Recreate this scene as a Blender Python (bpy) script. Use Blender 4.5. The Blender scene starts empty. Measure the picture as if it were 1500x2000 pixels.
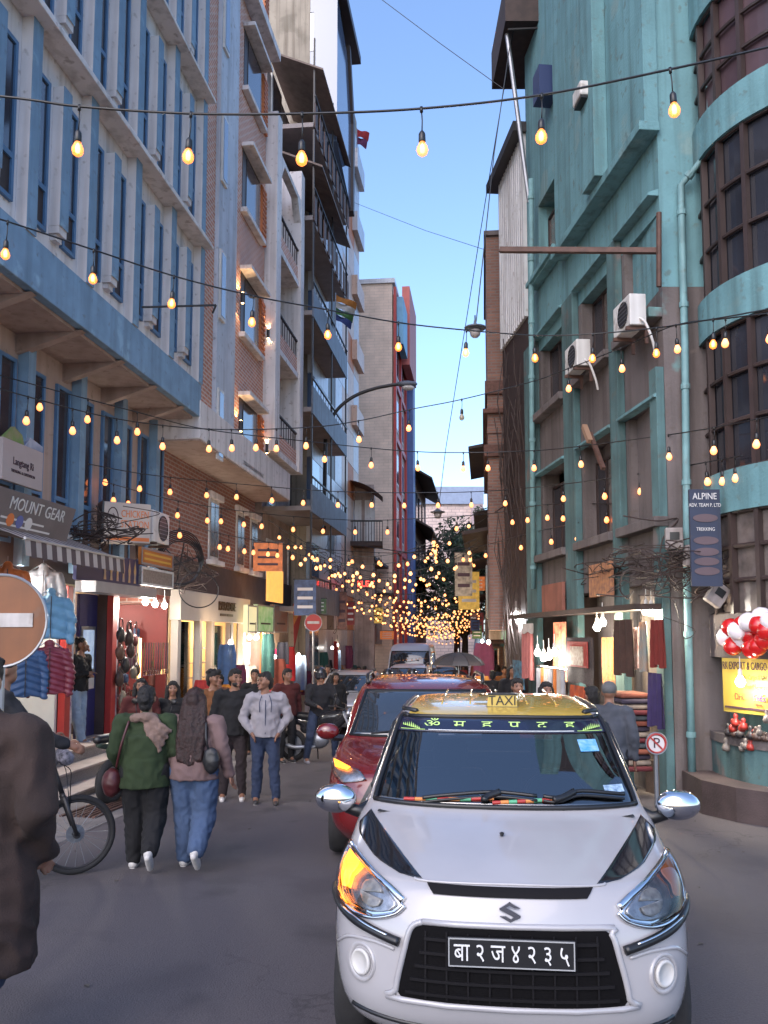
import bpy, math, random
from mathutils import Vector, Matrix, noise as mnoise
R=math.radians; sin=math.sin; cos=math.cos; PI=math.pi
random.seed(7)
SC=bpy.context.scene; COL=SC.collection
# ---------------------------------------------------------------- camera, sky, light, exposure
F_PX=1700.0; PITCH=R(5.0); SHIFT=91.0; CZ=1.85; SLOPE=0.0294     # the street falls gently away from the camera
cam=bpy.data.cameras.new('camera'); camo=bpy.data.objects.new('camera',cam); COL.objects.link(camo)
cam.sensor_fit='VERTICAL'; cam.sensor_height=36.0; cam.lens=36.0*F_PX/2000.0; cam.shift_y=SHIFT/2000.0
cam.clip_start=0.05; cam.clip_end=2000.0
camo.location=(0,0,CZ); camo.rotation_euler=(R(90)+PITCH,0,0); SC.camera=camo
SUN_EL=R(38.0); SUN_AZ=R(205.0)      # soft light of the veiled evening sky, high behind the camera's left shoulder
w=bpy.data.worlds.new('World'); SC.world=w; w.use_nodes=True
nt=w.node_tree; bg=nt.nodes['Background']; sk=nt.nodes.new('ShaderNodeTexSky'); sk.sky_type='NISHITA'
sk.sun_disc=False; sk.sun_elevation=SUN_EL; sk.sun_rotation=SUN_AZ; sk.altitude=1300; sk.air_density=1.0; sk.dust_density=4.5; sk.ozone_density=3.5
nt.links.new(sk.outputs[0],bg.inputs[0]); bg.inputs[1].default_value=0.15
sl=bpy.data.lights.new('sun','SUN'); sl.energy=0.5; sl.angle=R(60); sl.color=(1.0,0.80,0.68)
so=bpy.data.objects.new('sun',sl); COL.objects.link(so); so.location=(0,-20,30)
so.rotation_euler=Vector((-sin(SUN_AZ)*cos(SUN_EL),-cos(SUN_AZ)*cos(SUN_EL),-sin(SUN_EL))).to_track_quat('-Z','Y').to_euler()
SC.view_settings.view_transform='Standard'; SC.view_settings.look='None'; SC.view_settings.gamma=1; SC.view_settings.use_curve_mapping=False
SC.view_settings.exposure=1.5
# ---------------------------------------------------------------- photo measurements -> places
def ray(px,py):
    u=(px-750)/F_PX; v=(1000-py+SHIFT)/F_PX
    return Vector((u,cos(PITCH)-v*sin(PITCH),sin(PITCH)+v*cos(PITCH)))
def at(px,py,Y):
    d=ray(px,py); return Vector((0,0,CZ))+d*(Y/d.y)
def gnd(px,py):
    d=ray(px,py); return Vector((0,0,CZ))+d*(-CZ/(d.z+SLOPE*d.y))
def gz(Y): return -SLOPE*Y
class Frame:
    """a wall frame: origin o on the ground, local x along the wall, local y into the building"""
    def __init__(s,o,ang): s.o=Vector(o); s.a=ang; s.x=Vector((cos(ang),sin(ang),0)); s.y=Vector((-sin(ang),cos(ang),0))
    def p(s,px,py,off=0.0):
        d=ray(px,py); c=Vector((0,0,CZ)); k=(off-(c-s.o).dot(s.y))/d.dot(s.y); q=c+d*k-s.o
        return (q.dot(s.x),q.z)
    def w(s,x,y,z): return s.o+s.x*x+s.y*y+Vector((0,0,z))
# ---------------------------------------------------------------- materials
MATS={}
def mat(name,col,rough=0.7,metal=0.0,var=0.0,scale=3.0,bump=0.0,bscale=40.0,emit=None,estr=0.0,streak=0.0,col2=None,spec=0.5,coat=0.0,trans=0.0,patch=None,pscale=0.6,pthr=0.55,sample=True,alpha=1.0):
    if name in MATS: return MATS[name]
    m=bpy.data.materials.new(name); m.use_nodes=True; MATS[name]=m; n=m.node_tree.nodes; l=m.node_tree.links
    b=n['Principled BSDF']; b.inputs['Roughness'].default_value=rough; b.inputs['Metallic'].default_value=metal
    b.inputs['Specular IOR Level'].default_value=spec; b.inputs['Coat Weight'].default_value=coat; b.inputs['Coat Roughness'].default_value=0.04
    b.inputs['Transmission Weight'].default_value=trans; b.inputs['Alpha'].default_value=alpha
    c=(col[0],col[1],col[2],1); b.inputs['Base Color'].default_value=c
    tc=None
    if var or bump or streak or patch or col2:
        tc=n.new('ShaderNodeTexCoord')
    last=None
    def mixc(fac,a,bb):
        mx=n.new('ShaderNodeMix'); mx.data_type='RGBA'
        l.new(fac,mx.inputs[0])
        if hasattr(a,'links'): l.new(a,mx.inputs[6])
        else: mx.inputs[6].default_value=a
        if hasattr(bb,'links'): l.new(bb,mx.inputs[7])
        else: mx.inputs[7].default_value=bb
        return mx.outputs[2]
    def ramp(src,a,bv):
        r=n.new('ShaderNodeMapRange'); l.new(src,r.inputs[0]); r.inputs[1].default_value=a; r.inputs[2].default_value=bv; return r.outputs[0]
    def nz(sc,det=5,stretch=None):
        t=n.new('ShaderNodeTexNoise'); t.inputs['Scale'].default_value=sc; t.inputs['Detail'].default_value=det
        if stretch:
            mp=n.new('ShaderNodeMapping'); mp.inputs['Scale'].default_value=stretch; l.new(tc.outputs['Object'],mp.inputs[0]); l.new(mp.outputs[0],t.inputs[0])
        else: l.new(tc.outputs['Object'],t.inputs[0])
        return t.outputs[0]
    cur=c
    if var or col2:
        k=1-var; d=(c[0]*k,c[1]*k,c[2]*k,1) if not col2 else (*col2,1)
        cur=mixc(ramp(nz(scale),0.35,0.68),cur,d)
    if patch:
        cur=mixc(ramp(nz(pscale,8),pthr,pthr+0.06),cur,(*patch,1))
    if streak:
        cur=mixc(ramp(nz(2.0,8,(2.6,2.6,0.14)),0.47,0.47+0.20/max(streak,.01)),cur,(c[0]*.34,c[1]*.31,c[2]*.29,1)); cur=mixc(ramp(nz(7.0,9),0.60,0.70),cur,(c[0]*.55+.03,c[1]*.52+.025,c[2]*.5+.02,1))
    if cur is not c: l.new(cur,b.inputs['Base Color'])
    if bump:
        bp=n.new('ShaderNodeBump'); bp.inputs['Strength'].default_value=bump; bp.inputs['Distance'].default_value=0.02
        l.new(nz(bscale,6),bp.inputs['Height']); l.new(bp.outputs[0],b.inputs['Normal'])
    if emit:
        b.inputs['Emission Color'].default_value=(*emit,1); b.inputs['Emission Strength'].default_value=estr
        if not sample: m.cycles.emission_sampling='NONE'
    return m
def brickmat(name,c1,c2,mortar,bw=0.23,bh=0.075,msize=0.012,bump=0.6,offset=0.5,rough=0.85):
    if name in MATS: return MATS[name]
    m=bpy.data.materials.new(name); m.use_nodes=True; MATS[name]=m; n=m.node_tree.nodes; l=m.node_tree.links; b=n['Principled BSDF']
    tc=n.new('ShaderNodeTexCoord'); sp=n.new('ShaderNodeSeparateXYZ'); l.new(tc.outputs['Object'],sp.inputs[0])
    ad=n.new('ShaderNodeMath'); l.new(sp.outputs[0],ad.inputs[0]); l.new(sp.outputs[1],ad.inputs[1])
    cb=n.new('ShaderNodeCombineXYZ'); l.new(ad.outputs[0],cb.inputs[0]); l.new(sp.outputs[2],cb.inputs[1])
    t=n.new('ShaderNodeTexBrick'); l.new(cb.outputs[0],t.inputs[0]); t.offset=offset
    t.inputs['Scale'].default_value=1.0; t.inputs['Brick Width'].default_value=bw; t.inputs['Row Height'].default_value=bh; t.inputs['Mortar Size'].default_value=msize
    t.inputs['Color1'].default_value=(*c1,1); t.inputs['Color2'].default_value=(*c2,1); t.inputs['Mortar'].default_value=(*mortar,1); t.inputs['Mortar Smooth'].default_value=0.2; t.inputs['Bias'].default_value=0.0
    nz=n.new('ShaderNodeTexNoise'); nz.inputs['Scale'].default_value=1.3; nz.inputs['Detail'].default_value=6; l.new(tc.outputs['Object'],nz.inputs[0])
    mx=n.new('ShaderNodeMix'); mx.data_type='RGBA'; mx.blend_type='MULTIPLY'; mx.inputs[0].default_value=0.55
    l.new(t.outputs[0],mx.inputs[6]); l.new(nz.outputs[0],mx.inputs[7])
    hs=n.new('ShaderNodeBrightContrast'); hs.inputs['Bright'].default_value=0.02; l.new(mx.outputs[2],hs.inputs[0])
    l.new(hs.outputs[0],b.inputs['Base Color']); b.inputs['Roughness'].default_value=rough
    bp=n.new('ShaderNodeBump'); bp.inputs['Strength'].default_value=bump; bp.inputs['Distance'].default_value=0.015; bp.invert=True
    l.new(t.outputs['Fac'],bp.inputs['Height']); l.new(bp.outputs[0],b.inputs['Normal'])
    return m
def glassmat(name,tint,ior=1.6,rough=0.02):
    if name in MATS: return MATS[name]
    m=bpy.data.materials.new(name); m.use_nodes=True; MATS[name]=m; n=m.node_tree.nodes; l=m.node_tree.links
    n.remove(n['Principled BSDF']); o=n['Material Output']
    tr=n.new('ShaderNodeBsdfTransparent'); tr.inputs[0].default_value=(*tint,1)
    gl=n.new('ShaderNodeBsdfGlossy'); gl.inputs['Roughness'].default_value=rough
    fr=n.new('ShaderNodeFresnel'); fr.inputs[0].default_value=ior
    mx=n.new('ShaderNodeMixShader'); l.new(fr.outputs[0],mx.inputs[0]); l.new(tr.outputs[0],mx.inputs[1]); l.new(gl.outputs[0],mx.inputs[2]); l.new(mx.outputs[0],o.inputs[0])
    return m
# ---------------------------------------------------------------- mesh builder
class MB:
    def __init__(s): s.v=[]; s.f=[]; s.mi=[]; s.m=0; s.X=None
    def add(s,vs,fs):
        b=len(s.v)
        if s.X is not None: vs=[s.X@Vector(q) for q in vs]
        s.v.extend([tuple(q) for q in vs]); s.f.extend([tuple(i+b for i in f) for f in fs]); s.mi.extend([s.m]*len(fs)); return s
    def box(s,x0,y0,z0,x1,y1,z1):
        if x0>x1:x0,x1=x1,x0
        if y0>y1:y0,y1=y1,y0
        if z0>z1:z0,z1=z1,z0
        return s.add([(x0,y0,z0),(x1,y0,z0),(x1,y1,z0),(x0,y1,z0),(x0,y0,z1),(x1,y0,z1),(x1,y1,z1),(x0,y1,z1)],[(0,3,2,1),(4,5,6,7),(0,1,5,4),(1,2,6,5),(2,3,7,6),(3,0,4,7)])
    def poly(s,pts): return s.add(pts,[tuple(range(len(pts)))])
    def prism(s,poly,ax,a,b):
        """poly: 2D points extruded along axis ax from a to b (ax 1: points are (x,z); ax 2: (x,y); ax 0: (y,z))"""
        def P(p,t): return (t,p[0],p[1]) if ax==0 else (p[0],t,p[1]) if ax==1 else (p[0],p[1],t)
        n=len(poly); vs=[P(p,a) for p in poly]+[P(p,b) for p in poly]
        fs=[(i,(i+1)%n,n+(i+1)%n,n+i) for i in range(n)]+[tuple(range(n))[::-1],tuple(range(n,2*n))]
        return s.add(vs,fs)
    def tube(s,pts,r,n=8,cap=True):
        pts=[Vector(p) for p in pts]; k=len(pts); rs=r if isinstance(r,(list,tuple)) else [r]*k
        vs=[]; fs=[]; up=None
        for i,p in enumerate(pts):
            d=(pts[min(i+1,k-1)]-pts[max(i-1,0)])
            if d.length<1e-9: d=Vector((0,0,1))
            d.normalize()
            if up is None:
                up=d.orthogonal().normalized()
            up=(up-d*up.dot(d)); up=up.normalized() if up.length>1e-6 else d.orthogonal().normalized()
            q=d.cross(up)
            for j in range(n):
                a=2*PI*j/n; vs.append(p+(up*cos(a)+q*sin(a))*rs[i])
        for i in range(k-1):
            for j in range(n): fs.append((i*n+j,i*n+(j+1)%n,(i+1)*n+(j+1)%n,(i+1)*n+j))
        if cap: fs.append(tuple(range(n))[::-1]); fs.append(tuple(range((k-1)*n,k*n)))
        return s.add(vs,fs)
    def lathe(s,prof,c=(0,0,0),ax=2,n=16):
        """prof: (radius, height) pairs round axis ax"""
        vs=[]; fs=[]; k=len(prof)
        for (r,h) in prof:
            for j in range(n):
                a=2*PI*j/n; e,g=r*cos(a),r*sin(a)
                q=(e,g,h) if ax==2 else (e,h,-g) if ax==1 else (h,e,g)
                vs.append((q[0]+c[0],q[1]+c[1],q[2]+c[2]))
        for i in range(k-1):
            for j in range(n): fs.append((i*n+j,i*n+(j+1)%n,(i+1)*n+(j+1)%n,(i+1)*n+j))
        if prof[0][0]>1e-6: fs.append(tuple(range(n))[::-1])
        if prof[-1][0]>1e-6: fs.append(tuple(range((k-1)*n,k*n)))
        return s.add(vs,fs)
    def ball(s,c,r,nu=12,nv=8):
        if not isinstance(r,(tuple,list)): r=(r,r,r)
        vs=[(c[0],c[1],c[2]-r[2])]; fs=[]
        for i in range(1,nv):
            t=-PI/2+PI*i/nv
            for j in range(nu):
                a=2*PI*j/nu; vs.append((c[0]+r[0]*cos(t)*cos(a),c[1]+r[1]*cos(t)*sin(a),c[2]+r[2]*sin(t)))
        vs.append((c[0],c[1],c[2]+r[2])); L=len(vs)-1
        for j in range(nu):
            fs.append((0,1+(j+1)%nu,1+j)); fs.append((L,L-nu+j,L-nu+(j+1)%nu))
        for i in range(nv-2):
            for j in range(nu): fs.append((1+i*nu+j,1+i*nu+(j+1)%nu,1+(i+1)*nu+(j+1)%nu,1+(i+1)*nu+j))
        return s.add(vs,fs)
    def grid(s,fn,nu,nv,wrap=False):
        vs=[fn(i/(nu if wrap else nu-1),j/(nv-1)) for j in range(nv) for i in range(nu)]; fs=[]
        for j in range(nv-1):
            for i in range(nu if wrap else nu-1): fs.append((j*nu+i,j*nu+(i+1)%nu,(j+1)*nu+(i+1)%nu,(j+1)*nu+i))
        return s.add(vs,fs)
    def mesh(s,name,mats,smooth=False):
        me=bpy.data.meshes.new(name); me.from_pydata(s.v,[],s.f); mats=mats if isinstance(mats,(list,tuple)) else [mats]
        for m in mats: me.materials.append(m)
        if len(mats)>1:
            for p,i in zip(me.polygons,s.mi): p.material_index=i
        if smooth: me.polygons.foreach_set('use_smooth',[True]*len(me.polygons))
        me.update(); return me
    def build(s,name,mats,parent=None,smooth=False,bevel=0.0,auto=None):
        o=bpy.data.objects.new(name,s.mesh(name,mats,smooth)); COL.objects.link(o)
        if parent: o.parent=parent
        if bevel:
            b=o.modifiers.new('bevel','BEVEL'); b.width=bevel; b.segments=2; b.limit_method='ANGLE'; b.angle_limit=R(40)
        if auto: o.data.shade_smooth() if False else None
        return o
def put(name,me,parent=None,loc=None,rot=None,scale=None):
    o=bpy.data.objects.new(name,me); COL.objects.link(o)
    if parent: o.parent=parent
    if loc is not None: o.location=loc
    if rot is not None: o.rotation_euler=rot
    if scale is not None: o.scale=scale
    return o
def tag(o,label=None,cat=None,group=None,kind=None):
    if label: o['label']=label
    if cat: o['category']=cat
    if group: o['group']=group
    if kind: o['kind']=kind
    return o
def thing(name,label,cat,loc=(0,0,0),rz=0.0,group=None):
    o=bpy.data.objects.new(name,None); COL.objects.link(o); o.location=loc; o.rotation_euler=(0,0,rz); o.empty_display_size=0.2
    return tag(o,label,cat,group)
def fthing(name,label,cat,fr,x=0,y=0,z=0,group=None):
    return thing(name,label,cat,fr.w(x,y,z),fr.a,group)
def copytree(o,parent=None):
    c=o.copy(); COL.objects.link(c)
    if parent: c.parent=parent
    for ch in o.children: copytree(ch,c)
    return c
def catmull(pts,n=6):
    pts=[Vector(p) for p in pts]; out=[]
    for i in range(len(pts)-1):
        a,b,c,d=pts[max(i-1,0)],pts[i],pts[i+1],pts[min(i+2,len(pts)-1)]
        for k in range(n):
            t=k/n; out.append(0.5*((2*b)+(c-a)*t+(2*a-5*b+4*c-d)*t*t+(3*b-a-3*c+d)*t**3))
    out.append(pts[-1]); return out
FONT=None
def text(name,s,parent,m,size,loc,rot,extrude=0.004,align='CENTER',sx=1.0):
    cu=bpy.data.curves.new(name,'FONT'); cu.body=s; cu.size=size; cu.extrude=extrude; cu.align_x=align; cu.align_y='CENTER'; cu.resolution_u=3
    o=bpy.data.objects.new(name,cu); dg=None
    COL.objects.link(o); bpy.context.view_layer.update()
    me=bpy.data.meshes.new_from_object(o.evaluated_get(bpy.context.evaluated_depsgraph_get())); bpy.data.objects.remove(o)
    me.materials.clear(); me.materials.append(m)
    return put(name,me,parent,loc,rot,(sx,1,1))
# ================================================================ THE SETTING
M_ROAD=mat('asphalt',(0.092,0.080,0.088),0.78,var=0.38,scale=140,bump=0.35,bscale=90,patch=(0.058,0.050,0.056),pscale=0.5,pthr=0.54,streak=0)
def _road():
    n=M_ROAD.node_tree.nodes; l=M_ROAD.node_tree.links; b=n['Principled BSDF']; src=b.inputs['Base Color'].links[0].from_socket
    tc=n.new('ShaderNodeTexCoord')
    def noise(sc,det,st):
        mp=n.new('ShaderNodeMapping'); mp.inputs['Scale'].default_value=st; l.new(tc.outputs['Object'],mp.inputs[0]); t=n.new('ShaderNodeTexNoise'); t.inputs['Scale'].default_value=sc; t.inputs['Detail'].default_value=det; l.new(mp.outputs[0],t.inputs[0]); return t.outputs[0]
    def mix(fac,a,c):
        m=n.new('ShaderNodeMix'); m.data_type='RGBA'; l.new(fac,m.inputs[0]); l.new(a,m.inputs[6]); m.inputs[7].default_value=(*c,1); return m.outputs[2]
    def rng(s,a,c,hi=1.0):
        r=n.new('ShaderNodeMapRange'); l.new(s,r.inputs[0]); r.inputs[1].default_value=a; r.inputs[2].default_value=c; r.inputs[4].default_value=hi; return r.outputs[0]
    cur=mix(rng(noise(.8,5,(1,.25,1)),.45,.75,.7),src,(.125,.105,.10))      # dust drifted along the road
    cur=mix(rng(noise(1.1,9,(1,1,1)),.60,.68,.75),cur,(.045,.040,.044))       # oil and tar stains
    w=n.new('ShaderNodeTexVoronoi'); w.feature='DISTANCE_TO_EDGE'; w.inputs['Scale'].default_value=.55
    d=n.new('ShaderNodeVectorMath'); d.operation='ADD'; nn=n.new('ShaderNodeTexNoise'); nn.inputs['Scale'].default_value=2.5; nn.inputs['Detail'].default_value=6; l.new(tc.outputs['Object'],nn.inputs[0]); l.new(tc.outputs['Object'],d.inputs[0]); l.new(nn.outputs['Color'],d.inputs[1]); l.new(d.outputs[0],w.inputs['Vector'])
    r=n.new('ShaderNodeMapRange'); l.new(w.outputs['Distance'],r.inputs[0]); r.inputs[1].default_value=0; r.inputs[2].default_value=.012; r.inputs[3].default_value=.7; r.inputs[4].default_value=0
    gate=n.new('ShaderNodeMath'); gate.operation='MULTIPLY'; l.new(r.outputs[0],gate.inputs[0]); l.new(rng(noise(.35,3,(1,1,1)),.5,.58),gate.inputs[1])
    cur=mix(gate.outputs[0],cur,(.03,.026,.028)); l.new(cur,b.inputs['Base Color'])
_road()
M_CONC=mat('pavement concrete',(0.19,0.17,0.165),0.85,var=0.35,scale=2.5,bump=0.4,bscale=60)
M_TERR=mat('terrazzo step',(0.24,0.22,0.22),0.6,var=0.45,scale=60,bump=0.1)
M_TREAD=mat('step tread stone',(0.40,0.33,0.30),0.5,var=0.25,scale=5)
M_WHITE=mat('white wall paint',(0.70,0.65,0.64),0.85,var=0.13,scale=1.3,bump=0.15,bscale=30,streak=0.45)
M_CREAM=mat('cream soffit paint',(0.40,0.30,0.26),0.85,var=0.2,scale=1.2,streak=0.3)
M_BLUE=mat('blue wall paint',(0.20,0.32,0.45),0.7,var=0.22,scale=2.5,bump=0.15,streak=0.35,patch=(0.26,0.40,0.52),pscale=1.6,pthr=0.60)
M_BLUE2=mat('blue window paint',(0.09,0.19,0.34),0.5,var=0.25,scale=4)
M_PANE=mat('dark window glass',(0.035,0.035,0.045),0.09,spec=0.9,var=0.4,scale=0.8)
M_CURT=mat('curtained window glass',(0.16,0.13,0.12),0.15,spec=0.8,var=0.5,scale=5)
M_BROWN=mat('dark brown panel',(0.045,0.028,0.026),0.5,var=0.3)
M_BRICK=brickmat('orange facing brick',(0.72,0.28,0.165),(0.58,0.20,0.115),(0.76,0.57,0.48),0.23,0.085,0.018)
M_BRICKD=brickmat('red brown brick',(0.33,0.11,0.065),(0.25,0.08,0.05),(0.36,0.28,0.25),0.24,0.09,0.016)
M_BRICKO=brickmat('old weathered brick',(0.30,0.13,0.085),(0.20,0.085,0.06),(0.20,0.15,0.13),0.23,0.075,0.014)
M_PALEB=brickmat('pale pink block',(0.85,0.64,0.57),(0.78,0.60,0.54),(0.50,0.38,0.36),0.75,0.3,0.03)
M_BEIGEB=brickmat('beige rendered brick',(0.86,0.64,0.50),(0.80,0.60,0.47),(0.66,0.50,0.40),0.5,0.16,0.012,bump=0.3)
M_TEAL=mat('teal wall paint',(0.135,0.285,0.315),0.8,var=0.22,scale=1.6,bump=0.35,bscale=25,streak=0.5,patch=(0.16,0.26,0.265),pscale=1.1,pthr=0.60)
M_TEALG=mat('grey weathered plaster',(0.145,0.122,0.12),0.88,var=0.3,scale=1.4,bump=0.35,bscale=25,streak=0.6,patch=(0.13,0.28,0.28),pscale=0.8,pthr=0.66)
M_GREY=mat('grey balcony metal',(0.13,0.15,0.19),0.6,var=0.25,scale=3,streak=0.4)
M_DARKW=mat('dark stained timber',(0.045,0.026,0.022),0.7,var=0.4,scale=6)
M_RUST=mat('rust brown steel',(0.10,0.048,0.035),0.7,var=0.4,scale=8)
M_IRON=mat('black iron',(0.02,0.018,0.02),0.5)
M_STEEL=mat('galvanised steel',(0.32,0.33,0.36),0.4,metal=0.7,var=0.2)
M_PLAS=mat('white plastic',(0.62,0.60,0.58),0.5,var=0.15,streak=0.3)
M_ORANGE=mat('orange cladding',(0.56,0.17,0.055),0.6,var=0.2,streak=0.3)
M_RED=mat('red paint',(0.38,0.03,0.025),0.5,var=0.15)
M_PANEL=mat('silver cladding panel',(0.50,0.50,0.53),0.35,metal=0.15,var=0.1,scale=0.8,streak=0.3)
M_PEACH=mat('peach cladding panel',(0.60,0.40,0.30),0.45,var=0.12,streak=0.3)
M_CONW=mat('stained bare concrete',(0.36,0.31,0.25),0.9,var=0.3,scale=0.9,bump=0.3,streak=0.7,patch=(0.22,0.19,0.15),pscale=0.7,pthr=0.58)
M_CORR=mat('pale corrugated sheet',(0.60,0.60,0.61),0.6,var=0.15,streak=0.4)
def lineframe(x0,m,Y,away=True):
    return Frame((x0+m*Y,Y,gz(Y)),math.atan2(1,m) if away else math.atan2(-1,-m))
LM=0.1143; LX=-5.6
# ---- ground
mb=MB()
def gpt(u,v):
    y=-12+v**3*900; return ((u-0.5)*(60+y*1.4 if y>0 else 60),y,gz(min(y,140))-(0.0 if y<140 else 0.0))
mb.grid(gpt,24,60); tag(mb.build('road',M_ROAD),kind='structure')
# left pavement edge strip, drain grating and steps
frG=lineframe(-4.35,LM,8.0)
def gz_l(fr,x): return gz((fr.o+fr.x*x).y)-fr.o.z
mb=MB()
for i in range(40):
    x=i*1.0-2; z0,z1=gz_l(frG,x),gz_l(frG,x+1)
    mb.add([(x,0,z0+.006),(x+1,0,z1+.006),(x+1,3.2,z1+.09),(x,3.2,z0+.09)],[(0,1,2,3)])
o=mb.build('pavement',M_CONC); o.location=frG.o; o.rotation_euler.z=frG.a; tag(o,kind='structure')
g=fthing('drain_grating','rusty iron drain grating let into the pavement edge','drain',frG,2.4,0,gz_l(frG,2.4))
g.rotation_euler=(0,math.asin(SLOPE)*1,frG.a)
mb=MB(); mb.box(0,0.22,0.008,3.6,0.26,0.035); mb.box(0,0.62,0.008,3.6,0.66,0.045); mb.build('frame',M_RUST,g)
for i in range(5):
    mb=MB(); yy=0.29+i*0.065; mb.box(0.02,yy,0.012,3.58,yy+0.03,0.04); mb.build('bar',M_RUST,g)
# ================================================================ LEFT: white and blue building
frA=lineframe(LX,LM,8.6); LOW=0.85       # LOW: how far the lower storeys stand back under the overhang
A=thing('white_blue_building','white building with blue fins, tall blue windows and blue fascia above its shops','building',frA.o,frA.a)
xa=frA.p(381,600)[0]; zfb=frA.p(300,757)[1]; zft=frA.p(380,752)[1]; zl=[frA.p(388,494)[1]]; dz=frA.p(388,201)[1]-zl[0]; zl+= [zl[0]+dz,zl[0]+2*dz,zl[0]+3*dz]
mb=MB(); mb.box(0,0,zfb+.03,xa,7,18.5); mb.build('wall',M_WHITE,A)
mb=MB(); mb.box(-.05,-.14,zfb,xa+.06,-.003,zft); mb.build('fascia',M_BLUE,A,bevel=.01)
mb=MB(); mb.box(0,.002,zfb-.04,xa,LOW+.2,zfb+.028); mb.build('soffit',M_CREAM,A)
for k in range(7):
    mb=MB(); x=.4+k*1.35; mb.prism([(-.1,zfb-.02),(LOW,zfb-.02),(LOW,zfb-.32)],0,x,x+.14); mb.build('bracket',M_CREAM,A)
for z in zl:
    mb=MB(); mb.box(-.05,-.34,z,xa+.05,-.002,z+.07); mb.box(-.05,-.30,z+.07,xa+.05,-.002,z+.15); mb.build('ledge',M_WHITE,A,bevel=.01)
f0=frA.p(26,500)[0]; f1=frA.p(378,500)[0]; pit=(f1-f0)/8
def finmesh(h,short):
    mb=MB(); w=.22; d=.15
    mb.box(0,-d,0,w,-.002,h); mb.m=1; mb.box(0.0,-d-.012,0.0,w,-d-.001,h); mb.m=0
    if short: mb.box(.0,-d+.01,-.10,w,-.002,-.003); mb.box(.03,-d+.06,-.18,w-.03,-.002,-.103)
    return mb.mesh('fin',[M_WHITE,M_BLUE])
def winmesh(w,h,low):
    a=MB(); t=.055
    a.box(0,-.05,0,t,-.002,h); a.box(w-t,-.05,0,w,-.002,h); a.box(t,-.05,h-t,w-t,-.002,h); a.box(t,-.05,0,w-t,-.002,t); a.box(t,-.05,low-.03,w-t,-.002,low+.04)
    b=MB(); b.box(t,-.025,low+.04,w-t,-.004,h-t); c=MB(); c.box(t,-.022,t,w-t,-.004,low-.03)
    return a.mesh('window',M_BLUE2),b.mesh('pane',M_PANE),c.mesh('panel',M_BROWN)
rows=[(zft,zl[0]),(zl[0]+.15,zl[1]),(zl[1]+.15,zl[2]),(zl[2]+.15,zl[3])]
for (za,zb) in rows:
    H=zb-za; fl=finmesh(H-.004,False); fs=finmesh(H*.70,True); wm=winmesh(.37,H*.74,H*.20)
    for i in range(-2,9):
        x=f0+i*pit
        if x<0: continue
        if i%2==0: put('fin',fl,A,(x,0,za+.002))
        else: put('fin',fs,A,(x,0,za+H*.16))
        if i<8:
            wd=put('window',wm[0],A,(x+.29,-.0,za+H*.10)); put('pane',wm[1],wd); put('panel',wm[2],wd)
# lower storey under the overhang
zlo=3.05
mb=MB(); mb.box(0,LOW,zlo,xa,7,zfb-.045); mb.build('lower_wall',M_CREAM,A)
Hl=zfb-.3-zlo; wm=winmesh(.44,Hl*.86,Hl*.27); pm=MB(); pm.box(0,-.16,0,.20,-.002,Hl+.25); pmm=pm.mesh('pilaster',[M_BLUE])
for i in range(-2,9):
    x=f0+i*pit*1.0+.1
    if x<0.1: continue
    wd=put('window',wm[0],A,(x+.24,LOW,zlo+Hl*.1)); put('pane',wm[1],wd); put('panel',wm[2],wd)
    if i%2==0: put('pilaster',pmm,A,(x-.02,LOW,zlo))
# ================================================================ LEFT: brick building
frB=lineframe(LX,LM,frA.w(xa+.07,0,0).y)
B=thing('brick_building','orange brick building with pale vertical band and white sills, brick shop storey below','building',frB.o,frB.a)
xb=frB.p(519,300)[0]; zb0=frB.p(395,870)[1]; zb1=frB.p(400,800)[1]; ztop=frB.p(505,75)[1]
mb=MB(); mb.box(0,.0,zb1,xb,7,ztop); mb.build('wall',M_BRICK,B)
mb=MB(); mb.box(-.02,-.35,ztop+.002,xb+.1,6,ztop+.22); mb.build('roof_edge',M_WHITE,B)
xw0=frB.p(420,400)[0]; xw1=frB.p(456,400)[0]
mb=MB(); mb.box(xw0,-.09,zb1,xw1,-.002,ztop-.01); mb.build('pale_band',mat('pale blue grey render',(0.50,0.53,0.60),.8,var=.12,streak=.35),B)
xs0=frB.p(472,400)[0]; xs1=frB.p(506,400)[0]; zwin=[frB.p(490,205)[1],0]; dzb=frB.p(490,205)[1]-frB.p(490,440)[1]
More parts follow.
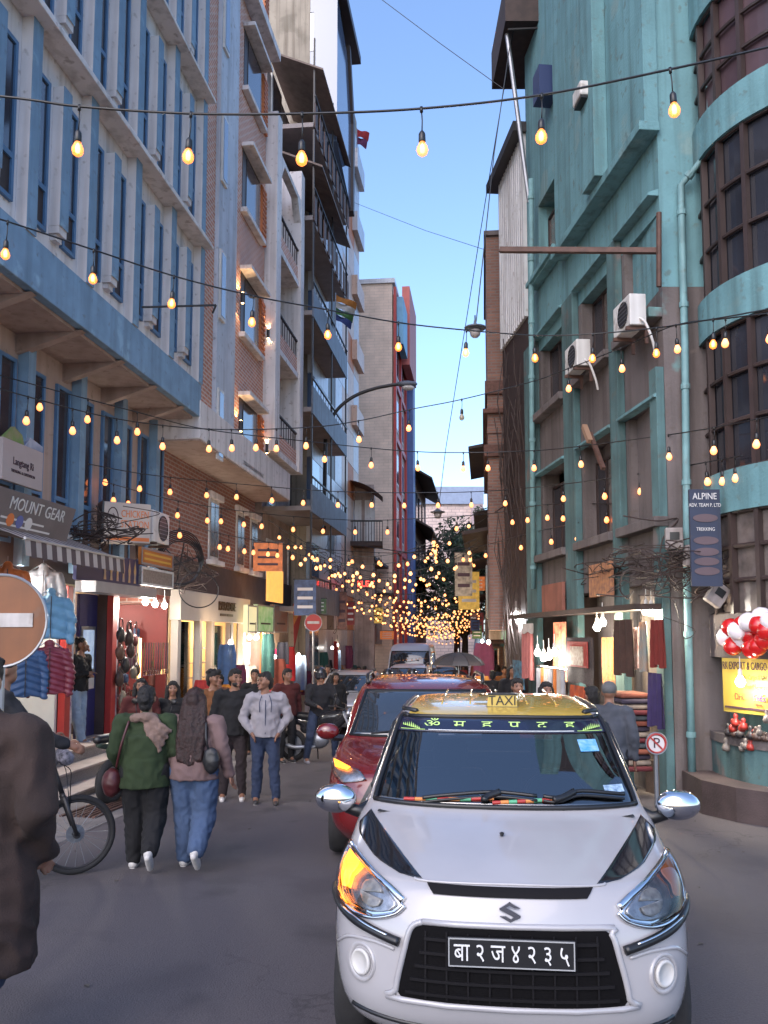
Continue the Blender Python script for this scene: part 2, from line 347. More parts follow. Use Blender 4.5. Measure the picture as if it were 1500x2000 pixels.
for k in range(-1,4):
    z=frB.p(490,205)[1]-k*dzb
    wd=MB(); wd.box(xs0,-.004,z,xs1,-.012,z+1.5); wo=wd.build('window',M_BROWN,B)
    p=MB(); p.box(xs0+.3,-.03,z+.05,xs1-.1,-.013,z+1.4); p.build('pane',M_PANE,wo)
    s=MB(); s.box(xs0-.12,-.16,z-.12,xs1+.15,-.002,z-.002); s.build('sill',M_WHITE,wo,bevel=.01)
    s=MB(); s.box(xs0-.1,-.30,z+1.5,xs1+.12,-.002,z+1.6); s.build('lintel',M_WHITE,wo,bevel=.01)
    s=MB(); s.box(xs1+.13,-.05,z,xs1+.5,-.002,z+1.5)
    for zz in range(12): s.box(xs1+.13,-.075,z+zz*.125,xs1+.5,-.05,z+zz*.125+.07)
    s.build('brick_pier',M_ORANGE,wo)
    n2=MB(); n2.box(xw0+.05,-.14,z-.35,xw0+.42,-.092,z+1.15); q=n2.build('window',M_PLAS,B); n2=MB(); n2.box(xw0+.1,-.15,z-.28,xw0+.37,-.141,z+1.08); n2.build('pane',mat('grey blue glass',(.18,.22,.30),.12,spec=.8),q)
    if k>=2:
        for xx in (xs0-.22,xs1+.62):
            sc=fthing('wall_sconce','small up and down wall sconce glowing on the orange brick','lamp',frB,xx,-.12,z+.75,'sconces on the brick building')
            mb=MB(); mb.lathe([(.04,-.12),(.04,.12)],n=8); mb.build('body',M_IRON,sc)
            mb=MB(); mb.lathe([(.03,.121),(.03,.13)],n=8); mb.lathe([(.03,-.13),(.03,-.121)],n=8); mb.build('lens',mat('warm lens',(1,.7,.3),emit=(1,.6,.25),estr=9),sc)
            for s_ in (1,-1):
                l=bpy.data.lights.new('sconce_light','SPOT'); l.energy=9; l.color=(1,.62,.3); l.spot_size=R(100); l.shadow_soft_size=.02
                lo=bpy.data.objects.new('sconce_light',l); COL.objects.link(lo); lo.parent=sc; lo.location=(0,-.02,.15*s_); lo.rotation_euler=(R(165) if s_>0 else R(-15),0,0)
# white oriel box over the brick shop storey
xo=frB.p(556,940)[0]
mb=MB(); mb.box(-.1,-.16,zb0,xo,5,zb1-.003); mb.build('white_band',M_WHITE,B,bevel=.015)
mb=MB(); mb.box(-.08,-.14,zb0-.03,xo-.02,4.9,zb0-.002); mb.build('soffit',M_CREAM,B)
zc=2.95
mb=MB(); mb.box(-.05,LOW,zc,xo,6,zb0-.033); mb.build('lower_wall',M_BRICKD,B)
for px in (416,468,495):
    x,_=frB.p(px,1030,LOW); z0=frB.p(416,1095,LOW)[1]; z1=z0+1.45
    wd=MB(); wd.box(x-.38,LOW-.03,z0,x+.38,LOW-.002,z1); wo=wd.build('window',M_PLAS,B)
    p=MB(); p.box(x-.29,LOW-.045,z0+.09,x-.02,LOW-.031,z1-.09); p.box(x+.03,LOW-.045,z0+.09,x+.29,LOW-.031,z1-.09); p.build('pane',M_CURT,wo)
    s=MB(); s.box(x-.5,LOW-.16,z0-.12,x+.5,LOW-.002,z0-.003); s.build('sill',M_WHITE,wo,bevel=.01); s=MB(); s.box(x-.5,LOW-.12,z1+.003,x+.5,LOW-.002,z1+.16); s.build('lintel',M_WHITE,wo,bevel=.01)
# ================================================================ LEFT: white framed narrow building with small balconies
frC=lineframe(LX,LM,frB.w(xb+.02,0,0).y)
C=thing('white_balcony_house','narrow white framed house with brick infill and small railed balconies','building',frC.o,frC.a)
xc=frC.p(574,500)[0]; zt=frC.p(540,265)[1]; zo=frB.w(0,0,zb0).z-frC.o.z
for (a,b) in ((0,.5),(xc-.45,xc)):
    mb=MB(); mb.box(a,-.32,zo+.9,b,4,zt); mb.build('pier',M_WHITE,C,bevel=.01)
mb=MB(); mb.box(.5,.6,zo+.9,xc-.45,4,zt-.3); mb.build('wall',M_CREAM,C)
k=0; z=zo+.9
while z+2.9<zt+.5:
    mb=MB(); mb.box(.502,-.26,z,xc-.452,.6,z+.16); mb.build('floor_slab',M_WHITE,C)
    mb=MB(); mb.box(.502,-.22,z+.162,xc-.452,-.08,z+.62); mb.build('brick_infill',M_BRICK,C)
    rl=MB(); rl.box(.502,-.24,z+1.1,xc-.452,-.18,z+1.15)
    for j in range(9): xx=.6+j*(xc-1.15)/8; rl.box(xx-.012,-.22,z+.621,xx+.012,-.20,z+1.1)
    rl.build('railing',M_DARKW,C)
    mb=MB(); mb.box(1.0,.56,z+.2,xc-.8,.598,z+2.2); d=mb.build('door',M_BROWN,C); mb=MB(); mb.box(1.1,.54,z+1.0,xc-.9,.559,z+2.1); mb.build('pane',M_PANE,d)
    z+=2.75; k+=1
mb=MB(); mb.prism([(.5,zt-.9),(xc-.45,zt-.9),(xc-.45,zt-1.6),(xc-.9,zt-1.05),(.9,zt-1.05),(.5,zt-1.6)],1,-.3,-.1); mb.build('arch_head',M_WHITE,C)
# ================================================================ LEFT: grey balcony building
frD=lineframe(LX,LM,frC.w(xc+.02,0,0).y)
D=thing('grey_balcony_building','dark building with deep grey metal balconies and brown awnings','building',frD.o,frD.a)
xd=frD.p(650,700)[0]; zt=frD.p(600,190)[1]
mb=MB(); mb.box(0,.9,0,xd,6,zt); mb.build('wall',mat('brown dusk plaster',(.38,.30,.27),.85,var=.3,streak=.5),D)
zs=[frD.p(575,1000)[1]+2.95*i for i in range(-1,6)]
for i,z in enumerate(zs):
    if z<3: continue
    if z>zt: break
    mb=MB(); mb.box(.05,-.55,z,xd-.3,.9,z+.14); sl_=mb.build('balcony',mat('grey soffit',(.26,.22,.21),.8,var=.2),D)
    if i<4:
        mb=MB(); mb.box(.05,-.60,z-.05,xd-.3,-.552,z+.78); mb.build('parapet_panel',M_GREY,sl_)
    else:
        for j in range(9):
            mb=MB(); xx=.1+j*(xd-.5)/8; mb.box(xx,-.60,z,xx+.5*(xd-.5)/8,-.57,z+.8); mb.build('parapet_panel',M_RUST,sl_)
    mb=MB(); mb.box(.05,-.62,z+.98,xd-.3,-.57,z+1.02)
    for j in range(16): xx=.08+j*(xd-.45)/15; mb.box(xx-.01,-.6,z+.781,xx+.01,-.585,z+.98)
    mb.build('rail',M_IRON,sl_)
    for j in range(2):
        xx=.5+j*(xd-1)/2; mb=MB(); mb.box(xx,.86,z+.2,xx+1.3,.898,z+2.2); q=mb.build('window',M_PLAS,D); mb=MB(); mb.box(xx+.1,.84,z+.3,xx+1.2,.859,z+2.1); mb.build('pane',M_PANE,q)
    for xx in (.1,xd*.5,xd-.35):
        mb=MB(); mb.box(xx,-.58,z+.141,xx+.05,-.53,z+2.9); mb.build('post',M_IRON,sl_)
for (z,dx) in ((zt-.3,0),(zt-3.4,.0)):
    mb=MB(); mb.add([(dx,-.85,z),(xd-1.2,-.85,z),(xd-1.2,.9,z+.75),(dx,.9,z+.75),(dx,-.85,z+.06),(xd-1.2,-.85,z+.06),(xd-1.2,.9,z+.81),(dx,.9,z+.81)],[(0,3,2,1),(4,5,6,7),(0,1,5,4),(1,2,6,5),(2,3,7,6),(3,0,4,7)]); mb.build('awning',mat('brown tin awning',(.17,.12,.10),.7,var=.3,streak=.4),D)
# ================================================================ LEFT: silver clad tower
frE=lineframe(LX-.25,LM,29.0)
E_=thing('clad_tower','tall tower clad in silver, white and orange panels with a stained concrete flank','building',frE.o,frE.a)
xe=frE.p(699,500)[0]; zt=27.5
mb=MB(); mb.box(0,.08,0,xe,9,zt); mb.build('flank_wall',M_CONW,E_)
npx=7; pw=xe/npx; ph=1.45
pmesh={}
for nm,m in (('s',M_PANEL),('p',M_PEACH),('o',M_ORANGE),('g',mat('blue grey curtain glass',(.10,.14,.22),.08,spec=.9)),('d',M_BROWN)):
    q=MB(); q.box(.012,-.06,.012,pw-.012,.076,ph-.012); pmesh[nm]=q.mesh('panel',m)
pat=['ssdspps','gssssps','ssdspop','gssspps']
for j in range(int(zt/ph)):
    for i in range(npx):
        c=pat[j%4][i]; put('panel',pmesh[c],E_,(i*pw,0 if c!='d' else .02,j*ph))
for z in (12,15,18,21,24):
    mb=MB(); mb.box(xe-2.2,-.30,z,xe+.1,-.062,z+.9); mb.build('projecting_bay',M_PEACH if z<20 else M_PANEL,E_)
mb=MB(); mb.prism([(0,19.8),(3.2,19.0),(3.2,22.3),(2.2,24.5),(0,25.2)],1,-.9,-.061); mb.build('slanted_glass_bay',[mat('blue grey curtain glass',(.1,.14,.22))],E_)
mb=MB(); mb.box(-.1,-1.2,25.21,3.8,-.065,25.5); mb.prism([(3.22,18.9),(3.5,18.8),(3.6,22.6),(2.5,24.9),(2.2,24.9),(3.22,22.4)],1,-1.0,-.063); mb.build('bay_rim',M_BROWN,E_)
# ================================================================ LEFT: beige building with red and blue framing, then the older house behind
P0=at(768,900,45.0)
frF=Frame((P0.x,45.0,gz(45)),math.atan2(1,LM))
Fb=thing('beige_red_building','beige brick building with red grid frames and a blue pilaster','building',frF.o,frF.a)
zt=frF.p(770,562)[1]; xf=9.2
mb=MB(); mb.box(0,.05,0,xf,4.5,zt); mb.build('wall',M_BEIGEB,Fb)
mb=MB(); mb.box(-.1,-.1,zt+.001,xf+.1,4.6,zt+.25); mb.build('coping',M_PANEL,Fb)
mb=MB(); mb.box(.3,-.02,1,xf-.2,.048,zt-.5); mb.build('pale_render',M_CREAM,Fb)
for x in (0,3.0,6.2):
    mb=MB(); mb.box(x,-.16,1,x+.35,-.022,zt-.2); mb.build('red_frame',M_RED,Fb)
mb=MB(); mb.box(6.8,-.5,1,8.4,-.023,zt-2); mb.build('blue_pilaster',mat('royal blue paint',(.07,.11,.27),.6,var=.2),Fb)
mb=MB(); mb.box(3.4,-.6,zt-3.4,8.2,-.165,zt+1.2); mb.build('red_parapet',mat('coral red paint',(.42,.10,.08),.6,var=.15),Fb)
mb=MB(); mb.box(.4,-.5,zt-3.2,3.0,-.165,zt-.6); mb.build('blue_parapet',mat('sky blue paint',(.16,.36,.52),.6,var=.15),Fb)
for j in range(6):
    z=2+j*2.95
    mb=MB(); mb.box(.36,-.14,z-.35,6.19,-.022,z-.05); mb.build('red_frame',M_RED,Fb)
    for x in (.9,3.8):
        mb=MB(); mb.box(x,-.05,z+.4,x+1.5,-.021,z+2.1); q=mb.build('window',M_PLAS,Fb); mb=MB(); mb.box(x+.1,-.07,z+.5,x+1.4,-.051,z+2.0); mb.build('pane',M_PANE,q)
# balcony with curved roof on its flank, seen over the street
frF2=Frame((at(690,1000,38.5).x,38.5,gz(38.5)),0.0)
Q=thing('old_balcony_house','low old house with a curved tin canopy and an iron balcony','building',frF2.o,0)
x1=frF2.p(752,1000)[0]; zb=frF2.p(720,1060)[1]; zcn=frF2.p(720,955)[1]
mb=MB(); mb.box(-3,0.6,0,x1-.5,5,zcn+.3); mb.build('wall',mat('brown dusk plaster',(.2,.13,.115)),Q)
mb=MB(); mb.grid(lambda u,v:(-.3+u*(x1+.2),-.9+v*1.5,zcn+.25-.75*u*u+.0*v),9,2); mb.build('canopy',M_RUST,Q)
mb=MB(); mb.box(-.3,-.7,zb-.2,x1-.1,.6,zb); mb.build('balcony_slab',M_DARKW,Q)
mb=MB(); mb.box(-.3,-.68,zb+.85,x1-.1,-.64,zb+.9)
for j in range(14): xx=-.28+j*(x1+.15)/13; mb.box(xx,-.67,zb,xx+.03,-.65,zb+.85)
mb.build('railing',M_IRON,Q)
for xx in (-.1,.5): 
    mb=MB(); mb.box(xx,.57,zb+.1,xx+.45,.598,zb+2.0); mb.build('door',M_PLAS,Q)
frH=Frame((frF.w(xf+.1,-.6,0).x,frF.w(xf+.1,0,0).y,gz(54)),math.atan2(1,LM))
Gb=thing('timber_eave_house','old dark house with timber eaves beyond the blue pilaster','building',frH.o,frH.a)
mb=MB(); mb.box(0,.3,0,12,6,14.2); mb.build('wall',M_BRICKO,Gb)
for z in (6.5,10,13.2):
    mb=MB(); mb.add([(0,-.9,z),(12,-.9,z),(12,.3,z+.7),(0,.3,z+.7),(0,-.9,z+.12),(12,-.9,z+.12),(12,.3,z+.85),(0,.3,z+.85)],[(0,3,2,1),(4,5,6,7),(0,1,5,4),(1,2,6,5),(2,3,7,6),(3,0,4,7)]); mb.build('eave',M_DARKW,Gb)
    for x in (1,4,7): mb=MB(); mb.box(x,.2,z-2.4,x+1.6,.298,z-.6); mb.build('window',M_PANE,Gb)
# end of the street
Pe=at(829,950,84.0); Pf=at(938,950,84.0)
H_=thing('pale_block_building','pale pink block building with blue roof parapet closing the street','building',(Pe.x,84,gz(84)),0)
hw=Pf.x-Pe.x; hz=at(880,985,84).z-gz(84)
mb=MB(); mb.box(0,0,0,hw,8,hz); mb.build('wall',M_PALEB,H_)
mb=MB(); mb.box(-.2,-.3,hz+.002,hw+.3,8,hz+1.7); mb.build('roof_parapet',mat('grey blue sheet',(.27,.33,.46),.6,var=.15),H_)
mb=MB(); mb.box(hw-.9,-.25,hz*.45,hw+.25,-.003,hz); mb.build('pilaster',mat('mauve plaster',(.40,.30,.31),.8),H_)
# ================================================================ RIGHT: teal building
RM=-0.098; RX=4.93
frR=lineframe(RX,RM,18.35,False)
T=thing('teal_building','weathered teal building with dark windows, pilasters and grey stained lower walls','building',frR.o,frR.a)
xt=frR.p(1302,900)[0]; ztt=19.0
# wall with real openings: rows of (px range) openings
ROW=[(frR.p(1080,512)[1],frR.p(1080,352)[1]),(frR.p(1080,792)[1],frR.p(1080,632)[1]),(frR.p(1080,1080)[1],frR.p(1080,915)[1])]
BAY=[(frR.p(1056,700)[0],frR.p(1106,700)[0]),(frR.p(1137,700)[0],frR.p(1198,700)[0]),(frR.p(1224,700)[0],frR.p(1290,700)[0])]
def wall_open(mbx,x0,x1,z0,z1,ops,y0,y1):
    """box wall cut into strips round openings (xa,xb,za,zb)"""
    xs=sorted({x0,x1,*[o[0] for o in ops],*[o[1] for o in ops]})
    for a,b in zip(xs,xs[1:]):
        cut=sorted([(o[2],o[3]) for o in ops if o[0]<=a+1e-6 and o[1]>=b-1e-6]); z=z0
        for (ca,cb) in cut:
            if ca>z: mbx.box(a,y0,z,b,y1,ca)
            z=cb
        if z1>z: mbx.box(a,y0,z,b,y1,z1)
zg=ROW[1][0]+.0; zsh=3.1
ops=[]
for ri,(a,b) in enumerate(ROW):
    for bi,(c,d) in enumerate(BAY):
        if ri==0 and bi>0: continue
        ops.append((c,d,a,b))
mb=MB(); wall_open(mb,0,xt,ROW[1][1]-.25,ztt,[o for o in ops if o[2]>ROW[1][1]],0,.35); mb.build('wall',M_TEAL,T)
mb=MB(); wall_open(mb,0,xt,zsh,ROW[1][1]-.252,[(o[0],o[1],o[2],min(o[3],ROW[1][1]-.252)) for o in ops if o[2]<ROW[1][1]],0,.35); mb.build('lower_wall',M_TEALG,T)
mb=MB(); mb.box(0,.9,0,xt,6,ztt); mb.build('core',M_DARKW,T)
for (c,d) in BAY[1:]:
    pass
for (a,b) in ((0,BAY[0][0]-.12),(BAY[0][1]+.12,BAY[1][0]-.14),(BAY[1][1]+.1,BAY[2][0]-.1),(xt-.24,xt+.002)):
    mb=MB(); mb.box(a,-.12,-.3,b,-.002,ROW[0][0]-1.2 if b<xt else ROW[2][1]+.4); mb.build('pilaster',mat('grimy teal paint',(.085,.165,.172),.85,var=.35,scale=2,bump=.3,streak=.8,patch=(.15,.13,.125),pscale=1.5,pthr=.6),T,bevel=.01)
zled=ROW[0][0]-.35
mb=MB(); mb.box(BAY[0][1]+.1,-.30,zled,xt+.1,-.002,zled+.13); mb.build('ledge',M_TEAL,T,bevel=.01)
mb=MB(); mb.box(BAY[0][1]+.1,-.2,zled+.131,xt+.05,-.002,ztt); mb.build('upper_wall',M_TEAL,T)
mb=MB(); mb.box(BAY[1][1]-.1,-.42,zled+.132,BAY[1][1]+.5,-.202,ztt); mb.build('projecting_pier',M_TEAL,T,bevel=.01)
mb=MB(); mb.box(BAY[0][0]-.15,-.26,ROW[0][0]-.1,BAY[0][1]+.08,-.003,ROW[0][0]-.002); mb.build('sill',M_TEAL,T,bevel=.01)
for oi,(c,d,a,b) in enumerate(ops):
    n=3; wd=MB(); t=.05; y=.20
    wd.box(c+.002,y,a+.002,c+t,y+.07,b-.26); wd.box(d-t,y,a+.002,d-.002,y+.07,b-.26); wd.box(c+t,y,a+.002,d-t,y+.07,a+t); wd.box(c+t,y,b-.3,d-t,y+.07,b-.254)
    for k in range(1,n): xx=c+(d-c)*k/n; wd.box(xx-.02,y+.005,a+t,xx+.02,y+.06,b-.3)
    wo=wd.build('window',M_BROWN,T)
    for k in range(n):
        q=MB(); q.box(c+(d-c)*k/n+.03,y+.03,a+.06,c+(d-c)*(k+1)/n-.03,y+.04,b-.31); q.build('pane',M_CURT if (k+oi)%3==0 else M_PANE,wo)
    s=MB(); s.box(c-.12,-.20,a-.14,d+.12,-.003,a-.003); s.build('sill',M_TEALG if a<ROW[1][1]-.5 else M_TEAL,wo,bevel=.01)
    if a<ROW[0][0]-1:
        s=MB(); s.prism([(-.16,b-.02),(-.003,b-.02),(-.003,b+.08),(-.16,b+.02)],0,c-.08,d+.1); s.build('hood',M_TEAL,wo)
# camera-facing pier and the bowed bay
pe=frR.w(xt,0,0)
frP=Frame((pe.x,pe.y,frR.o.z*0+gz(pe.y)),0.0)
mb=MB(); px1=4.75-pe.x
mb.X=Matrix.Rotation(-frR.a,4,'Z')@Matrix.Translation(Vector((pe.x,pe.y,gz(pe.y)))-frR.o)
zpt=frP.p(1350,560)[1]
mb.box(.003,.0,zpt,px1,4,ztt); mb.build('pier_wall',M_TEAL,T)
mb2=MB(); mb2.X=mb.X; mb2.box(.003,0,-.2,px1,4,zpt-.002); mb2.build('pier_lower_wall',M_TEALG,T)
CX,CY,CR=6.15,11.2,1.9
Bw=thing('bowed_bay','bowed teal bay with curved bands of dark gridded windows over a shop front','building',(CX,CY,gz(CY)),0)
def zat(py): return at(1450,py,9.75).z-gz(CY)
A0,A1=R(150),R(318)
def band(z0,z1,r,m,nm,n=28,th=.3):
    q=MB()
    for i in range(n):
        a,b=A0+(A1-A0)*i/n,A0+(A1-A0)*(i+1)/n
        pts=[(r*cos(t)*k,r*sin(t)*k) for t,k in ((a,1),(b,1),(b,1-th/r),(a,1-th/r))]
        q.prism(pts,2,z0,z1)
    return q.build(nm,m,Bw)
def bandsmooth(z0,z1,r,m,nm,a0=A0,a1=A1,n=40):
    q=MB(); q.grid(lambda u,v:(r*cos(a0+(a1-a0)*u),r*sin(a0+(a1-a0)*u),z0+(z1-z0)*v),n,2)
    q.grid(lambda u,v:((r-.25*v)*cos(a1+(a0-a1)*u),(r-.25*v)*sin(a1+(a0-a1)*u),z0),n,2); q.grid(lambda u,v:((r-.25*v)*cos(a0+(a1-a0)*u),(r-.25*v)*sin(a0+(a1-a0)*u),z1),n,2)
    return q.build(nm,m,Bw,smooth=False)
zz=[zat(1195),zat(975),zat(885),zat(578),zat(488),zat(178),zat(95),zat(-120),zat(-200)]
M_PURP=mat('dark purple brown panel',(.085,.05,.058),.35,var=.3,scale=2)
for i,(a,b) in enumerate(((zz[1],zz[2]),(zz[3],zz[4]),(zz[5],zz[6]),(zz[7],14))): bandsmooth(a,b,CR,M_TEAL,'spandrel')
bandsmooth(zat(1290),zz[0],CR-.02,M_TEALG,'spandrel')
for (a,b,m) in ((zz[0],zz[1],M_CURT),(zz[2],zz[3],M_PANE),(zz[4],zz[5],M_PANE),(zz[6],zz[7],M_PURP)):
    n=12
    for i in range(n):
        t0=A0+(A1-A0)*i/n; t1=A0+(A1-A0)*(i+1)/n
        q=MB(); q.grid(lambda u,v:((CR-.12)*cos(t0+(t1-t0)*u),(CR-.12)*sin(t0+(t1-t0)*u),a+(b-a)*v),5,2); q.build('pane',m,Bw)
        q=MB(); r0=CR-.06; q.X=Matrix.Rotation(t0,4,'Z'); q.box(r0-.05,-.03,a,r0+.03,.03,b); q.build('mullion',M_BROWN,Bw)
    q=MB()
    for k in (.0,.33,.66,1.0):
        z=a+(b-a)*k; q.tube([((CR-.07)*cos(A0+(A1-A0)*j/30),(CR-.07)*sin(A0+(A1-A0)*j/30),z) for j in range(31)],.03,6)
    q.build('transom',M_BROWN,Bw)
bandsmooth(-.2,zat(1290),CR-.25,MATS['grimy teal paint'],'lower_wall')
bandsmooth(zat(1480),zat(1460),CR+.02,M_TEALG,'window_ledge')
bandsmooth(zat(1560),zat(1480),CR,MATS['grimy teal paint'],'ledge_front')
# raised plinth at the right corner
pl=[gnd(1318,1562),gnd(1372,1590),gnd(1440,1606),gnd(1520,1618),gnd(1900,1640)]
pp=[(p.x,p.y) for p in pl]+[(9,9.5),(9,13),(4.2,13),(3.72,12.6)]
mb=MB(); mb.prism(pp,2,-.6,gz(10.6)+.40); o=mb.build('plinth',mat('dark stone plinth',(.085,.06,.058),.7,var=.4,scale=3,bump=.3)); tag(o,kind='structure')
# ================================================================ RIGHT: pale corrugated house, old brick house, far row
frK=lineframe(RX,RM,20.75,False)
K=thing('corrugated_house','tall house clad in pale corrugated sheet over dark hanging creepers','building',frK.o,frK.a)
xk=(frK.o-frR.o).length-.03; zk=frK.p(1015,285)[1]; zmid=frK.p(1015,640)[1]
mb=MB(); n=26
for i in range(n): a=xk*i/n; mb.box(a,-.05-.03*(i%2),zmid,a+xk/n,.3,zk)
mb.build('corrugated_wall',M_CORR,K)
mb=MB(); mb.box(0,0,0,xk,5,zmid-.003); mb.build('lower_wall',M_DARKW,K)
mb=MB(); mb.box(0,.301,zmid,xk,5,zk); mb.build('core',M_CONW,K)
mb=MB(); mb.box(-.3,-.30,zk+.002,xk+.1,5,zk+.22); mb.build('roof_edge',M_IRON,K)
cr=MB()
for i in range(60):
    x=random.uniform(0,xk); z=random.uniform(3.2,zmid+.2); l=random.uniform(.8,2.2); cr.tube([(x,-.06-random.random()*.2,z),(x+random.uniform(-.1,.1),-.1-random.random()*.15,z-l*.5),(x+random.uniform(-.12,.12),-.08,z-l)],.012,4)
cr.build('creeper',M_DARKW,K)
PJ=at(951,700,21.6); PJ2=at(994,700,21.6)
J=thing('old_brick_house','old red brick house with carved stepped cornices jutting over the street','building',(PJ.x,21.6,gz(21.6)),-math.atan(LM))
frJ=Frame((PJ.x,21.6,gz(21.6)),0.0); zj=frJ.p(970,462)[1]; jw=PJ2.x-PJ.x
mb=MB(); mb.box(0,0,2.6,jw+1.5,6,zj); mb.build('wall',M_BRICKO,J)
mb=MB(); mb.box(-.05,-.08,zj+.002,jw+1.5,6,zj+.12); mb.build('coping',M_TEALG,J)
for (py,h,pr) in ((745,.35,.06),(800,.12,.12),(835,.16,.02),(870,.3,.1),(925,.25,-.05)):
    z=frJ.p(970,py)[1]; mb=MB(); mb.box(-pr,-pr-.02,z-h,jw+.5,5.8,z); mb.build('cornice',M_BRICKO if pr<.05 else mat('carved dark timber',(.13,.06,.045),.8,var=.4,scale=14,bump=.5),J,bevel=.015)
for i in range(9):
    x0=3.2+i*0.55; Y0=24+i*6.0; frr=lineframe(2.75-LM*23.0+ (0.1*(i%3)),LM,Y0+6.0,False)
    hh=5.5+((i*7)%4)*1.3
    o=thing('shophouse','narrow %s shophouse in the row beyond the old brick house'%('dark brick' if i%2 else 'grey plastered'),'building',frr.o,frr.a,'shophouses along the far right side')
    mb=MB(); mb.box(0,.0,2.6,5.9,6,hh); mb.box(0,.6,0,5.9,6,2.6); mb.build('wall',M_BRICKO if i%2 else M_TEALG,o)
    mb=MB(); mb.add([(-.1,-.7,hh),(6,-.7,hh),(6,6,hh+1.2),(-.1,6,hh+1.2),(-.1,-.7,hh+.1),(6,-.7,hh+.1),(6,6,hh+1.3),(-.1,6,hh+1.3)],[(0,3,2,1),(4,5,6,7),(0,1,5,4),(1,2,6,5),(2,3,7,6),(3,0,4,7)]); mb.build('roof',M_DARKW,o)
    for k in range(3): mb=MB(); mb.box(.5+k*1.8,-.05,3.2,1.7+k*1.8,-.002,4.7); mb.build('window',M_PANE,o)
for i in range(7):
    Y0=39.5+i*5.5; frl=lineframe(LX+.1+.25*(i%2),LM,Y0,True)
    if i>0 and i<3: pass
    o=thing('shophouse','low %s shophouse in the row below the beige building'%['old brick','brown plastered','bare concrete'][i%3],'building',frl.o,frl.a,'shophouses along the far left side')
    hh=6.4+((i*5)%3)*.9 if i!=1 else 5.2
    mb=MB(); mb.box(0,.0,2.7,5.4,5,hh); mb.box(0,.7,0,5.4,5,2.7); mb.build('wall',[M_BRICKO,mat('brown dusk plaster',(.2,.13,.115)),M_CONW][i%3],o)
    for k in range(3): mb=MB(); mb.box(.4+k*1.7,-.05,3.4,1.5+k*1.7,-.002,5.0); mb.build('window',M_PANE,o)
    mb=MB(); mb.box(-.1,-.6,hh+.002,5.5,5,hh+.14); mb.build('eave',M_DARKW,o)
# ================================================================ VEHICLES
M_TYRE=mat('tyre rubber',(.018,.017,.018),.85,var=.3,scale=8,bump=.2)
M_CHROME=mat('chrome',(.75,.76,.78),.07,metal=1.0)
M_BLKP=mat('black plastic',(.012,.012,.014),.35,var=.3,scale=6)
M_BLKG=mat('gloss black vinyl',(.008,.008,.011),.07,coat=.6)
M_CARGL=mat('car window glass',(.020,.024,.030),.04,spec=1.0,coat=1.0)
M_LENS=glassmat('lamp lens',(.9,.9,.9),1.45)
M_BOWL=mat('headlamp reflector',(.45,.45,.47),.22,metal=.8,var=.5,scale=25)
mat('matt black slat',(.006,.005,.006),.8,spec=.2)
M_AMB=mat('amber lens',(.55,.16,.04),.25,coat=.5)
M_AMBON=mat('lit amber lens',(1,.35,.05),.3,emit=(1,.24,.015),estr=2.2)
def lerp(a,b,t): return a+(b-a)*t
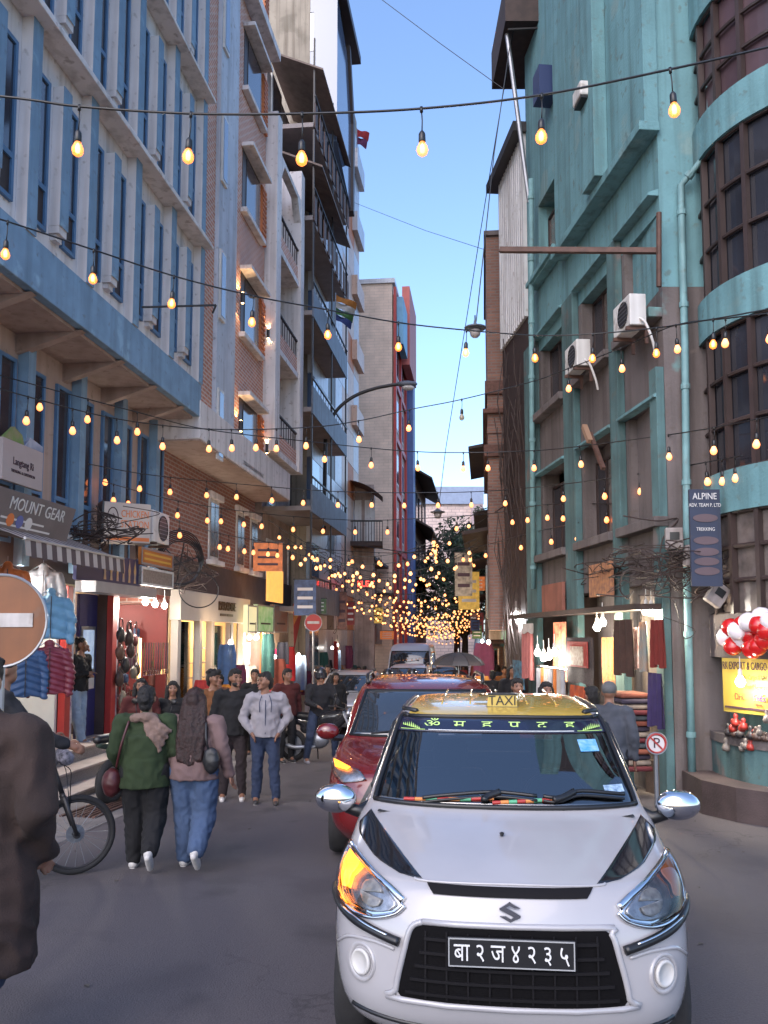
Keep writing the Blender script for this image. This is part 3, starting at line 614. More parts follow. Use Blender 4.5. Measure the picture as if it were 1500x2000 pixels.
class Slice:
    """car body as stacked plan outlines; rows: z,w,yf,Lf,n,yr,Lr ; front looks along -y"""
    def __init__(s,rows): s.r=rows
    def at(s,z):
        r=s.r
        if z<=r[0][0]: return r[0]
        if z>=r[-1][0]: return r[-1]
        for i in range(len(r)-1):
            if r[i][0]<=z<=r[i+1][0]:
                t=(z-r[i][0])/(r[i+1][0]-r[i][0]); p0,p1,p2,p3=r[max(i-1,0)],r[i],r[i+1],r[min(i+2,len(r)-1)]
                out=[z]
                for k in range(1,7):
                    h1=p2[0]-p1[0]; m1=(p2[k]-p0[k])/(p2[0]-p0[0]) if p2[0]>p0[0] else 0; m2=(p3[k]-p1[k])/(p3[0]-p1[0])
                    d=(p2[k]-p1[k])/h1
                    m1=0 if m1*d<=0 else max(-3*abs(d),min(3*abs(d),m1)); m2=0 if m2*d<=0 else max(-3*abs(d),min(3*abs(d),m2))
                    t2=t*t;t3=t2*t
                    out.append((2*t3-3*t2+1)*p1[k]+(t3-2*t2+t)*h1*m1+(-2*t3+3*t2)*p2[k]+(t3-t2)*h1*m2)
                return out
    def fy(s,x,z):
        _,w,yf,L,n,yr,Lr=s.at(z); a=min(abs(x)/w,1.0); return yf+L*(1-(max(0,1-a**n))**(1/n))
    def sx(s,y,z):
        _,w,yf,L,n,yr,Lr=s.at(z)
        if y<yf+L: a=min(1,max(0,(yf+L-y)/L)); return w*(max(0,1-a**n))**(1/n)
        if y>yr-Lr: a=min(1,(y-yr+Lr)/Lr); return w*(max(0,1-a**2.6))**(1/2.6)
        return w
    def shell(s,zs,mats,pick,drop=None,nf=48,ns=16,nr=16):
        mb=MB(); ring=[]
        for z in zs:
            _,w,yf,L,n,yr,Lr=s.at(z); o=[]
            for i in range(nf+1):
                th=-PI/2+PI*i/nf; o.append((w*math.copysign(abs(sin(th))**(2/n),sin(th)),yf+L*(1-abs(cos(th))**(2/n)),z))
            for i in range(1,ns): o.append((w,lerp(yf+L,yr-Lr,i/ns),z))
            for i in range(nr+1):
                th=PI/2-PI*i/nr; o.append((w*math.copysign(abs(sin(th))**(2/2.6),sin(th)),yr-Lr*(1-abs(cos(th))**(2/2.6)),z))
            for i in range(1,ns): o.append((-w,lerp(yr-Lr,yf+L,i/ns),z))
            ring.append(o)
        N=len(ring[0]); vs=[p for o in ring for p in o]; fs=[]; mi=[]
        for j in range(len(zs)-1):
            for i in range(N):
                f=(j*N+i,j*N+(i+1)%N,(j+1)*N+(i+1)%N,(j+1)*N+i); c=[sum(vs[q][k] for q in f)/4 for k in range(3)]
                if drop and drop(c): continue
                fs.append(f); mi.append(pick(c))
        top=len(zs)-1; b=len(vs); z=zs[-1]
        cx=sum(p[0] for p in ring[-1])/N; cy=sum(p[1] for p in ring[-1])/N; vs.append((cx,cy,z+.002))
        for i in range(N): fs.append((top*N+i,top*N+(i+1)%N,b)); mi.append(pick((0,cy,z+.01)))
        fs.append(tuple(range(N))[::-1]); mi.append(0)
        mb.v=vs; mb.f=fs; mb.mi=mi; return mb
    def patch(s,poly,off=.004,rows=10,cols=10,skirt=.012,side=0,mb=None):
        """sheet lying on the body: poly in (x,z) on the front, or (y,z) on side +1/-1; off = height above the body"""
        mb=mb or MB(); z0=min(p[1] for p in poly); z1=max(p[1] for p in poly); g=[]
        for j in range(rows+1):
            z=lerp(z0+1e-5,z1-1e-5,j/rows); xs=[]
            for i in range(len(poly)):
                a,b=poly[i],poly[(i+1)%len(poly)]
                if (a[1]-z)*(b[1]-z)<0: xs.append(a[0]+(b[0]-a[0])*(z-a[1])/(b[1]-a[1]))
            if len(xs)<2: xs=[poly[0][0]]*2
            xa,xb=min(xs),max(xs); row=[]
            for i in range(cols+1):
                x=lerp(xa,xb,i/cols); row.append(s.pt(x,z,off,side))
            g.append(row)
        C=cols+1; vs=[p for r in g for p in r]; fs=[(j*C+i,j*C+i+1,(j+1)*C+i+1,(j+1)*C+i) for j in range(rows) for i in range(cols)]
        bd=[(0,i) for i in range(C)]+[(j,cols) for j in range(1,rows+1)]+[(rows,i) for i in range(cols-1,-1,-1)]+[(j,0) for j in range(rows-1,0,-1)]
        n0=len(vs)
        for (j,i) in bd:
            p=Vector(g[j][i]); vs.append(p+Vector((0,skirt,0)) if not side else p+Vector((-side*skirt,0,0)))
        for k,(j,i) in enumerate(bd):
            k2=(k+1)%len(bd); fs.append((j*C+i,n0+k,n0+k2,bd[k2][0]*C+bd[k2][1]))
        if side<0 : fs=[f[::-1] for f in fs]
        return mb.add(vs,fs)
    def pt(s,x,z,off,side=0):
        if side==0:
            e=.01; y=s.fy(x,z); dydx=(s.fy(x+e,z)-s.fy(x-e,z))/(2*e); dydz=(s.fy(x,z+e)-s.fy(x,z-e))/(2*e)
            n=Vector((dydx,-1,dydz)); n.normalize(); return Vector((x,y,z))+n*off
        return Vector((side*(s.sx(x,z)+off),x,z))
    def line(s,pts,off,r,mb,n=6,side=0,sub=5):
        p=catmull([(a,b,0) for a,b in pts],sub); return mb.tube([s.pt(q.x,q.y,off,side) for q in p],r,n)
def wheel(par,x,y,r,w=.17):
    t=MB(); t.lathe([(r*.62,-w/2),(r*.93,-w/2),(r,-w*.3),(r,w*.3),(r*.93,w/2),(r*.62,w/2)],(x,y,r),0,24); wo=t.build('wheel',M_TYRE,par,smooth=True)
    q=MB(); sx=1 if x>0 else -1
    q.lathe([(r*.62,-w*.35),(r*.62,w*.38),(r*.5,w*.34),(r*.2,w*.40),(0,w*.42)] if sx>0 else [(0,-w*.42),(r*.2,-w*.40),(r*.5,-w*.34),(r*.62,-w*.38),(r*.62,w*.35)],(x,y,r),0,20); q.build('rim',M_STEEL,wo)
def arch(mb,S,y,r,side):
    pts=[(y+r*cos(a),r*.95+r*sin(a)) for a in [PI*i/12 for i in range(13)]]+[(y-r,.2),(y+r,.2)]
    S.patch(pts,.003,10,8,.01,side,mb)
# ---------------------------------------------------------------- the taxi
def build_taxi():
    a=math.atan(.108); tx=thing('taxi','white hatchback taxi with yellow roof, black bonnet corners and a black number plate','taxi',(.535,3.8,gz(3.8)),-a)
    tx.rotation_euler=(0,0,-a)
    YR=3.42
    S=Slice([(.16,.66,.20,.35,2.6,YR-.1,.3),(.24,.74,.085,.42,2.7,YR-.04,.35),(.33,.785,.02,.48,2.7,YR,.35),(.45,.81,-.005,.52,2.6,YR,.35),(.58,.82,.0,.54,2.55,YR,.35),(.68,.822,.012,.56,2.5,YR,.35),(.76,.815,.035,.58,2.45,YR,.35),(.82,.808,.062,.60,2.4,YR,.35),
      (.86,.80,.095,.62,2.4,YR,.35),(.89,.797,.165,.62,2.35,YR,.35),(.93,.79,.28,.60,2.3,YR,.35),(.97,.78,.42,.52,2.3,YR,.36),(1.01,.765,.57,.42,2.3,YR-.01,.37),(1.045,.745,.715,.32,2.3,YR-.02,.38),(1.07,.735,.765,.30,2.3,YR-.03,.38),(1.2,.70,.99,.29,2.5,YR-.08,.36),(1.33,.665,1.22,.28,2.6,YR-.15,.34),(1.43,.635,1.40,.27,2.7,YR-.22,.32),(1.475,.61,1.50,.27,2.7,YR-.28,.32),(1.50,.58,1.60,.28,2.6,YR-.36,.32),(1.52,.53,1.74,.3,2.5,YR-.5,.3),(1.535,.44,1.95,.3,2.4,YR-.75,.3),(1.543,.25,2.2,.25,2.2,YR-1.0,.2)])
    WS=[(-.685,1.075),(.685,1.075),(.675,1.14),(.60,1.452),(.55,1.462),(-.55,1.462),(-.60,1.452),(-.675,1.14)]
    def inside(x,z,P):
        c=False
        for i in range(len(P)):
            (xa,za),(xb,zb)=P[i],P[(i+1)%len(P)]
            if (za>z)!=(zb>z) and x<(xb-xa)*(z-za)/(zb-za)+xa: c=not c
        return c
    SW=[(1.22,1.10),(2.9,1.10),(2.85,1.25),(2.62,1.42),(1.72,1.42),(1.60,1.38)]
    def drop(c):
        x,y,z=c
        if y<1.75 and inside(x*1.04,z*1.0+.0,WS) and 1.09<z<1.45 and abs(y-S.fy(x,z))<.2: return True
        if abs(x)>.5 and 1.4<y<2.75 and 1.13<z<1.39 and inside(y,z,SW): return True
        if y>YR-.6 and 1.12<z<1.38 and abs(x)<.5: return True
        return False
    zs=[.16,.2,.24,.28,.33,.39,.45,.52,.58,.63,.68,.72,.76,.79,.82,.84,.86,.875,.89,.91,.93,.95,.97,.99,1.01,1.03,1.045,1.06,1.075,1.09,1.13,1.17,1.2,1.25,1.29,1.33,1.37,1.40,1.43,1.45,1.462,1.475,1.49,1.50,1.51,1.52,1.528,1.535,1.54,1.543]
    M_TW=mat('taxi white paint',(.36,.345,.355),.2,coat=.8,var=.10,scale=2.2,spec=.5,patch=(.30,.28,.275),pscale=2.5,pthr=.62); M_TY=mat('taxi yellow paint',(.55,.36,.06),.25,coat=.8,var=.15,scale=4)
    S.shell(zs,[M_TW,M_TY],lambda c:1 if c[2]>1.472 and abs(c[0])<.555 and c[1]>1.45 else 0,drop).build('body',[M_TW,M_TY],tx,smooth=True)
    S.patch(WS,.008,26,36).build('windscreen',glassmat('windscreen glass',(.34,.37,.42),3.2),tx,smooth=True)
    g=MB(); S.line(WS[:1]+[(-.3,1.072),(.3,1.072)]+WS[1:2],.008,.014,g); S.line([WS[1],WS[2],(.637,1.3),WS[3],WS[4]],.008,.014,g); S.line([WS[4],(0,1.466),WS[5]],.008,.012,g); S.line([WS[0],WS[7],(-.637,1.3),WS[6],WS[5]],.008,.014,g); g.build('windscreen_gasket',M_BLKP,tx,smooth=True)
    g=MB(); S.patch([(-.685,1.075),(.685,1.075),(.672,1.125),(-.672,1.125)],.004,4,36,mb=g); g.build('cowl_band',M_BLKP,tx,smooth=True)
    bn=S.patch([(-.615,1.385),(.615,1.385),(.595,1.452),(-.595,1.452)],.011,5,30).build('sun_strip',mat('navy sun strip',(.012,.014,.035),.12,coat=.5),tx,smooth=True)
    M_GRN=mat('pale green lettering',(.42,.62,.16),.5)
    for i,ch in enumerate('ॐ म ह प द हुं'.replace('हुं','ह')):
        if ch==' ': continue
        x=-.40+i*.080; y=S.fy(x,1.42)
        text('lettering',ch,bn,M_GRN,.066,S.pt(x,1.420,.016),(R(62),0,math.atan((S.fy(x+.02,1.42)-S.fy(x-.02,1.42))/.04)),.0008,sx=1.75)
    for sgn in (-1,1):
        q=MB()
        for k in range(9):
            x=sgn*(.475+.012*k); h=.022*(1-abs(k-4)/6); S.patch([(x-.005,1.395+.002*k),(x+.006,1.395+.002*k),(x+.004*sgn,1.40+h+.002*k)],.015,3,2,.001,0,q)
        S.patch([(sgn*.44,1.392),(sgn*.585,1.392),(sgn*.585,1.395),(sgn*.44,1.395)],.015,1,6,.001,0,q); q.build('flower_motif',M_GRN,bn)
    q=MB(); S.patch([(-.42,1.392),(.42,1.392),(.42,1.395),(-.42,1.395)],.015,1,20,.001,0,q); q.build('underline',mat('white lettering',(.7,.7,.68)),bn)
    S.patch([(.44,1.30),(.545,1.30),(.535,1.355),(.43,1.355)],.012,4,4).build('windscreen_sticker',mat('blue sticker',(.06,.30,.62),.4,col2=(.30,.50,.70),scale=30),tx)
    S.patch([(.53,1.125),(.635,1.125),(.63,1.155),(.525,1.155)],.012,3,4).build('windscreen_sticker',mat('pale sticker',(.42,.55,.68),.4,col2=(.12,.2,.3),scale=50),tx)
    # wipers, dash ribbon
    for pts in ([(-.42,1.085),(-.30,1.10),(-.05,1.118),(.17,1.105)],[(.20,1.105),(.28,1.10),(.40,1.125),(.62,1.105)]):
        g=MB(); S.line(pts,.030,.011,g); S.line([(a,b-.012) for a,b in pts],.020,.008,g); g.build('wiper',M_BLKP,tx,smooth=True)
    for pp_ in ([(-.10,1.083),(-.09,1.098),(-.02,1.118)],[(.25,1.09),(.30,1.10),(.36,1.122)]): g=MB(); S.line(pp_,.03,.02,g); g.build('wiper_arm',M_BLKP,tx,smooth=True)
    for (xa,xb) in ((-.52,-.05),(-.06,.28)):
        for k in range(8):
            t0,t1=k/8,(k+.96)/8; g=MB(); S.line([(lerp(xa,xb,t0),1.085+.018*t0),(lerp(xa,xb,t1),1.085+.018*t1)],.014,.010,g,8,0,2); g.build('prayer_ribbon',[M_RED,mat('ribbon orange',(.6,.22,.06),.7),mat('ribbon green',(.10,.36,.20),.7)][k%3],tx)
    # cabin inside
    g=MB(); g.box(-.62,.95,.45,.62,1.30,1.03); g.add([(-.66,.80,1.04),(.66,.80,1.04),(.64,1.25,1.06),(-.64,1.25,1.06)],[(0,1,2,3)]); g.build('dashboard',mat('dark dash',(.02,.02,.022),.8),tx)
    for x in (-.31,.31):
        g=MB(); g.box(x-.22,1.75,.55,x+.22,1.87,1.12); g.box(x-.11,1.77,1.12,x+.11,1.85,1.30); g.build('seat',mat('grey seat cloth',(.07,.07,.085),.9,var=.3),tx,bevel=.04)
    g=MB(); g.box(-.60,2.55,.5,.60,2.7,1.12); g.build('rear_seat',MATS['grey seat cloth'],tx,bevel=.04)
    g=MB(); g.tube([(.31+.17*cos(t),1.42+.10*sin(t),1.02+.12*sin(t)) for t in [2*PI*i/20 for i in range(21)]],.015,6); g.build('steering_wheel',M_BLKP,tx,smooth=True)
    g=MB(); g.box(-.11,1.33,1.345,.11,1.36,1.40); g.build('rear_view_mirror',M_BLKP,tx,bevel=.01)
    # glazing round the sides and back
    for sd in (-1,1):
        S.patch(SW,.006,12,14,.01,sd).build('side_window',glassmat('side glass',(.25,.27,.30),1.6),tx,smooth=True)
        g=MB(); S.line(SW+[SW[0]],.006,.014,g,6,sd,3); g.build('window_seal',M_BLKP,tx,smooth=True)
        g=MB(); S.line([(2.05,.35),(2.05,.9),(2.05,1.42)],.002,.006,g,4,sd); S.line([(1.05,.35),(1.02,.7),(1.10,1.05)],.002,.005,g,4,sd); g.build('door_seam',M_BLKP,tx)
        g=MB(); g.box(sd*.80,1.75,.90,sd*.845,1.93,.93); g.build('door_handle',M_TW,tx,bevel=.008)
        q=MB(); arch(q,S,.66,.36,sd); arch(q,S,YR-.62,.36,sd); q.build('wheel_arch',M_BLKP,tx)
        for y in (.66,YR-.62): wheel(tx,sd*.735,y,.285)
        # roof gutter rail
        g=MB(); g.tube([Vector((sd*(S.sx(1.62+i*.14,1.485)+.0),1.62+i*.14,1.492+.01*sin(PI*i/9))) for i in range(10)],.016,6); g.build('roof_gutter',M_BLKP,tx,smooth=True)
        # mirror
        mr=MB(); mr.ball((sd*.905,.95,1.075),(.115,.07,.078),18,12); mo=mr.build('door_mirror',M_CHROME,tx,smooth=True)
        mr=MB(); mr.tube([(sd*.70,1.02,1.03),(sd*.78,.98,1.0),(sd*.85,.97,1.025)],[.045,.035,.03],8); mr.build('mirror_stalk',M_BLKP,mo,smooth=True)
        mr=MB(); mr.ball((sd*.905,.975,1.072),(.10,.062,.066),14,8); mr.build('mirror_glass',M_CARGL,mo,smooth=True)
    # nose
    GR=[(-.375,.722),(.375,.722),(.425,.695),(.455,.60),(.49,.44),(.46,.40),(-.46,.40),(-.49,.44),(-.455,.60),(-.425,.695)]
    gr=S.patch(GR,.004,16,24,.004).build('grille',mat('grille mesh black',(.003,.0025,.003),.9,spec=.15),tx)
    for k in range(5):
        z=.44+k*.055; xw=.445-.02*k; q=MB(); S.patch([(-xw,z-.006),(xw,z-.006),(xw,z+.006),(-xw,z+.006)],.016,1,24,.012,0,q); q.build('slat',mat('matt black slat',(.006,.005,.006),.8,spec=.2),gr)
    for k in range(9):
        x=-.36+k*.09; q=MB(); S.patch([(x-.004,.42),(x+.004,.42),(x+.004,.69),(x-.004,.69)],.012,8,1,.01,0,q); q.build('slat',mat('matt black slat',(.006,.005,.006),.8,spec=.2),gr)
    q=MB(); S.line(GR+GR[:1],.004,.014,q,8,0,4); q.build('grille_surround',M_TW,gr,smooth=True)
    S.patch([(-.33,.828),(.33,.828),(.36,.862),(-.36,.862)],.006,5,24,.006).build('bonnet_slot',MATS['matt black slat'],tx)
    q=MB(); S.line([(-.80,.985),(-.70,.93),(-.56,.893),(-.42,.872),(-.36,.868),(0,.872),(.36,.868),(.42,.872),(.56,.893),(.70,.93),(.80,.985)][3:8],.002,.007,q,6,0,5); q.build('bonnet_edge',M_TW,tx,smooth=True)
    pl=MB(); y0=S.fy(0,.63)-.03; pl.box(-.265,y0-.012,.572,.265,y0,.694); po=pl.build('number_plate',mat('black plate',(.01,.01,.012),.35),tx,bevel=.004)
    pf=MB()
    for (a,b,c,d) in ((-.262,.575,.262,.580),(-.262,.686,.262,.691),(-.262,.58,-.257,.686),(.257,.58,.262,.686)): pf.box(a,y0-.0145,b,c,y0-.0125,d)
    pf.build('plate_border',mat('grey border',(.3,.3,.3)),po)
    text('plate_characters','बा २ ज ४ २ ३ ५',po,mat('plate white',(.62,.61,.60),.5),.105,(0,y0-.014,.632),(R(90),0,0),.002,sx=.76)
    # emblem: a stylised S of two hooked strokes
    em=MB(); y1=S.fy(0,.785)-.012
    e1=[(-.048,.795),(-.002,.822),(.046,.797),(.020,.797),(-.003,.808),(-.018,.799),(.046,.765),(.046,.757),(.0,.735),(-.046,.760),(-.020,.760),(.003,.749),(.018,.758),(-.048,.790)]
    em.prism([(x*.95,(z-.778)*.95+.783) for x,z in e1],1,y1-.012,y1); em.build('emblem',mat('emblem chrome',(.50,.51,.54),.12,metal=1.0),tx)
    for sd in (-1,1):
        HL=[(sd*x,z) for x,z in [(.455,.772),(.50,.733),(.60,.708),(.70,.712),(.775,.745),(.797,.80),(.790,.85),(.768,.905),(.70,.885),(.62,.86),(.53,.825)]]
        ho=S.patch(HL,.006,16,16,.01).build('headlight',M_CHROME,tx,smooth=True)
        q=MB(); S.patch([(sd*x,z) for x,z in [(.482,.772),(.52,.742),(.61,.725),(.68,.73),(.715,.775),(.70,.83),(.655,.872),(.62,.862),(.54,.82)]],.012,14,14,.004,0,q); q.build('reflector_bowl',M_BOWL,ho,smooth=True)
        q=MB(); bx=.605; S.patch([(sd*(bx+.055*cos(t)),.79+.05*sin(t)) for t in [2*PI*i/16 for i in range(16)]],.02,8,8,.02,0,q); q.build('projector',mat('projector glass',(.30,.29,.28),.1,spec=1,var=.5,scale=30),ho,smooth=True)
        q=MB(); S.patch([(sd*x,z) for x,z in [(.725,.79),(.765,.775),(.785,.81),(.778,.86),(.755,.905),(.70,.885),(.685,.87),(.72,.83)]],.014,12,8,.004,0,q); io=q.build('indicator',M_AMBON if sd<0 else M_AMB,ho,smooth=True)
        if sd<0:
            l=bpy.data.lights.new('indicator_light','POINT'); l.energy=.1; l.color=(1,.33,.05); l.shadow_soft_size=.03; lo=bpy.data.objects.new('indicator_light',l); COL.objects.link(lo); lo.parent=tx; lo.location=S.pt(-.75,.83,.06)
        q=MB(); S.line([(sd*x,z) for x,z in [(.46,.79),(.53,.830),(.62,.865),(.70,.890),(.768,.910)]],.012,.016,q,8); S.line([(sd*x,z) for x,z in [(.455,.772),(.50,.735),(.60,.706),(.70,.710),(.777,.745),(.80,.80),(.79,.86),(.768,.910)]],.010,.010,q,8); q.build('chrome_bezel',M_CHROME,ho,smooth=True)
        S.patch(HL,.030,14,14,.024).build('lens',M_LENS,ho,smooth=True)
        S.patch([(sd*x,z) for x,z in [(.70,1.035),(.752,.985),(.742,.955),(.62,.905),(.46,.872),(.375,.868),(.50,.935),(.62,.995)]],.0035,16,10,.003).build('bonnet_sticker',M_BLKG,tx,smooth=True)
        q=MB(); S.line([(sd*x,z) for x,z in [(.475,.632),(.58,.655),(.70,.685),(.815,.735)]],.014,.021,q,8); so_=q.build('bumper_strip',M_BLKP,tx,smooth=True)
        q=MB(); S.line([(sd*x,z) for x,z in [(.52,.655),(.62,.678),(.74,.712)]],.034,.005,q,6); q.build('chrome_line',M_CHROME,so_,smooth=True)
        # fog lamp
        c=S.pt(sd*.655,.515,.0); nrm=(S.pt(sd*.655,.515,.1)-c).normalized(); q=MB(); rot=nrm.to_track_quat('Z','Y').to_matrix().to_4x4(); q.X=Matrix.Translation(c)@rot
        q.lathe([(.085,-.02),(.082,.008),(.062,-.004),(.060,-.03)],n=28); fo=q.build('fog_lamp_surround',M_TW,tx,smooth=True)
        q=MB(); q.X=Matrix.Translation(c)@rot; q.lathe([(.058,.0),(.055,.010),(.045,.014),(.042,.008),(.0,.012)],n=28); q.build('fog_lamp_cover',mat('dull lamp cover',(.50,.48,.46),.4),fo,smooth=True)
        q=MB(); S.line([(sd*x,z) for x,z in [(.50,.60),(.60,.615),(.72,.60),(.79,.54)]],-.001,.010,q,6); q.build('bumper_crease',M_TW,tx,smooth=True)
    q=MB(); S.line([(-.70,.31),(-.4,.285),(0,.28),(.4,.285),(.70,.31)],.0,.012,q,6); q.build('bumper_lip',M_BLKP,tx,smooth=True)
    q=MB(); q.lathe([(.008,0),(.012,.015),(0,.02)],(-.02,.50,S.at(1.0)[0]-.005),2,8); q.build('washer_nozzle',M_BLKP,tx)
    # roof sign and ribs
    sg=thing('taxi_roof_sign','small black edged yellow TAXI sign standing on the yellow roof','sign',(0,0,0))
    p=tx.matrix_basis@Vector((.02,1.72,1.508)); sg.location=p; sg.rotation_euler=tx.rotation_euler
    q=MB(); q.prism([(-.095,0),(.095,0),(.085,.085),(-.085,.085)],1,-.03,.03); q.build('box',mat('sign yellow',(.50,.36,.08),.45,var=.15),sg,bevel=.006)
    q=MB()
    for (a,b,c,d) in ((-.10,-.005,.10,.008),(-.09,.078,.09,.09)): q.box(a,-.034,b,c,.034,d)
    q.build('frame',M_BLKP,sg)
    text('lettering','TAXI',sg,M_BLKP,.082,(0,-.032,.043),(R(90),0,0),.002,sx=.95)
    for k in range(5):
        x=-.36+k*.18; q=MB(); q.tube([Vector((x,1.72+i*.2,1.0)) for i in range(6)],.012,6)
        vs=[]
        for v in q.v:
            pass
        q=MB(); pts=[]
        for i in range(8):
            y=1.80+i*.17
            z=1.47
            while z<1.5425 and S.fy(x,z)<y: z+=.0008
            pts.append((x,y,z-.003))
        q.tube(pts,.006,6); q.build('roof_rib',M_TY,tx,smooth=True)
    return tx
build_taxi()
# ---------------------------------------------------------------- other cars
def simple_car(name,label,loc,rz,w,h,L,paint,suv=False,van=False,ind=False,rails=False,mirror=None):
    t=thing(name,label,'van' if van else 'car',loc,rz)
    b=.56*h if not van else .45*h
    if van: rows=[(.2,w*.42,.1,.3,2.8,L,.2),(.35,w*.48,.02,.35,3,L,.2),(.6,w*.5,0,.35,3,L,.2),(.85,w*.5,.05,.35,3,L,.2),(1.0,w*.495,.16,.35,3,L,.2),(1.15,w*.49,.28,.3,3,L,.2),(h*.8,w*.46,.75,.25,3,L,.2),(h*.9,w*.44,.95,.25,3,L-.05,.2),(h*.97,w*.40,1.15,.25,2.8,L-.1,.2),(h,w*.3,1.4,.2,2.5,L-.3,.2)]
    else: rows=[(.2,w*.42,.15,.35,2.6,L-.1,.3),(.32,w*.47,.03,.45,2.7,L,.3),(.5,w*.495,.0,.5,2.6,L,.3),(b*.8,w*.5,.03,.5,2.5,L,.3),(b*.93,w*.49,.10,.5,2.4,L,.3),(b*1.02,w*.485,.28,.5,2.4,L,.3),(b*1.09,w*.475,.55,.42,2.4,L,.3),(b*1.14,w*.46,.85,.32,2.4,L-.02,.3),(b*1.18,w*.45,.95,.3,2.4,L-.03,.3),(h*.82,w*.42,1.28,.28,2.6,L-.12,.3),(h*.92,w*.385,1.56,.26,2.7,L-.25,.3),(h*.96,w*.36,1.72,.27,2.6,L-.35,.3),(h*.985,w*.31,1.9,.3,2.4,L-.55,.3),(h,w*.18,2.2,.25,2.2,L-.9,.2)]
    S=Slice(rows); zs=[]
    for i in range(len(rows)-1):
        for k in range(4): zs.append(lerp(rows[i][0],rows[i+1][0],k/4))
    zs.append(h); S.shell(zs,[paint],lambda c:0,nf=36).build('body',paint,t,smooth=True)
    zb=b*1.19 if not van else 1.18; zt_=h*.925 if not van else h*.88
    wb=S.at(zb)[1]*.93; wt=S.at(zt_)[1]*.90
    S.patch([(-wb,zb),(wb,zb),(wt,zt_),(-wt,zt_)],.006,14,24).build('windscreen',M_CARGL,t,smooth=True)
    g=MB(); S.line([(-wb,zb),(0,zb-.004),(wb,zb)],.006,.014,g); S.line([(wb,zb),(wt,zt_)],.006,.014,g); S.line([(-wb,zb),(-wt,zt_)],.006,.014,g); S.line([(-wt,zt_),(0,zt_+.004),(wt,zt_)],.006,.012,g); g.build('windscreen_gasket',M_BLKP,t)
    for k in (-.3,.15):
        g=MB(); S.line([(k*w,zb+.01),(k*w+.25,zb+.035),(k*w+.5 if k<0 else k*w+.3,zb+.02)],.02,.01,g); g.build('wiper',M_BLKP,t)
    for sd in (-1,1):
        y0=S.at(zb)[2]+.45; SWn=[(y0,zb+.02),(L-.5,zb+.02),(L-.75,zt_-.04),(y0+.5,zt_-.04)]
        S.patch(SWn,.006,8,10,.01,sd).build('side_window',M_CARGL,t,smooth=True)
        q=MB(); arch(q,S,.75,.39,sd); arch(q,S,L-.75,.39,sd); q.build('wheel_arch',M_BLKP,t)
        for y in (.75,L-.75): wheel(t,sd*(w*.5-.095),y,.32,.2)
        ym=S.at(zb)[2]+.28; mr=MB(); mr.ball((sd*(w*.5+.09),ym,zb+.02),(.12,.07,.085),16,10); mo=mr.build('door_mirror',mirror or paint,t,smooth=True)
        mr=MB(); mr.tube([(sd*(w*.44),ym+.05,zb-.06),(sd*(w*.5+.03),ym,zb-.04)],.035,8); mr.build('mirror_stalk',M_BLKP,mo)
        hz=b*.93; HL=[(sd*w*.30,hz-.06),(sd*w*.42,hz-.10),(sd*w*.475,hz-.03),(sd*w*.482,hz+.07),(sd*w*.44,hz+.055),(sd*w*.33,hz+.0)]
        ho=S.patch(HL,.006,10,10).build('headlight',M_BOWL,t,smooth=True)
        if ind and sd<0:
            S.patch([(sd*w*.40,hz+.0),(sd*w*.46,hz+.01),(sd*w*.476,hz+.06),(sd*w*.44,hz+.05),(sd*w*.38,hz+.02)],.02,6,6).build('indicator',M_AMBON,ho,smooth=True)
        S.patch(HL,.026,8,8,.02).build('lens',M_LENS,ho,smooth=True)
        if rails:
            g=MB(); g.tube([(sd*w*.34,1.85,h*.97),(sd*w*.345,2.0,h+.03),(sd*w*.345,L-1.0,h+.03),(sd*w*.33,L-.8,h*.97)],.022,8); g.build('roof_rail',M_BLKP,t,smooth=True)
    S.patch([(-w*.3,.42),(w*.3,.42),(w*.34,.55),(w*.28,b*.85),(-w*.28,b*.85),(-w*.34,.55)],.004,10,20).build('grille',M_BLKP,t)
    y0=S.fy(0,.55)-.03; q=MB(); q.box(-.26,y0,.50,.26,y0+.02,.61); q.build('number_plate',mat('red plate',(.42,.03,.03),.4),t)
    return t
M_REDC=mat('dark red car paint',(.13,.008,.009),.2,coat=1.0,var=.15,scale=4)
M_SILV=mat('silver car paint',(.42,.43,.46),.28,metal=.4,coat=.7)
simple_car('suv','dark red compact SUV with roof rails and lit indicator, following the taxi',(.40,7.85,gz(7.85)),-.03,1.86,1.60,3.9,M_REDC,True,ind=True,rails=True)
simple_car('hatchback_car','silver hatchback with dark windscreen waiting in the traffic behind the red SUV',(-.98,21.8,gz(21.8)),-.06,1.68,1.52,3.6,M_SILV,rails=True)
simple_car('white_suv','pale grey SUV queuing directly ahead of the tall van',(.66,28.5,gz(28.5)),-.11,1.72,1.66,3.9,mat('pale grey paint',(.5,.5,.54),.3,coat=.6),rails=True)
simple_car('high_roof_van','tall pale blue grey van with a broad sloping windscreen in the traffic queue',(.95,34.5,gz(34.5)),-.11,1.85,2.5,4.8,mat('van grey blue paint',(.36,.40,.50),.35,coat=.5),van=True)
simple_car('dark_car','dark car far down the street beside the umbrella',(2.9,44,gz(44)),-.11,1.7,1.5,3.8,mat('charcoal paint',(.03,.03,.035),.3,coat=.6))
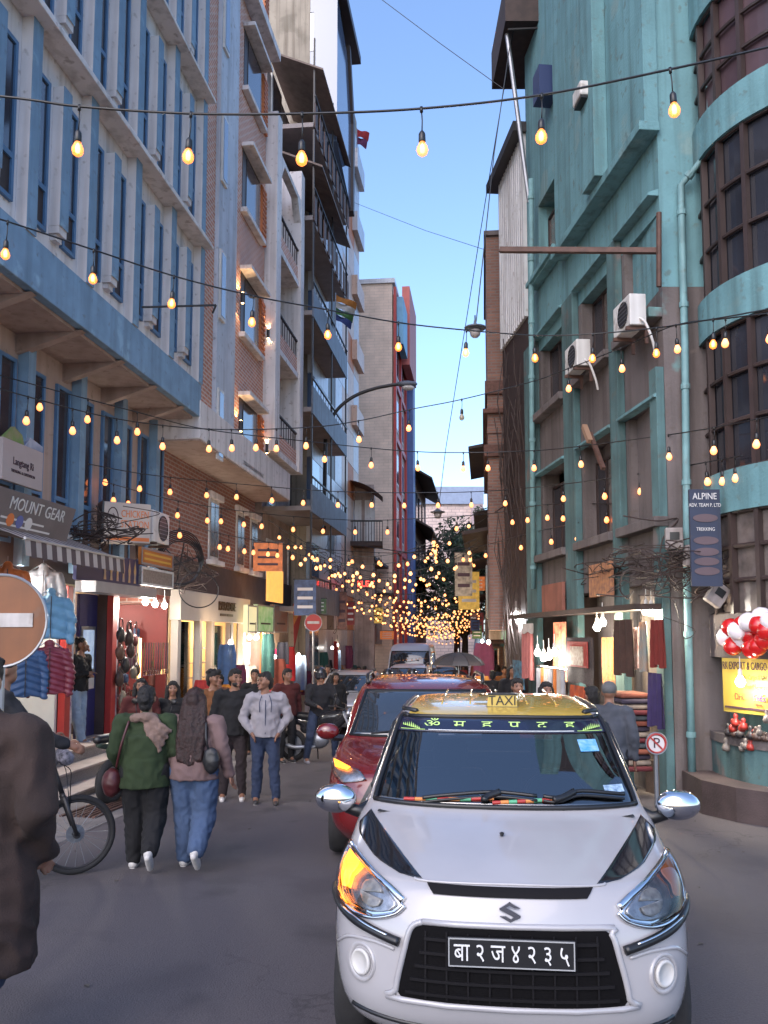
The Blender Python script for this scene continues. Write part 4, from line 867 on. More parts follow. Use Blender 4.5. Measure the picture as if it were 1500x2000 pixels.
# ================================================================ PEOPLE
def cone(mb,p0,r0,p1,r1,fx=1.0,fy=1.0,n=12):
    p0=Vector(p0); p1=Vector(p1); d=p1-p0; L=d.length
    if L<1e-6: mb.ball(p0,(r0*fx,r0*fy,r0),n,8); return
    q=d.to_track_quat('Z','Y').to_matrix(); prof=[]
    for i in range(5): t=-PI/2+PI/2*i/4; prof.append((r0*cos(t),r0*sin(t)))
    for i in range(1,5): t=PI/2*i/4; prof.append((r1*cos(t),L+r1*sin(t)))
    prof.insert(5,(lerp(r0,r1,.5),L*.5))
    vs=[];fs=[]
    for (r,h) in prof:
        for j in range(n):
            a=2*PI*j/n; v=q@Vector((max(r,.0005)*cos(a),max(r,.0005)*sin(a),0)); c=p0+d*(h/L) if L else p0
            vs.append(c+Vector((v.x*fx,v.y*fy,v.z)))
    for i in range(len(prof)-1):
        for j in range(n): fs.append((i*n+j,i*n+(j+1)%n,(i+1)*n+(j+1)%n,(i+1)*n+j))
    fs.append(tuple(range(n))[::-1]); fs.append(tuple(range((len(prof)-1)*n,len(prof)*n))); mb.add(vs,fs)
def drum(mb,z0,z1,r0,r1,fx,fy,c0=(0,0),c1=(0,0),n=20):
    vs=[(c[0]+r*fx*cos(2*PI*j/n),c[1]+r*fy*sin(2*PI*j/n),z) for (z,r,c) in ((z0,r0,c0),(z1,r1,c1)) for j in range(n)]
    mb.add(vs,[(j,(j+1)%n,n+(j+1)%n,n+j) for j in range(n)]+[tuple(range(n))[::-1],tuple(range(n,2*n))])
def skin(name,mb,m,parent,vox=.014,sm=4,fold=0.0,fs=9.0,stretch=(1,1,.6)):
    """one continuous closed surface out of overlapping volumes"""
    me=mb.mesh(name,m); o=bpy.data.objects.new(name,me); COL.objects.link(o)
    r=o.modifiers.new('r','REMESH'); r.mode='VOXEL'; r.voxel_size=vox; r.use_smooth_shade=True
    if sm: s=o.modifiers.new('s','SMOOTH'); s.factor=.5; s.iterations=sm
    bpy.context.view_layer.update()
    nm=bpy.data.meshes.new_from_object(o.evaluated_get(bpy.context.evaluated_depsgraph_get())); bpy.data.objects.remove(o)
    nm.name=name
    if fold:
        ns=[v.normal.copy() for v in nm.vertices]
        for v,nn in zip(nm.vertices,ns):
            c=v.co; k=mnoise.noise(Vector((c.x*fs*stretch[0],c.y*fs*stretch[1],c.z*fs*stretch[2])))+.9*(.45-2*abs(mnoise.noise(Vector((c.x*fs*1.2+c.z*fs*.5,c.y*fs*1.2+5,c.z*fs*1.15-c.x*fs*.6)))))
            v.co=c+nn*(k*fold)
    nm.materials.clear(); nm.materials.append(m); nm.polygons.foreach_set('use_smooth',[True]*len(nm.polygons)); nm.update()
    return put(name,nm,parent)
def cloth(name,c,var=.25,rough=.9,scale=6,**k): return mat(name,c,rough,var=var,scale=scale,bump=.25,bscale=140,**k)
M_SKIN=mat('skin',(.22,.105,.065),.55,var=.15,scale=6); M_HAIR=mat('black hair',(.009,.007,.007),.7,var=.5,scale=40,bump=.5,bscale=120); M_HAIRB=mat('dark brown hair',(.026,.007,.005),.6,var=.55,scale=30,bump=.5,bscale=110)
M_EYE=mat('eye',(.02,.015,.015),.15); M_LIP=mat('lips',(.20,.07,.06),.5); M_SOLE=mat('white shoe',(.55,.52,.50),.6,var=.2,scale=12)
def person(label,loc,rz,h=1.68,top=None,pants=None,shoe=None,hair='short',hairm=None,legs=None,arms=None,lean=(0,0),head=(0,0),build=1.0,topcut='jacket',vox=.014,loose=1.0,hem=.88,group=None,face=True,seat=None,extra=None,beard=False,sleeves=True):
    """faces -y. legs/arms: per side (knee, ankle) / (elbow, wrist) positions for a 1.75 m figure; side 0 = its -x side"""
    P=thing('person',label,'person',loc,rz,group); s=h/1.75; P.scale=(s,s,s); b=build
    dz=seat or 0.0
    hip=[Vector((-.10*b,0,.93+dz)),Vector((.10*b,0,.93+dz))]; pel=Vector((0,0,.97+dz)); lx,ly=lean
    ch=Vector((lx*.7,ly*.7,1.28+dz)); nk=Vector((lx,ly,1.47+dz)); hd=Vector((lx*1.1+head[0]*.02,ly*1.1-.025,1.625+dz))
    sh=[Vector((lx*.95-.195*b,ly*.95,1.405+dz)),Vector((lx*.95+.195*b,ly*.95,1.405+dz))]
    legs=legs or [((-.11,-.02,.50),(-.11,.02,.08)),((.11,-.02,.50),(.11,.02,.08))]
    arms=arms or [((-.27,.03,1.12),(-.27,-.05,.86)),((.27,.03,1.12),(.27,-.05,.86))]
    legs=[(Vector(k),Vector(a)) for k,a in legs]; arms=[(Vector(e)+Vector((lx*.6,ly*.6,dz)),Vector(w_)+Vector((lx*.4,ly*.4,dz))) for e,w_ in arms]
    hz=head[1]; ca,sa=cos(head[0]),sin(head[0])
    def H(x,y,z): return hd+Vector((x*ca-y*sa,x*sa+y*ca,z))+Vector((0,hz*z,0))
    m=MB()
    m.X=None
    cone(m,pel,.13*b,ch,.135*b,1.15,.8); cone(m,ch,.13*b,nk+Vector((0,0,-.06)),.09,1.2,.8); cone(m,nk+Vector((0,0,-.08)),.062,hd+Vector((0,.01,-.06)),.056)
    for k in range(2):
        kn,an=legs[k]; cone(m,hip[k],.085*b,kn,.058*b); cone(m,kn,.056*b,an,.04); cone(m,an,.04,an+Vector((0,-.12,-.05)),.032)
        el,wr=arms[k]; cone(m,sh[k],.055*b,el,.043*b); cone(m,el,.042*b,wr,.028); cone(m,ch+Vector((0,0,.08)),.08,sh[k],.05)
        d=(wr-el).normalized(); sd=-1 if k==0 else 1; side=Vector((0,1,0)).cross(d).normalized() if abs(d.y)<.9 else Vector((1,0,0)); fw=d.cross(side)
        pc=wr+d*.055; cone(m,wr,.027,pc+d*.02,.030,.8,1.0)
        for f in range(4):
            o_=(f-1.5)*.021; L=(.062,.075,.070,.055)[f]; b0=pc+d*.035+fw*o_; kx=b0+d*L*.55; cone(m,b0,.0105,kx,.0098,n=8); cone(m,kx,.0098,kx+d*L*.45-side*.018*sd,.0088,n=8)
        t0=wr+d*.025+fw*.028; cone(m,t0,.012,t0+d*.032+fw*.022,.011,n=8); cone(m,t0+d*.032+fw*.022,.011,t0+d*.062+fw*.022,.009,n=8)
    m.ball(H(0,.01,.02),(.076,.095,.105),16,12); m.ball(H(0,-.022,-.045),(.056,.066,.066),14,10)
    if face:
        cone(m,H(0,-.088,.005),.012,H(0,-.107,-.028),.017,n=8); m.ball(H(0,-.08,-.092),(.026,.022,.02),10,6)
        cone(m,H(-.045,-.077,.033),.014,H(.045,-.077,.033),.014,n=8); m.ball(H(0,-.083,-.062),(.03,.016,.014),10,6)
        for sx in (-1,1): m.ball(H(sx*.045,-.062,-.02),(.026,.03,.03),10,6)
    for sx in (-1,1): m.ball(H(sx*.079,.008,-.005),(.012,.022,.034),8,8)
    skin('body',m,M_SKIN,P,.0095 if vox<.02 else vox*.75,2)
    if face:
        for sx in (-1,1):
            q=MB(); q.ball(H(sx*.032,-.0855,.012),(.014,.007,.007),10,6); q.build('eye',M_EYE,P,smooth=True)
            q=MB(); cone(q,H(sx*.018,-.095,.036),.0045,H(sx*.052,-.083,.036),.0035,n=6); q.build('eyebrow',hairm or M_HAIR,P,smooth=True)
        q=MB(); q.ball(H(0,-.0955,-.063),(.025,.008,.0075),10,6); q.build('mouth',M_LIP,P,smooth=True)
        if beard: q=MB(); q.ball(H(0,-.028,-.075),(.059,.068,.046),14,8); skin('beard',q,M_HAIR,P,.01,2)
    # trousers
    q=MB(); cone(q,pel+Vector((0,0,.06)),.135*b,pel+Vector((0,0,-.06)),.15*b,1.15,.85)
    for k in range(2):
        kn,an=legs[k]; cone(q,hip[k],.112*b*lerp(1,loose,.4),kn,.080*b*loose); cone(q,kn,.080*b*loose,an+Vector((0,0,.02)),.066*loose)
    skin('trousers',q,pants,P,vox,3,.011,10)
    # top
    if top:
        q=MB(); hemz=hem+dz; drum(q,hemz-.02,hemz+.25,.178*b*lerp(1,loose,.3),.172*b,1.16,.92,(0,0),(lx*.35,ly*.35)); drum(q,hemz+.2,1.28+dz,.174*b,.168*b,1.16,.86,(lx*.3,ly*.3),(lx*.7,ly*.7)); cone(q,ch,.165*b,nk+Vector((0,.01,-.085)),.105,1.25,.8); cone(q,nk+Vector((0,.01,-.10)),.085,nk+Vector((0,.012,-.01)),.068)
        for k in range(2):
            el,wr=arms[k]; cone(q,ch+Vector((0,0,.10)),.10,sh[k],.078*b)
            cone(q,sh[k],.082*b,el,.066*b)
            if sleeves: cone(q,el,.066*b,wr-(wr-el).normalized()*.01,.047*b)
        if topcut=='coat':
            cone(q,Vector((0,0,hemz)),.20*b,Vector((0,0,hemz+.5)),.18*b,1.2,.9)
        if topcut=='hood': cone(q,nk+Vector((-.07,.06,-.03)),.055,nk+Vector((.07,.06,-.03)),.055); cone(q,nk+Vector((0,.09,-.06)),.06,nk+Vector((0,.07,0)),.05)
        skin('top',q,top,P,vox,3,.014,8)
    for k in range(2):
        kn,an=legs[k]; d=(an-kn).normalized(); q=MB(); fwd=Vector((0,-1,0)); lift=an.z>.13
        f=(fwd-d*fwd.dot(d)).normalized() if lift else fwd
        dn=d if lift else Vector((0,0,-1))
        heel=an+dn*.045-f*.03; toe=an+dn*.055+f*.155; cone(q,heel,.045,toe,.036,1,1); cone(q,an,.045,heel+f*.06,.047)
        so_=skin('shoe',q,shoe or M_SOLE,P,max(vox*.8,.012),2)
        q=MB(); cone(q,heel+dn*.034,.034,toe+dn*.022,.032); skin('sole',q,M_SOLE,so_,max(vox*.8,.012),1)
    # hair
    hm=hairm or M_HAIR; q=MB()
    if hair=='helmet':
        q.ball(H(0,.012,.035),(.125,.145,.135),20,14); ho=skin('helmet',q,mat('helmet shell',(.02,.02,.022),.18,coat=.7),P,.014,2)
        q=MB(); q.grid(lambda u,v:H(.132*cos(PI*(1.12+.76*u)),.012+.152*sin(PI*(1.12+.76*u)),.06-.10*v),12,4); q.build('visor',M_CARGL,ho,smooth=True)
    elif hair=='beanie':
        q.ball(H(0,.012,.045),(.092,.11,.09),16,10); skin('beanie',q,cloth('grey beanie wool',(.10,.10,.10)),P,.012,2,.003,30)
    elif hair:
        q.ball(H(0,.022,.045),(.086,.100,.092),16,12); q.ball(H(0,.05,.0),(.082,.077,.095),14,10); q.ball(H(0,.062,-.06),(.066,.052,.062),12,8); cone(q,H(-.045,-.05,.088),.027,H(.045,-.05,.088),.027)
        if hair=='messy':
            for k in range(14): a=random.uniform(0,2*PI); q.ball(H(.07*cos(a),.02+.085*sin(a),.07+random.uniform(-.01,.05)),random.uniform(.025,.042),8,6)
        if hair=='long':
            for k in range(7):
                t=(k-3)/3; cone(q,H(t*.075,.055-.02*abs(t),.02),.045,Vector((lx+t*.115,ly+.135-.03*abs(t),1.28+dz)),.052); cone(q,Vector((lx+t*.115,ly+.135-.03*abs(t),1.28+dz)),.052,Vector((lx*.5+t*.10,.165,1.02+dz+.05*abs(t))),.028)
        if hair=='shoulder':
            for t in (-1,-.5,.5,1): cone(q,H(t*.08,.02,.02),.04,H(t*.105,.02+.04*(1-abs(t)),-.19),.035)
        if hair=='bun': q.ball(H(.0,.105,.0),(.05,.045,.05),10,8)
        skin('hair',q,hm,P,.010,1,.008,30,(1,1,.22))
    if extra: extra(P,dict(H=H,sh=sh,arms=arms,nk=nk,ch=ch,legs=legs))
    return P
def ground_at(px,py): g=gnd(px,py); return (g.x,g.y,gz(g.y))
J_BLUE=cloth('blue denim',(.055,.09,.17)); J_DARK=cloth('dark indigo denim',(.022,.035,.075)); K_BLK=cloth('black cloth',(.007,.0065,.008)); K_GREEN=cloth('moss green wool',(.020,.036,.011)); K_BEIGE=cloth('dusty pink fleece',(.16,.10,.095)); K_GREYH=cloth('light grey fleece',(.28,.26,.28)); K_RUST=cloth('rust brown corduroy',(.16,.06,.02)); K_MAROON=cloth('maroon cloth',(.07,.010,.009)); K_COAT=cloth('brown wool coat',(.030,.016,.013),.35); K_NAVY=cloth('black puffer',(.010,.010,.014)); K_SHOE=mat('dark shoe',(.03,.028,.03),.6)
def strap_bag(col,bag,p0,p1,bc,r):
    def f(P,j):
        q=MB(); q.tube(catmull([p0,(lerp(p0[0],p1[0],.5),lerp(p0[1],p1[1],.5)+.06,lerp(p0[2],p1[2],.5)),p1],6),.013,6); b_=put('shoulder_bag',None,P) if False else None
        q2=MB(); q2.ball(bc,r,14,10); bo=skin('shoulder_bag',q2,mat('bag '+bag,col,.45,var=.3,scale=8),P,.014,2,.008,10); q.build('strap',MATS['bag '+bag],bo,smooth=True)
    return f
def walk(l,fwd=.18,lift=True):
    """legs mid-stride, side l trailing with its heel raised (figure walks along -y)"""
    L=[None,None]; sg=-1 if l==0 else 1
    L[l]=((sg*.11,-.02,.50),(sg*.11,.26,.22) if lift else (sg*.11,.20,.10)); L[1-l]=((-sg*.10,-.09,.50),(-sg*.10,-.07,.08)); return L
g=ground_at(278,1697)
def scarf(P,j):
    q=MB(); n=j['nk']; q.tube(catmull([n+Vector((-.12,-.02,-.05)),n+Vector((-.06,.09,-.01)),n+Vector((.06,.09,-.02)),n+Vector((.13,0,-.04)),n+Vector((.05,-.10,-.05)),n+Vector((-.08,-.10,-.05)),n+Vector((-.12,-.02,-.05))],5),.045,8)
    for k_ in range(4): o_=Vector((.035*k_,.012*(k_%2),-.035*k_)); q.tube(catmull([n+Vector((-.08,.08,.0))+o_*.6,n+Vector((-.15,.12,-.07))+o_,n+Vector((-.21,.13,-.12))+o_,n+Vector((-.27,.10,-.15-.03*k_))+o_],5),.026,8)
    skin('scarf',q,cloth('taupe scarf',(.20,.13,.105),.35,scale=20),P,.013,2,.010,16)
    strap_bag((.07,.012,.014),'maroon',(.14,.10,1.42),(.25,.10,.98),(.30,.04,.83),(.10,.11,.14))(P,j)
person('woman in moss green sweater and taupe scarf with a maroon shoulder bag, walking away',g,R(184),1.62,K_GREEN,K_BLK,M_SOLE,'bun',legs=walk(0),arms=[((-.30,.02,1.13),(-.27,-.14,1.0)),((.28,.06,1.12),(.25,-.08,.95))],build=1.12,loose=1.25,hem=.80,face=False,extra=scarf,head=(0,0))
g=ground_at(375,1694)
person('woman with very long auburn brown hair, pink fleece and blue jeans, walking away',g,R(176),1.60,K_BEIGE,J_BLUE,M_SOLE,'long',M_HAIRB,legs=walk(0),arms=[((-.30,.05,1.14),(-.36,-.02,.90)),((.26,.02,1.12),(.24,-.10,.92))],build=1.12,loose=1.35,hem=.88,face=False,extra=strap_bag((.012,.012,.014),'black',(-.15,.12,1.42),(-.20,.16,1.12),(-.22,.17,1.06),(.09,.05,.13)))
g=ground_at(517,1568)
def hoodie(P,j):
    q=MB(); q.tube([(0,-.155,1.38),(0,-.16,1.1),(0,-.152,.93)],.006,6); q.build('zip',J_DARK,P)
    for sx in (-1,1): q=MB(); q.tube(catmull([(sx*.05,-.11,1.44),(sx*.08,-.155,1.34),(sx*.075,-.165,1.22)],5),.006,6); q.build('drawstring',J_DARK,P)
person('man in light grey zip hoodie and dark jeans with hands in his pockets',g,R(6),1.70,K_GREYH,J_DARK,K_SHOE,'short',legs=[((-.10,-.03,.50),(-.12,.0,.08)),((.12,-.06,.50),(.15,-.10,.08))],arms=[((-.31,.05,1.14),(-.19,-.08,.95)),((.31,.05,1.14),(.19,-.08,.95))],topcut='hood',extra=hoodie,head=(-.9,0),hem=.90)
g=ground_at(455,1562)
person('bearded man in black jacket and trousers with white sneakers',g,R(8),1.74,K_BLK,cloth('dark maroon black trousers',(.02,.012,.014)),M_SOLE,'short',legs=[((-.11,-.02,.50),(-.14,.0,.08)),((.10,-.05,.50),(.12,-.03,.08))],head=(.5,0),beard=True)
g=ground_at(412,1548)
person('man in rust brown jacket with tousled black hair, talking',g,R(20),1.72,K_RUST,K_BLK,K_SHOE,'messy',head=(.7,0),legs=walk(1,lift=False))
for (px,py,Y,lab,top,hr,rz,h) in ((275,1345,12.6,'woman with black hair and pale face behind the green sweater woman',K_MAROON,'shoulder',.3,1.6),(337,1372,12.9,'young woman with shoulder length black hair in a black jacket',K_BLK,'shoulder',.25,1.55),(428,1362,16.5,'woman with hair tied back partly hidden behind the rust jacket man',K_MAROON,'bun',-.5,1.6),(497,1345,17.5,'person in black standing behind the grey hoodie man',K_BLK,'short',.2,1.68),(560,1355,16.2,'man in maroon robe walking beside the parked motorcycle',K_MAROON,'short',.6,1.7),(1010,1350,11.5,'man with cropped dark hair standing beyond the taxi roof',cloth('dark olive cloth',(.05,.045,.035)),'short',.1,1.62),(1066,1352,11.2,'woman with glasses and dark hair standing by the scarf rail',K_MAROON,'shoulder',.15,1.58)):
    p=at(px,py,Y); person(lab,(p.x,Y,gz(Y)),rz,h,top,K_BLK,K_SHOE,hr,vox=.022)
p=at(1190,1380,9.6); person('person in grey beanie and slate jacket seen from behind, at the stall',(p.x,9.6,gz(9.6)),R(160),1.62,cloth('slate jacket',(.055,.06,.075)),K_BLK,K_SHOE,'beanie',face=False,vox=.018)
p=at(1158,1385,9.9); person('person with dark hair bent towards the stall beside the grey beanie',(p.x,9.9,gz(9.9)),R(200),1.56,K_BLK,K_BLK,K_SHOE,'short',face=False,vox=.02)
# man leaning in the doorway
frS=lineframe(LX-LOW,LM,9.0)
x_,z_=frS.p(155,1452,.02); w_=frS.w(x_,.10,z_)
person('man in black jacket and pale jeans leaning in the red framed doorway, head bowed',(w_.x,w_.y,w_.z),R(75),1.68,K_BLK,cloth('pale blue denim',(.25,.33,.44)),mat('grey sneaker',(.22,.22,.26),.6),'messy',legs=[((-.08,-.06,.50),(-.06,-.16,.08)),((.10,-.03,.50),(.10,-.04,.08))],arms=[((-.24,-.02,1.14),(-.04,-.20,1.16)),((.24,-.02,1.14),(.06,-.20,1.12))],lean=(0,-.06),head=(0,.55),loose=1.2,vox=.016)
# foreground man in the long brown coat
g=(-1.89,4.1,gz(4.1))
def coat(P,j):
    q=MB()
    drum(q,.44,.80,.245,.245,1.15,.95); drum(q,.78,.98,.245,.222,1.15,.95); drum(q,.95,1.30,.216,.225,1.15,.84); cone(q,(0,0,.98),.19,(0,.0,1.28),.215,1.2,.8); cone(q,(0,0,1.28),.21,(0,.0,1.40),.12,1.45,.85); cone(q,(0,.0,1.40),.10,(0,.01,1.50),.082)
    for k,sg in ((0,-1),(1,1)):
        cone(q,(sg*.10,0,1.40),.10,(sg*.235,.0,1.395),.095); cone(q,(sg*.235,0,1.395),.098,(sg*.325,.05,1.11),.088); cone(q,(sg*.31,.05,1.10),.082,(sg*.26,-.12,.90),.068)
    skin('long_coat',q,K_COAT,P,.014,3,.020,6,(1,1,.25))
person('man in a long brown wool coat standing with his back turned',g,R(172),1.88,None,J_DARK,K_SHOE,'short',arms=[((-.30,.05,1.12),(-.24,-.14,.90)),((.30,.05,1.12),(.24,-.14,.90))],legs=walk(0),face=False,extra=coat,build=1.15)
# ---------------------------------------------------------------- bicycle and its rider
def bicycle(loc,rz):
    t=thing('bicycle','mountain bike with a knobbly front wheel and rolled bag on its handlebar','bicycle',loc,rz)
    for wx in (0,1.05):
        q=MB(); n=36; r=.315
        q.grid(lambda u,v:(wx+(r+.026*cos(2*PI*v))*cos(2*PI*u),.026*sin(2*PI*v),.341+(r+.026*cos(2*PI*v))*sin(2*PI*u)),n,9,True); wo=q.build('wheel',M_TYRE,t,smooth=True)
        q=MB(); q.grid(lambda u,v:(wx+(r-.028+.012*cos(2*PI*v))*cos(2*PI*u),.012*sin(2*PI*v),.341+(r-.028+.012*cos(2*PI*v))*sin(2*PI*u)),n,7,True); q.build('rim',M_IRON,wo,smooth=True)
        for k in range(20):
            a=2*PI*k/20; q=MB(); q.tube([(wx+.02*cos(a+.8),.025*(-1)**k,.341+.02*sin(a+.8)),(wx+.285*cos(a),0,.341+.285*sin(a))],.0022,4); q.build('spoke',M_STEEL,wo)
        q=MB(); q.lathe([(.03,-.05),(.03,.05)],(wx,0,.341),1,10); q.build('hub',M_IRON,wo)
        q=MB(); q.lathe([(.08,.03),(.08,.034)],(wx,0,.341),1,18); q.build('brake_disc',M_STEEL,wo)
    fr=[((1.05,.0,.341),(.85,0,.92)),((.47,0,.33),(.87,0,.80)),((.47,0,.33),(.32,0,.88)),((.36,0,.78),(.86,0,.86)),((0,.05,.341),(.47,.03,.33)),((0,-.05,.341),(.47,-.03,.33)),((0,.05,.341),(.35,.02,.76)),((0,-.05,.341),(.35,-.02,.76))]
    q=MB()
    for k,(a,b) in enumerate(fr): 
        if k: q.tube([a,b],.02 if k<4 else .011,8)
    q.build('frame',M_IRON,t,smooth=True)
    for sy in (-.055,.055):
        q=MB(); q.tube([(1.05,sy,.341),(.93,sy,.68)],[.016,.024],8); q.tube([(.93,sy,.68),(.92,0,.70)],.02,8); q.build('fork_leg',M_IRON,t,smooth=True)
    q=MB(); q.tube([(.93,0,.68),(.83,0,.98)],.022,8); q.tube(catmull([(.80,-.34,1.0),(.84,-.2,1.0),(.85,0,.98),(.84,.2,1.0),(.80,.34,1.0)],4),.014,8); hb=q.build('handlebar',M_IRON,t,smooth=True)
    for sy in (-1,1): q=MB(); q.tube([(.81,sy*.24,1.0),(.79,sy*.36,1.0)],.02,8); q.build('grip',M_BLKP,hb); q=MB(); q.tube(catmull([(.86,sy*.22,.99),(.96,sy*.15,.92),(.98,sy*.06,.75),(1.0,.02,.5)],4),.004,5); q.build('brake_cable',M_BLKP,hb)
    q=MB(); q.lathe([(.0,-.15),(.06,-.15),(.065,0),(.06,.15),(0,.15)],(.93,0,1.02),1,14); q.build('handlebar_bag',mat('checked bag cloth',(.25,.23,.27),.8,col2=(.02,.02,.025),scale=28),t,smooth=True)
    q=MB(); q.ball((.28,0,.92),(.13,.07,.03),12,6); q.tube([(.32,0,.88),(.30,0,.92)],.015,6); q.build('saddle',M_BLKP,t,smooth=True)
    q=MB(); q.lathe([(.09,-.045),(.09,-.04)],(.47,0,.33),1,24); q.tube([(.47,-.06,.33),(.53,-.07,.18)],.012,6); q.tube([(.47,.06,.33),(.41,.07,.48)],.012,6); q.build('crankset',M_IRON,t)
    for (x,z,y) in ((.53,.18,-.13),(.41,.48,.13)): q=MB(); q.box(x-.05,y-.05,z-.012,x+.05,y+.05,z+.012); q.build('pedal',M_BLKP,t)
    q=MB(); q.tube([(.47,-.05,.42),(0,-.05,.385)],.006,5); q.tube([(.47,-.05,.24),(0,-.05,.30)],.006,5); q.build('chain',M_IRON,t)
    return t
g=gnd(146,1708); a=R(30); bl=(g.x-1.05*cos(a),g.y-1.05*sin(a),gz(g.y))
bicycle(bl,a)
def rucksack(P,j):
    q=MB(); q.ball((0,.20,1.22),(.15,.09,.22),14,10); bo=skin('rucksack',q,mat('black nylon',(.016,.016,.02),.5,var=.3),P,.014,2,.008,9)
    for sx in (-1,1): q=MB(); q.tube(catmull([(sx*.13,.13,1.40),(sx*.15,-.02,1.46),(sx*.15,-.16,1.30)],5),.022,6); q.build('strap',MATS['black nylon'],bo,smooth=True)
c=Vector((bl[0]+.33*cos(a),bl[1]+.33*sin(a),bl[2]))
person('cyclist in black jacket and rucksack riding the mountain bike',c,a+R(90),1.82,K_NAVY,K_BLK,mat('striped dark sneaker',(.05,.05,.055),.6,col2=(.4,.38,.36),scale=30),'short',legs=[((-.13,-.40,.62),(-.13,-.22,.24)),((.13,-.42,.72),(.13,-.12,.53))],arms=[((-.30,-.25,1.14),(-.33,-.50,1.04)),((.30,-.25,1.14),(.33,-.50,1.04))],lean=(0,-.07),face=False,seat=.08,extra=rucksack)
# ---------------------------------------------------------------- motorcycles
def motorcycle(label,loc,rz,body,group=None):
    t=thing('motorcycle',label,'motorcycle',loc,rz,group)
    for wx in (0,1.28):
        q=MB(); n=24; r=.24; q.grid(lambda u,v:(wx+(r+.055*cos(2*PI*v))*cos(2*PI*u),.055*sin(2*PI*v),.295+(r+.055*cos(2*PI*v))*sin(2*PI*u)),n,9,True); wo=q.build('wheel',M_TYRE,t,smooth=True)
        q=MB(); q.lathe([(.19,-.02),(.19,.02)],(wx,0,.295),1,20)
        q.build('rim',M_STEEL,wo)
    q=MB(); cone(q,(.25,0,.62),.11,(.62,0,.80),.15,1,.8); cone(q,(.62,0,.80),.15,(.92,0,.86),.12,1,.8); cone(q,(-.25,0,.80),.06,(.3,0,.72),.10,1,1); cone(q,(.85,0,.7),.10,(1.0,0,.86),.12,1,1); skin('bodywork',q,body,t,.02,3)
    q=MB(); q.ball((.5,0,.42),(.22,.15,.17),12,8); q.tube([(.5,-.14,.30),(.1,-.17,.28),(-.35,-.17,.38)],[.03,.04,.05],8); q.build('engine',M_STEEL,t,smooth=True)
    q=MB(); cone(q,(-.30,0,.86),.06,(.40,0,.82),.10,1,1.1); skin('seat',q,M_BLKP,t,.02,2)
    for sy in (-.09,.09): q=MB(); q.tube([(1.28,sy,.295),(1.02,sy,.95)],.022,8); q.build('fork_leg',M_STEEL,t,smooth=True)
    q=MB(); q.tube(catmull([(.84,-.36,1.06),(.96,-.24,1.04),(1.02,0,.98),(.96,.24,1.04),(.84,.36,1.06)],4),.014,8); hb=q.build('handlebar',M_IRON,t,smooth=True)
    for sy in (-1,1):
        q=MB(); q.tube([(.94,sy*.26,1.04),(.96,sy*.30,1.22)],.007,6); q.ball((.96,sy*.31,1.25),(.02,.06,.04),10,6); q.build('mirror',M_BLKP,hb,smooth=True)
    q=MB(); q.ball((1.10,0,.90),(.08,.10,.10),12,8); q.build('headlamp',M_BOWL,t,smooth=True)
    q=MB(); q.grid(lambda u,v:(1.28+.34*cos(PI*(.15+.7*u)),-.08+.16*v,.295+.34*sin(PI*(.15+.7*u))),10,3); q.build('mudguard',body,t,smooth=True)
    q=MB(); q.tube([(.45,.1,.25),(.40,.25,.03)],.012,6); q.build('side_stand',M_IRON,t)
    return t
M_MOTO=mat('black motorcycle paint',(.02,.02,.024),.2,coat=.8)
g=gnd(572,1487); motorcycle('black motorcycle stopped across the road by its helmeted rider',(g.x,g.y,gz(g.y)),R(-18),M_MOTO)
p=gnd(598,1490); person('motorcycle rider in black padded jacket and open helmet astride the black motorcycle',(g.x+.50,g.y-.12,gz(g.y)),R(20),1.70,K_NAVY,J_DARK,mat('grey sneaker',(.22,.22,.26)),'helmet',legs=[((-.24,-.16,.52),(-.26,-.02,.08)),((.24,-.20,.54),(.28,-.10,.12))],arms=[((-.28,-.14,1.14),(-.16,-.36,1.08)),((.28,-.16,1.14),(.20,-.38,1.08))],vox=.018)
for (px,Y,lab) in ((757,17.6,'motorcyclist in khaki jacket and dark helmet riding towards the red SUV'),(806,18.3,'motorcyclist in black jacket and visored helmet riding towards the red SUV')):
    p=at(px,1330,Y); motorcycle('motorcycle under the khaki jacketed rider' if px<780 else 'motorcycle under the black jacketed rider',(p.x,Y+.5,gz(Y)),R(-90),M_MOTO)
    person(lab,(p.x,Y+.35,gz(Y)),0,1.7,cloth('khaki cloth',(.14,.09,.05)) if px<780 else K_BLK,K_BLK,K_SHOE,'helmet',legs=[((-.26,-.34,.66),(-.24,-.22,.30)),((.26,-.34,.66),(.24,-.22,.30))],arms=[((-.32,-.2,1.16),(-.33,-.46,1.02)),((.32,-.2,1.16),(.33,-.46,1.02))],seat=-.06,vox=.024)
# parked motorbike by the steps: only a wheel shows behind the walkers
g=gnd(215,1572); motorcycle('parked motorcycle with a pale alloy wheel beside the stone steps',(g.x,g.y,gz(g.y)),R(72),mat('dark green moto paint',(.03,.05,.035),.25,coat=.6))
# cycle rickshaw with umbrella
p=at(893,1330,16.5); t=thing('umbrella','black umbrella open over the rickshaw driver','umbrella',(p.x+.02,16.4,gz(16.4)))
for k in range(10):
    q=MB(); a0,a1=2*PI*k/10,2*PI*(k+1)/10
    q.grid(lambda u,v:(.50*sin(v*1.35)*cos(lerp(a0,a1,u))*(1-.06*sin(PI*u)),.50*sin(v*1.35)*sin(lerp(a0,a1,u))*(1-.06*sin(PI*u)),1.70+.30*cos(v*1.35)),5,8); q.build('canopy_panel',mat('umbrella cloth',(.035,.032,.036),.6,var=.2),t,smooth=True)
    q=MB(); q.tube([(.505*sin(v*1.35/6)*cos(a0),.505*sin(v*1.35/6)*sin(a0),1.703+.30*cos(v*1.35/6)) for v in range(7)],.006,4); q.build('rib',M_IRON,t)
q=MB(); q.tube([(0,0,1.0),(0,0,2.08)],.012,6); q.build('shaft',M_STEEL,t)
